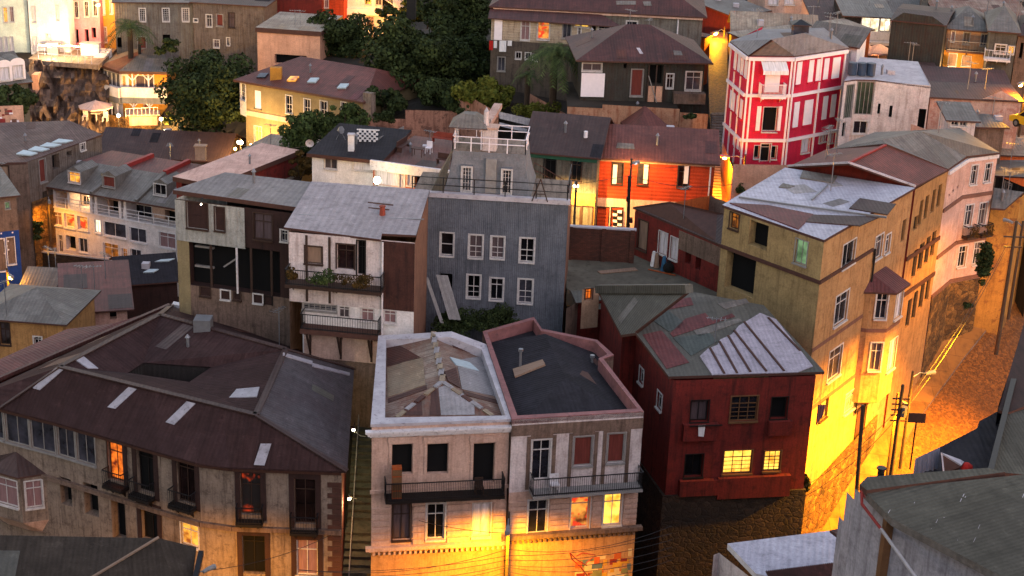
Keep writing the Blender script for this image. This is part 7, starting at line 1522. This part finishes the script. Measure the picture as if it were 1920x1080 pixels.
street_lamp(1186, 309, 113.5, 'dull globe lamp with added light on a thin pole in front of the orange red house', 260, 7, (-.1, -.1), drop=.4, unlit=True, bulb='bulbfaint', toward=(.4, 2.2), color=(1, .5, .13))  # dull globe given a faint glow, plus an added light on the house front
street_lamp(1080, 350, 112.5, 'blazing lamp with grey shade before the yellow lit corrugated house', 1300, 4.6, (0, -.2), drop=.7, hood=True, color=(1, .55, .15), bulb='bulbwhite', r=.2, toward=(0, 1.2))
street_lamp(450, 268, 153, 'blazing white lamp on a dark pole at the corner of the olive house', 260, 6, (.05, -.3), drop=.1, r=.3, color=(1, .6, .2), bulb='bulbwhite', toward=(1.2, -.6))
street_lamp(187, 8, 184, 'warm lamp on the front of the pink town house', 260, 5, (.5, .8), drop=.3, r=.26, color=(1, .5, .15), pole=False)
street_lamp(712, 18, 186, 'warm lamp hanging before the white house with the outside stair', 260, 4, (.5, .8), drop=.3, r=.24)
street_lamp(692, 56, 182, 'small orange lamp low between the dark trees at the top', 160, 3, (.3, .5), drop=.3, r=.16)
street_lamp(1917, 158, 134, 'warm lamp at the right edge above the parked yellow taxi', 420, 4.5, (.5, .5), drop=.3, r=.18)
street_lamp(18, 518, 121, 'amber lamp lighting cut timbers at the left edge near the blue mural', 260, 3.5, (-.3, .4), drop=.2, r=.2)
street_lamp(92, 378, 139, 'hidden amber lamp between the brown house and the pink terraced row', 150, 4, (-.3, .8), drop=.2, r=.14, unlit=True)
for q in [(222, 262, 171.5, 'blazing garden lamp at the foot of the chalet terrace wall, left one', 420, .26), (309, 248, 171, 'blazing garden lamp right of the chalet terrace wall', 420, .3), (327, 253, 170, 'smaller white garden lamp just right of the blazing one by the chalet terrace', 60, .16),
          (222, 217, 173, 'small warm lamp under the veranda of the yellow chalet', 150, .18), (302, 223, 172, 'warm lamp at the right end of the white chalet terrace rail', 260, .18), (378, 265, 164, 'small white lamp at the foot of the big tree trunk', 60, .16),
          (441, 279, 152, 'small white lamp left of the pole by the olive house', 50, .14), (471, 272, 154, 'small yellow lamp right of the blazing pole lamp at the olive house', 250, .14), (707, 338, 124, 'white globe lamp on the corner of the orange terrace house', 90, .3)]:
    wlamp(*q[:4], q[4] * 1.6, r=q[5], bulb='bulbwhite' if q[5] > .15 else 'bulb', color=(1, .55, .15))
for q in [(280, 473, 139, 'warm wall lamp under the right part of the pink terraced row', 60, .14), (169, 368, 141, 'tiny white lamp under the mansard eave of the pink terraced row', 12, .12), (377, 383, 94.3, 'tiny warm bulb inside the wide window of the derelict house', 2, .05),
          (1778, 128, 150, 'bright warm lamp at the left corner of the yellow cafe front', 160, .14), (1664, 44, 154, 'greenish white lamp in the upper restaurant window', 40, .16), (1622, 93, 153.5, 'warm lamp under the left restaurant parasol', 50, .12), (1652, 94, 153.5, 'warm lamp under the right restaurant parasol', 50, .12), (696, 641, 91, 'small warm lamp under the deck of the balcony house', 8, .07)]:
    p = PD(*q[:3]); root = thing('wall_lamp', q[3], 'lamp', p, 'small wall lamps'); g = MB(); g.ball(p, q[5], 'bulbwhite', 8, 6); g.build('bulb', root); g = MB(); g.beam(p + Vector((0, .05, .05)), p + Vector((0, .5, .3)), .05, .05, 'iron'); g.build('bracket', root); lamp_light(root, p + Vector((0, -.4, -.05)), q[4], (1, .6, .25), .1)
g = MB(); w = None
p = PD(1541, 757, 87.3)
for i in range(6): g.face([p + Vector((-.25 + i * .08, -.12 - .04 * (i % 2), 0)), p + Vector((-.17 + i * .08, -.12 - .04 * ((i + 1) % 2), 0)), p + Vector((-.17 + i * .06, -.12 - .04 * ((i + 1) % 2), -1.3 + .12 * i)), p + Vector((-.25 + i * .06, -.12 - .04 * (i % 2), -1.3 + .1 * i))], 'curtainp')
solo(g, 'laundry', 'mauve cloth hanging from a lower street side window of the tan house', 'laundry')
# cables
def cable(pts, label, sag=.5, r=.02, mat='iron', group=None):
    P_ = []
    for a, q in zip(pts, pts[1:]):
        for i in range(9): t = i / 8; P_.append(a.lerp(q, t) - UPV * sag * 4 * t * (1 - t))
    g = MB(); g.tube(P_, r, mat, 4); return solo(g, 'power_cable', label, 'cable', group)
gB = 'power cables in front of the two parapet houses'
poleB = PD(952, 1040, 71.7)
for i, (y0, y1, y2) in enumerate([(1060, 1052, 1000), (1068, 1060, 1012), (1076, 1070, 1026), (1086, 1074, 1040), (1058, 1040, 986), (1096, 1082, 1050)]):
    cable([PD(560, y0 + 10, 71.4), PD(952, y1 - 10, 71.6), PD(1260, y2, 73.5)], 'thin dark cable strung across the lower front of the two parapet houses', .35 + .08 * i, .016, group=gB)
for i, (a, q) in enumerate([((1508, 912, 86), (1690, 760, 88)), ((1510, 930, 86), (1692, 772, 88)), ((1690, 765, 88), (1890, 455, 106)), ((1692, 775, 88), (1885, 470, 106)), ((1240, 985, 84), (1510, 912, 86)), ((1270, 1000, 84), (1510, 922, 86))]):
    cable([PD(*a), PD(*q)], 'thin dark cable running along the street wall of the tan house toward the lamp pole', .5 + .1 * i, .018, group='power cables along the right street')
cable([PD(1186, 330, 113.5), PD(1375, 345, 117)], 'thin cable spanning the front of the orange red house', .5, .02)
cable([PD(200, 250, 172), PD(182, 235, 174)], 'slack wire left of the garden lamps under the chalet', .3, .03)
g = MB(); p = PD(1180, 445, 113); g.tube([p - UPV * 3, PD(1180, 330, 113)], .16, 'iron', 7, .11); g.box(PD(1177, 418, 112.8), (.35, 0, 0), (0, .3, 0), UPV * .35, 'iron'); g.box(PD(1174, 378, 112.8), (.25, 0, 0), (0, .3, 0), UPV * .3, 'iron'); solo(g, 'utility_pole', 'dark wooden utility pole standing in front of the orange red house', 'pole')
g = MB(); p0, p1 = PD(1612, 905, 84), PD(1618, 760, 84); g.tube([p0 - UPV * 3, p1], .13, 'pole', 7, .1); solo(g, 'utility_pole', 'bare dark wooden pole close to the stone foot of the tan house', 'pole')
g = MB(); p1 = PD(1690, 745, 88.4); g.tube([p1 - UPV * 9, p1 + UPV * .8], .15, 'pole', 8, .1)
for k in range(5): g.beam(p1 + Vector((-.5, 0, -.1 - k * .35)), p1 + Vector((.5, 0, -.1 - k * .35)), .07, .07, 'framewood')
g.tube([p1 + Vector((.25, 0, -1.2)), p1 + Vector((.25, 0, -.6))], .2, 'metalgrey', 8); solo(g, 'utility_pole', 'utility pole with crossarms and fittings glowing yellow above the cobbled road', 'pole')
g = MB(); p1 = PD(1900, 455, 105.5); g.tube([p1 - UPV * 8, p1 + UPV * 1.5], .15, 'pole', 8, .1); g.beam(p1 + Vector((-.7, 0, .4)), p1 + Vector((.7, 0, .4)), .08, .08, 'framewood'); g.beam(p1 + Vector((-.6, 0, -.3)), p1 + Vector((.6, 0, -.3)), .08, .08, 'framewood'); solo(g, 'utility_pole', 'utility pole with a crossarm at the right edge before the glowing wall', 'pole')
g = MB(); p = PD(1702, 792, 87.5); g.box(p, (1.0, 0, 0), (0, .06, 0), UPV * .6, 'browntrim'); g.tube([p + Vector((.5, .03, -3)), p + Vector((.5, .03, 0))], .05, 'iron', 6); solo(g, 'street_sign', 'blank brown sign board seen from behind beside the yellow glowing pole', 'sign')
for a, q, lab in [((560, 380, 100), (1180, 330, 113), 'long thin wire crossing above the grey roofs to the pole at the orange red house'), ((448, 270, 152), (590, 270, 130), 'thin wire from the blazing pole lamp to the small white house'), ((1186, 312, 113), (1366, 290, 120), 'upper thin wire between the globe lamp and the alley lamp'),
                  ((664, 806, 84), (706, 800, 78), 'short wire slung across the top of the dark stair alley'), ((655, 930, 79), (952, 1000, 72), 'thin wire from the stair alley lamp to the grey headed street lamp'), ((384, 1070, 70), (655, 985, 77), 'thin wire sagging along the lower wall of the big tenement'), ((1345, 70, 158), (1405, 100, 128), 'thin wire from the far alley lamp to the crimson house')]:
    cable([PD(*a), PD(*q)], lab, .5, .018)
# alley beside the crimson house: steps, ramp, upper pavement
def strip(name, L, Rr, mat, kind='structure'):
    g = MB()
    for i in range(len(L) - 1): g.face([PD(*L[i]), PD(*Rr[i]), PD(*Rr[i + 1]), PD(*L[i + 1])], mat, XY)
    return solo(g, name, kind=kind)
strip('alley_ramp', [(1334, 420, 114), (1336, 300, 128), (1330, 212, 139), (1328, 140, 149), (1332, 60, 163)], [(1385, 420, 114), (1405, 300, 128), (1364, 212, 139), (1364, 140, 149), (1364, 60, 163)], 'cobble')
g = MB(); n = 18; a0, a1, b0, b1 = PD(1334, 402, 115.6), PD(1354, 402, 115.6), PD(1338, 302, 127.5), PD(1350, 302, 127.5)
for i in range(n):
    t, u = i / n, (i + 1) / n; A_, B_, C_, D_ = a0.lerp(b0, t), a1.lerp(b1, t), a1.lerp(b1, u), a0.lerp(b0, u); z1 = C_.z + .12; A_, B_, C_, D_ = [Vector((q.x, q.y, z1)) for q in (A_, B_, C_, D_)]; g.face([A_, B_, C_, D_], 'creamwall'); g.face([A_ - UPV * 1, B_ - UPV * 1, B_, A_], 'browntrim'); g.face([B_ - UPV, C_ - UPV, C_, B_], 'creamwall')
solo(g, 'steps', kind='structure')
g = MB(); w = Wall(PD(1328, 420, 114.5), PD(1337, 300, 129), ZD(1337, 300, 128) + .8, 17, 'peelyellow'); g.face([w.P(0, 17), w.P(w.L, 17), w.P(w.L, ZD(1337, 300, 129) + .9), w.P(0, ZD(1328, 400, 114.5) + .9)], 'peelyellow'); solo(g, 'stair_wall', 'low plaster wall along the left side of the amber lit alley steps', 'wall')
g = MB()
for k in range(14): t = k / 14; a = PD(1338, 288, 129.5).lerp(PD(1334, 214, 138.5), t); q = PD(1362, 288, 129.5).lerp(PD(1362, 214, 138.5), t); g.box(a - UPV * .6, q - a, Vector((0, .8, 0)), UPV * .78, 'concrete')
solo(g, 'steps', kind='structure')
g = MB(); w = Wall(PD(1366, 140, 150), PD(1370, 210, 139.5), 30, 20, 'peach'); 
b = house('alley_left_house', 'dim narrow house row closing the left side of the climbing alley', (1322, 70), (1332, 66), 158, 20, 14, 'orangewall', 'roofred', 'shed', .5, .2)
# yellow taxi at the right edge
c = PD(1946, 226, 128); root = thing('parked_car', 'yellow car parked under the warm lamp at the right edge', 'car', c - UPV * .75); g = MB(); gz = c.z - .75
prof = [(-2.1, .35), (-2.15, .75), (-1.4, .95), (-.8, 1.4), (.7, 1.42), (1.3, 1.0), (2.05, .9), (2.15, .4), (2.1, .3)]; d_ = Vector((.5, -.85, 0)).normalized(); s_ = Vector((d_.y, -d_.x, 0)); 
L_ = [c + d_ * x + s_ * .85 + UPV * (z - .75) for x, z in prof]; R__ = [c + d_ * x - s_ * .85 + UPV * (z - .75) for x, z in prof]
g.face(L_, 'carpaint'); g.face(list(reversed(R__)), 'carpaint')
for i in range(len(prof)): j = (i + 1) % len(prof); g.face([L_[i], L_[j], R__[j], R__[i]], 'carpaint')
g.build('body', root); g = MB()
for s in (-1, 1):
    o_ = s_ * (.855 * s); q = [c + d_ * x + o_ + UPV * (z - .75) for x, z in ((-1.2, .98), (-.75, 1.34), (.65, 1.35), (1.15, 1.0))]; g.face(q, 'glass')
g.build('side_window', root)
for x in (-1.35, 1.35):
    for s in (-1, 1): g = MB(); w0 = c + d_ * x + s_ * s * .7 - UPV * .43; g.tube([w0, w0 + s_ * s * .2], .32, 'iron', 12); wh = g.build('wheel', root); g = MB(); g.tube([w0 + s_ * s * .2, w0 + s_ * s * .22], .18, 'metalgrey', 10); g.build('rim', wh)
# ================================================================= foreground, bottom right
zF = 39.5
b = Bld('near_house', 'near lilac walled house with a big grey green ribbed roof in the bottom right corner', 'house', PZ(1700, 1100, zF), 14)
q = [PZ(1622, 926, zF - .1), PZ(1672, 974, zF - .2), PZ(1925, 1100, zF - .25)]
f0, f1, f2, f3 = PZ(1621, 921, zF), PZ(1990, 882, zF + .55), PZ(2100, 1180, zF + .3), PZ(1905, 1095, zF - .15)
b.roof([[f0, PZ(1672, 972, zF - .1), f3, f2, f1]], 'rooffore', .22, under='roofgrey')
b.wall(PZ(1668, 978, zF - .5), PZ(1890, 1092, zF - .4), zF - .35, 'lilacwall'); b.wall(PZ(1603, 925, zF - .6), PZ(1668, 978, zF - .5), zF - .45, 'lilacwall'); b.done()
s0, s1, s2, s3 = PZ(1612, 908, zF + .05), PZ(1626, 894, zF + .1), PZ(1852, 877, zF + .35), PZ(1885, 885, zF + .4); g = MB(); add_roof(g, [[s0, PZ(1625, 919, zF + .1), s3, s2, s1]], 'rooffore', .18); b.part('roof_strip', g)
g = MB()
for i in range(7): p = f0.lerp(f1, .3) ; 
a_, q_ = PZ(1616, 916, zF - .02), PZ(1672, 974, zF - .3); g.tube([a_ - UPV * .08, q_ - UPV * .1], .07, 'redtrim', 8); g.tube([PZ(1616, 925, zF - .1), PZ(1616, 945, zF - .35), PZ(1652, 992, zF - .6)], .045, 'redtrim', 8); g.tube([PZ(1652, 992, zF - .6), PZ(1722, 1090, zF - .9)], .05, 'pipe', 8); b.part('drainpipe', g)
g = MB(); g.box(PZ(1663, 975, zF - .35) - UPV * 12, (.22, .05, 0), (-.05, .22, 0), UPV * 12, 'framebrown'); b.part('corner_post', g)
g = MB(); a_ = PZ(1672, 974, zF - .28); g.box(a_ - UPV * .12, PZ(1925, 1104, zF - .42) - a_, Vector((.03, .12, 0)), UPV * .1, 'roofgrey'); b.part('fascia', g)
pf_ = planeof([f0, f1, f3]); random.seed(9); g = MB()
dn_ = (f3 - f0).normalized(); 
for i in range(30):
    x, y = random.uniform(1640, 1920), random.uniform(905, 1080)
    if y > 975 + (x - 1672) * .45 or y < 925: continue
    p = PPl(x, y, *pf_) + UPV * .012; dd = (f3 - f1).normalized(); ln = random.uniform(.08, .5) ** 1.6; w_ = Vector((-dd.y, dd.x, 0)) * random.uniform(.008, .02); dd = dd * ln; dd.z = 0
    nrm = pf_[1]; dd = dd - nrm * dd.dot(nrm); w_ = w_ - nrm * w_.dot(nrm); g.face([p, p + dd, p + dd + w_, p + w_], 'coping')
b.part('flaking_paint', g)
g = MB(); p = PZ(1652, 886, zF + .1); g.tube([p - UPV * .3, p + UPV * .12], .1, 'iron', 8); g.tube([p + UPV * .12, p + UPV * .16], .14, 'iron', 8); b.part('vent_cap', g)
# stepped pale wall and low roofs at its foot
b = Bld('stepped_wall', 'pale lilac rendered wall with a stepped top descending left of the near house', 'wall', PZ(1600, 1000, 36), 12)
b.wall(PZ(1573, 968, 35.4), PZ(1640, 1040, 35.4), 35.4, 'lilacwall'); b.wall(PZ(1588, 922, 37.0), PZ(1660, 1000, 37.0), 37.0, 'lilacwall'); b.done()
zs_ = 28.5
b = Bld('slab_roof_house', 'low house with a bright pale lilac metal slab roof at the bottom right', 'house', PZ(1480, 1060, zs_), 8)
sl_ = [PZ(1417, 1075, zs_ - .4), PZ(1364, 1019, zs_), PZ(1555, 995, zs_ + .3), PZ(1643, 1066, zs_ - .1), PZ(1560, 1110, zs_ - .5)]
b.roof([sl_], 'rooftin', .25, under='trimwhite'); b.wall(PZ(1350, 1016, zs_ - .2), PZ(1416, 1085, zs_ - .6), zs_ - .7, 'whitewall'); b.wall(PZ(1340, 1020, zs_ - .2), PZ(1350, 1016, zs_ - .2), zs_ - .7, 'whitewall'); b.done()
g = MB(); n = 40; r0, r1, r2, r3 = PZ(1435, 1072, zs_ + .25), PZ(1592, 1053, zs_ + .45), PZ(1690, 1130, zs_ - .4), PZ(1480, 1150, zs_ - .6)
for i in range(n):
    a_, q_, c_, d_ = r0.lerp(r1, i / n), r0.lerp(r1, (i + .5) / n), r3.lerp(r2, (i + .5) / n), r3.lerp(r2, i / n); e_, f_2 = r0.lerp(r1, (i + 1) / n), r3.lerp(r2, (i + 1) / n); up1 = UPV * .07
    g.face([a_, d_, c_ + up1, q_ + up1], 'roofred'); g.face([q_ + up1, c_ + up1, f_2, e_], 'roofred')
solo(g, 'corrugated_roof', 'red corrugated canopy roof along the bottom edge before the pale slab roof', 'roof')
g = MB(); a_, q_ = PZ(1556, 994, zs_ + .4), PZ(1640, 1050, 32); add_roof(g, [[PZ(1556, 994, zs_ + 1.2), PZ(1575, 991, zs_ + 1.4), PZ(1642, 1045, zs_ + 1.6), PZ(1640, 1060, zs_ + .9)]], 'roofred', .1); solo(g, 'lean_to_roof', 'narrow dark red lean-to roof strip against the stepped pale wall', 'roof')
# dark roofs and cloth at the right edge
zD = 31
b = Bld('dark_roof_house', 'dark house with grey green ribbed roof at the right edge above the cobbled road', 'house', PZ(1900, 860, zD), 9)
b.roof([[PZ(1852, 884, zD), PZ(2050, 900, zD), PZ(2050, 715, zD + .2), PZ(1896, 716, zD + .2)]], 'rooffore', .2)
b.wall(PZ(1852, 884, zD), PZ(1896, 716, zD + .2), zD - .2, 'dark_c') ; g = MB(); g.box(PZ(1851, 886, zD + .1), PZ(1895, 714, zD + .3) - PZ(1851, 886, zD + .1), Vector((.25, 0, 0)), UPV * .12, 'iron'); b.part('verge', g); b.done()
b = Bld('dark_wall_house', 'plum dark wall rising at the right edge behind the grey green roof', 'house', PZ(1910, 700, 31.5), 9)
b.wall(PZ(1872, 762, 31.2), PZ(1927, 590, 31.6), 31.3, 'darkpaint'); b.wall(PZ(1927, 590, 31.6), PZ(2080, 585, 31.6), 31.3, 'darkpaint'); g = MB(); add_roof(g, [[PZ(1872, 768, 31.2), PZ(1890, 774, 31.2), PZ(2080, 700, 31.6), PZ(2080, 580, 31.6), PZ(1926, 586, 31.6)]], 'darkpaint', .15); b.part('roof', g); b.done()
b = Bld('slate_roof_shed', 'shed with dark slate blue roof and small grey gable beside the cobbled road', 'shed', PZ(1800, 870, 30), 9)
b.roof([[PZ(1716, 862, 30.0), PZ(1716, 890, 29.8), PZ(1860, 895, 30.0), PZ(1892, 760, 30.4), PZ(1836, 790, 30.3), PZ(1832, 803, 30.3)]], 'roofdark', .2); b.wall(PZ(1716, 862, 29.9), PZ(1832, 803, 30.2), 29.8, 'dark_c'); b.done()
g = MB(); a_ = PZ(1768, 850, 30.6); add_roof(g, [[PZ(1764, 848, 30.8), PZ(1803, 872, 30.5), PZ(1808, 866, 30.5), PZ(1802, 862, 30.6)], [PZ(1764, 848, 30.8), PZ(1768, 884, 30.1), PZ(1792, 884, 30.1), PZ(1803, 872, 30.5)]], 'coping', .08); b.part('gable', g)
g = MB(); c0_, c1_ = PZ(1716, 860, 30.6), PZ(1763, 838, 30.9); n = 10
for i in range(n):
    t, u = i / n, (i + 1) / n; s1_ = .25 * math.sin(t * 3.14) ; s2_ = .25 * math.sin(u * 3.14)
    g.face([c0_.lerp(c1_, t), c0_.lerp(c1_, u), c0_.lerp(c1_, u) + Vector((0, -.1 * (i % 2), -1.1 + s2_)), c0_.lerp(c1_, t) + Vector((0, -.1 * ((i + 1) % 2), -1.1 + s1_))], 'greycloth')
solo(g, 'tarpaulin', 'grey cloth tarpaulin hung beside the slate roof above the glowing road', 'tarpaulin')
g = MB(); p = PZ(1812, 876, 30.3); g.ball(p, .28, 'redcloth', 8, 6, .7); solo(g, 'red_bundle', 'small dark red bundle lying on the slate roof right of the grey gable', 'bundle')

# aerials, vents and stove pipes on the roofs, each a part of its house
AR = random.Random(5)
for o in list(COL.objects):
    if o.get('category') == 'house' and o.name not in ('turret_house', 'balcony_house', 'plaster_house', 'corner_house', 'near_house', 'street_house', 'slab_roof_house', 'dark_wall_house', 'dark_roof_house'):
        rf = [c for c in o.children if c.name.startswith('roof') and not c.name.startswith('roof_sheet')]
        if not rf: continue
        me = rf[0].data; fs = [f for f in me.polygons if f.normal.z > .6 and f.area > 3]
        if not fs: continue
        org = Vector(o['_o'])
        for k in range(AR.choice([1, 1, 2, 3])):
            f = AR.choice(fs); vs = [me.vertices[i].co for i in f.vertices]; w = [AR.random() + .15 for _ in vs]; sw = sum(w); p = sum((v * (x / sw) for v, x in zip(vs, w)), Vector((0, 0, 0))) + org
            g = MB(); t = AR.random()
            if t < .45:
                h = AR.uniform(1.4, 2.6); g.beam(p - UPV * .2, p + UPV * h, .05, .05, 'metalgrey'); a = AR.uniform(0, 3); d = Vector((math.cos(a), math.sin(a), 0)); e = Vector((-d.y, d.x, 0)); g.beam(p + UPV * (h - .1) - d * .6, p + UPV * (h - .1) + d * .6, .035, .035, 'metalgrey')
                for j in range(5): c = p + UPV * (h - .1) + d * (-.5 + j * .25); g.beam(c - e * (.35 - j * .04), c + e * (.35 - j * .04), .025, .025, 'metalgrey')
                g.build('aerial', o)
            elif t < .8: g.tube([p - UPV * .25, p + UPV * .7], .09, 'metalgrey', 8); g.tube([p + UPV * .7, p + UPV * .9], .17, 'metalgrey', 8, .03); g.build('stove_pipe', o)
            else: g.box(p + Vector((-.3, -.3, -.3)), (.6, 0, 0), (0, .6, 0), UPV * .65, 'coping'); g.build('roof_vent', o)

# odd replacement sheets on the bigger roofs: each sheet a part of its house
PR = random.Random(77); VAR = {'roofgrey': ['rooflilac2', 'roofcream', 'roofmoss'], 'roofred': ['roofbrown', 'redsheet', 'rustsheet'], 'roofredb': ['redsheet', 'roofred', 'roofbrown'], 'roofbrown': ['roofred', 'roofdark', 'rustsheet'], 'roofL': ['roofbrown', 'rustsheet', 'roofred'], 'roofL2': ['roofgrey', 'roofmoss', 'roofL'],
 'rooflilac': ['rooflilac2', 'tinsheet'], 'rooflilac2': ['roofgrey', 'tinsheet'], 'roofmoss': ['mosssheet', 'roofgrey'], 'rooftin': ['tinsheet', 'rooflilac2'], 'roofcream': ['creamsheet', 'roofgrey'], 'roofrust': ['rustsheet', 'creamsheet'], 'roofrustd': ['rustsheet', 'roofbrown'], 'rooffore': ['roofmoss'], 'roofweather': ['roofmoss']}
for o in [q for q in COL.objects if q.type == 'MESH' and q.name.split('.')[0] == 'roof' and q.parent is not None]:
    me = o.data; org = Vector(o.parent['_o']) if '_o' in o.parent else Vector((0, 0, 0))
    me.calc_loop_triangles()
    for f in me.loop_triangles:
        mk = me.materials[f.material_index].name.split('.')[0]
        if f.normal.z < .5 or f.area < 7 or mk not in VAR or o.parent.name in ('plaster_house',): continue
        P_ = [me.vertices[i].co + Vector(o['_o']) for i in f.vertices]; n = Vector(f.normal); u = UPV.cross(n)
        u = u.normalized() if u.length > .05 else (P_[1] - P_[0]).normalized(); w = n.cross(u)
        c0 = P_[0]; Q = [((p - c0).dot(u), (p - c0).dot(w)) for p in P_]; off = max(abs((p - c0).dot(n)) for p in P_)
        if off > .06: continue
        def inside(x, y):
            r = False
            for i in range(len(Q)):
                (x1, y1), (x2, y2) = Q[i], Q[i - 1]
                if (y1 > y) != (y2 > y) and x < (x2 - x1) * (y - y1) / (y2 - y1) + x1: r = not r
            return r
        x0, x1, y0, y1 = min(q[0] for q in Q), max(q[0] for q in Q), min(q[1] for q in Q), max(q[1] for q in Q); done = []
        for k in range(min(12, int(f.area / 6) + 2)):
            sw, sh = PR.choice([.85, .85, 1.7]), PR.uniform(1.2, 3.0); cx, cy = PR.uniform(x0, x1), PR.uniform(y0, y1); cs = [(cx, cy), (cx + sw, cy), (cx + sw, cy + sh), (cx, cy + sh)]
            if not all(inside(*c) for c in cs) or any(abs(cx - d[0]) < 2 and abs(cy - d[1]) < 3.2 for d in done): continue
            done.append((cx, cy)); g = MB(); q = [c0 + u * a + w * b2 + n * .02 for a, b2 in cs]; g.face(q, PR.choice(VAR[mk]))
            for i in range(4): a, b2 = q[i], q[(i + 1) % 4]; g.face([a, a - n * .016, b2 - n * .016, b2], mk)
            pr_ = o.parent if o.parent.parent is None else o.parent.parent; g.build('roof_sheet', pr_)
for o in bpy.data.objects:
    if '_o' in o: del o['_o']
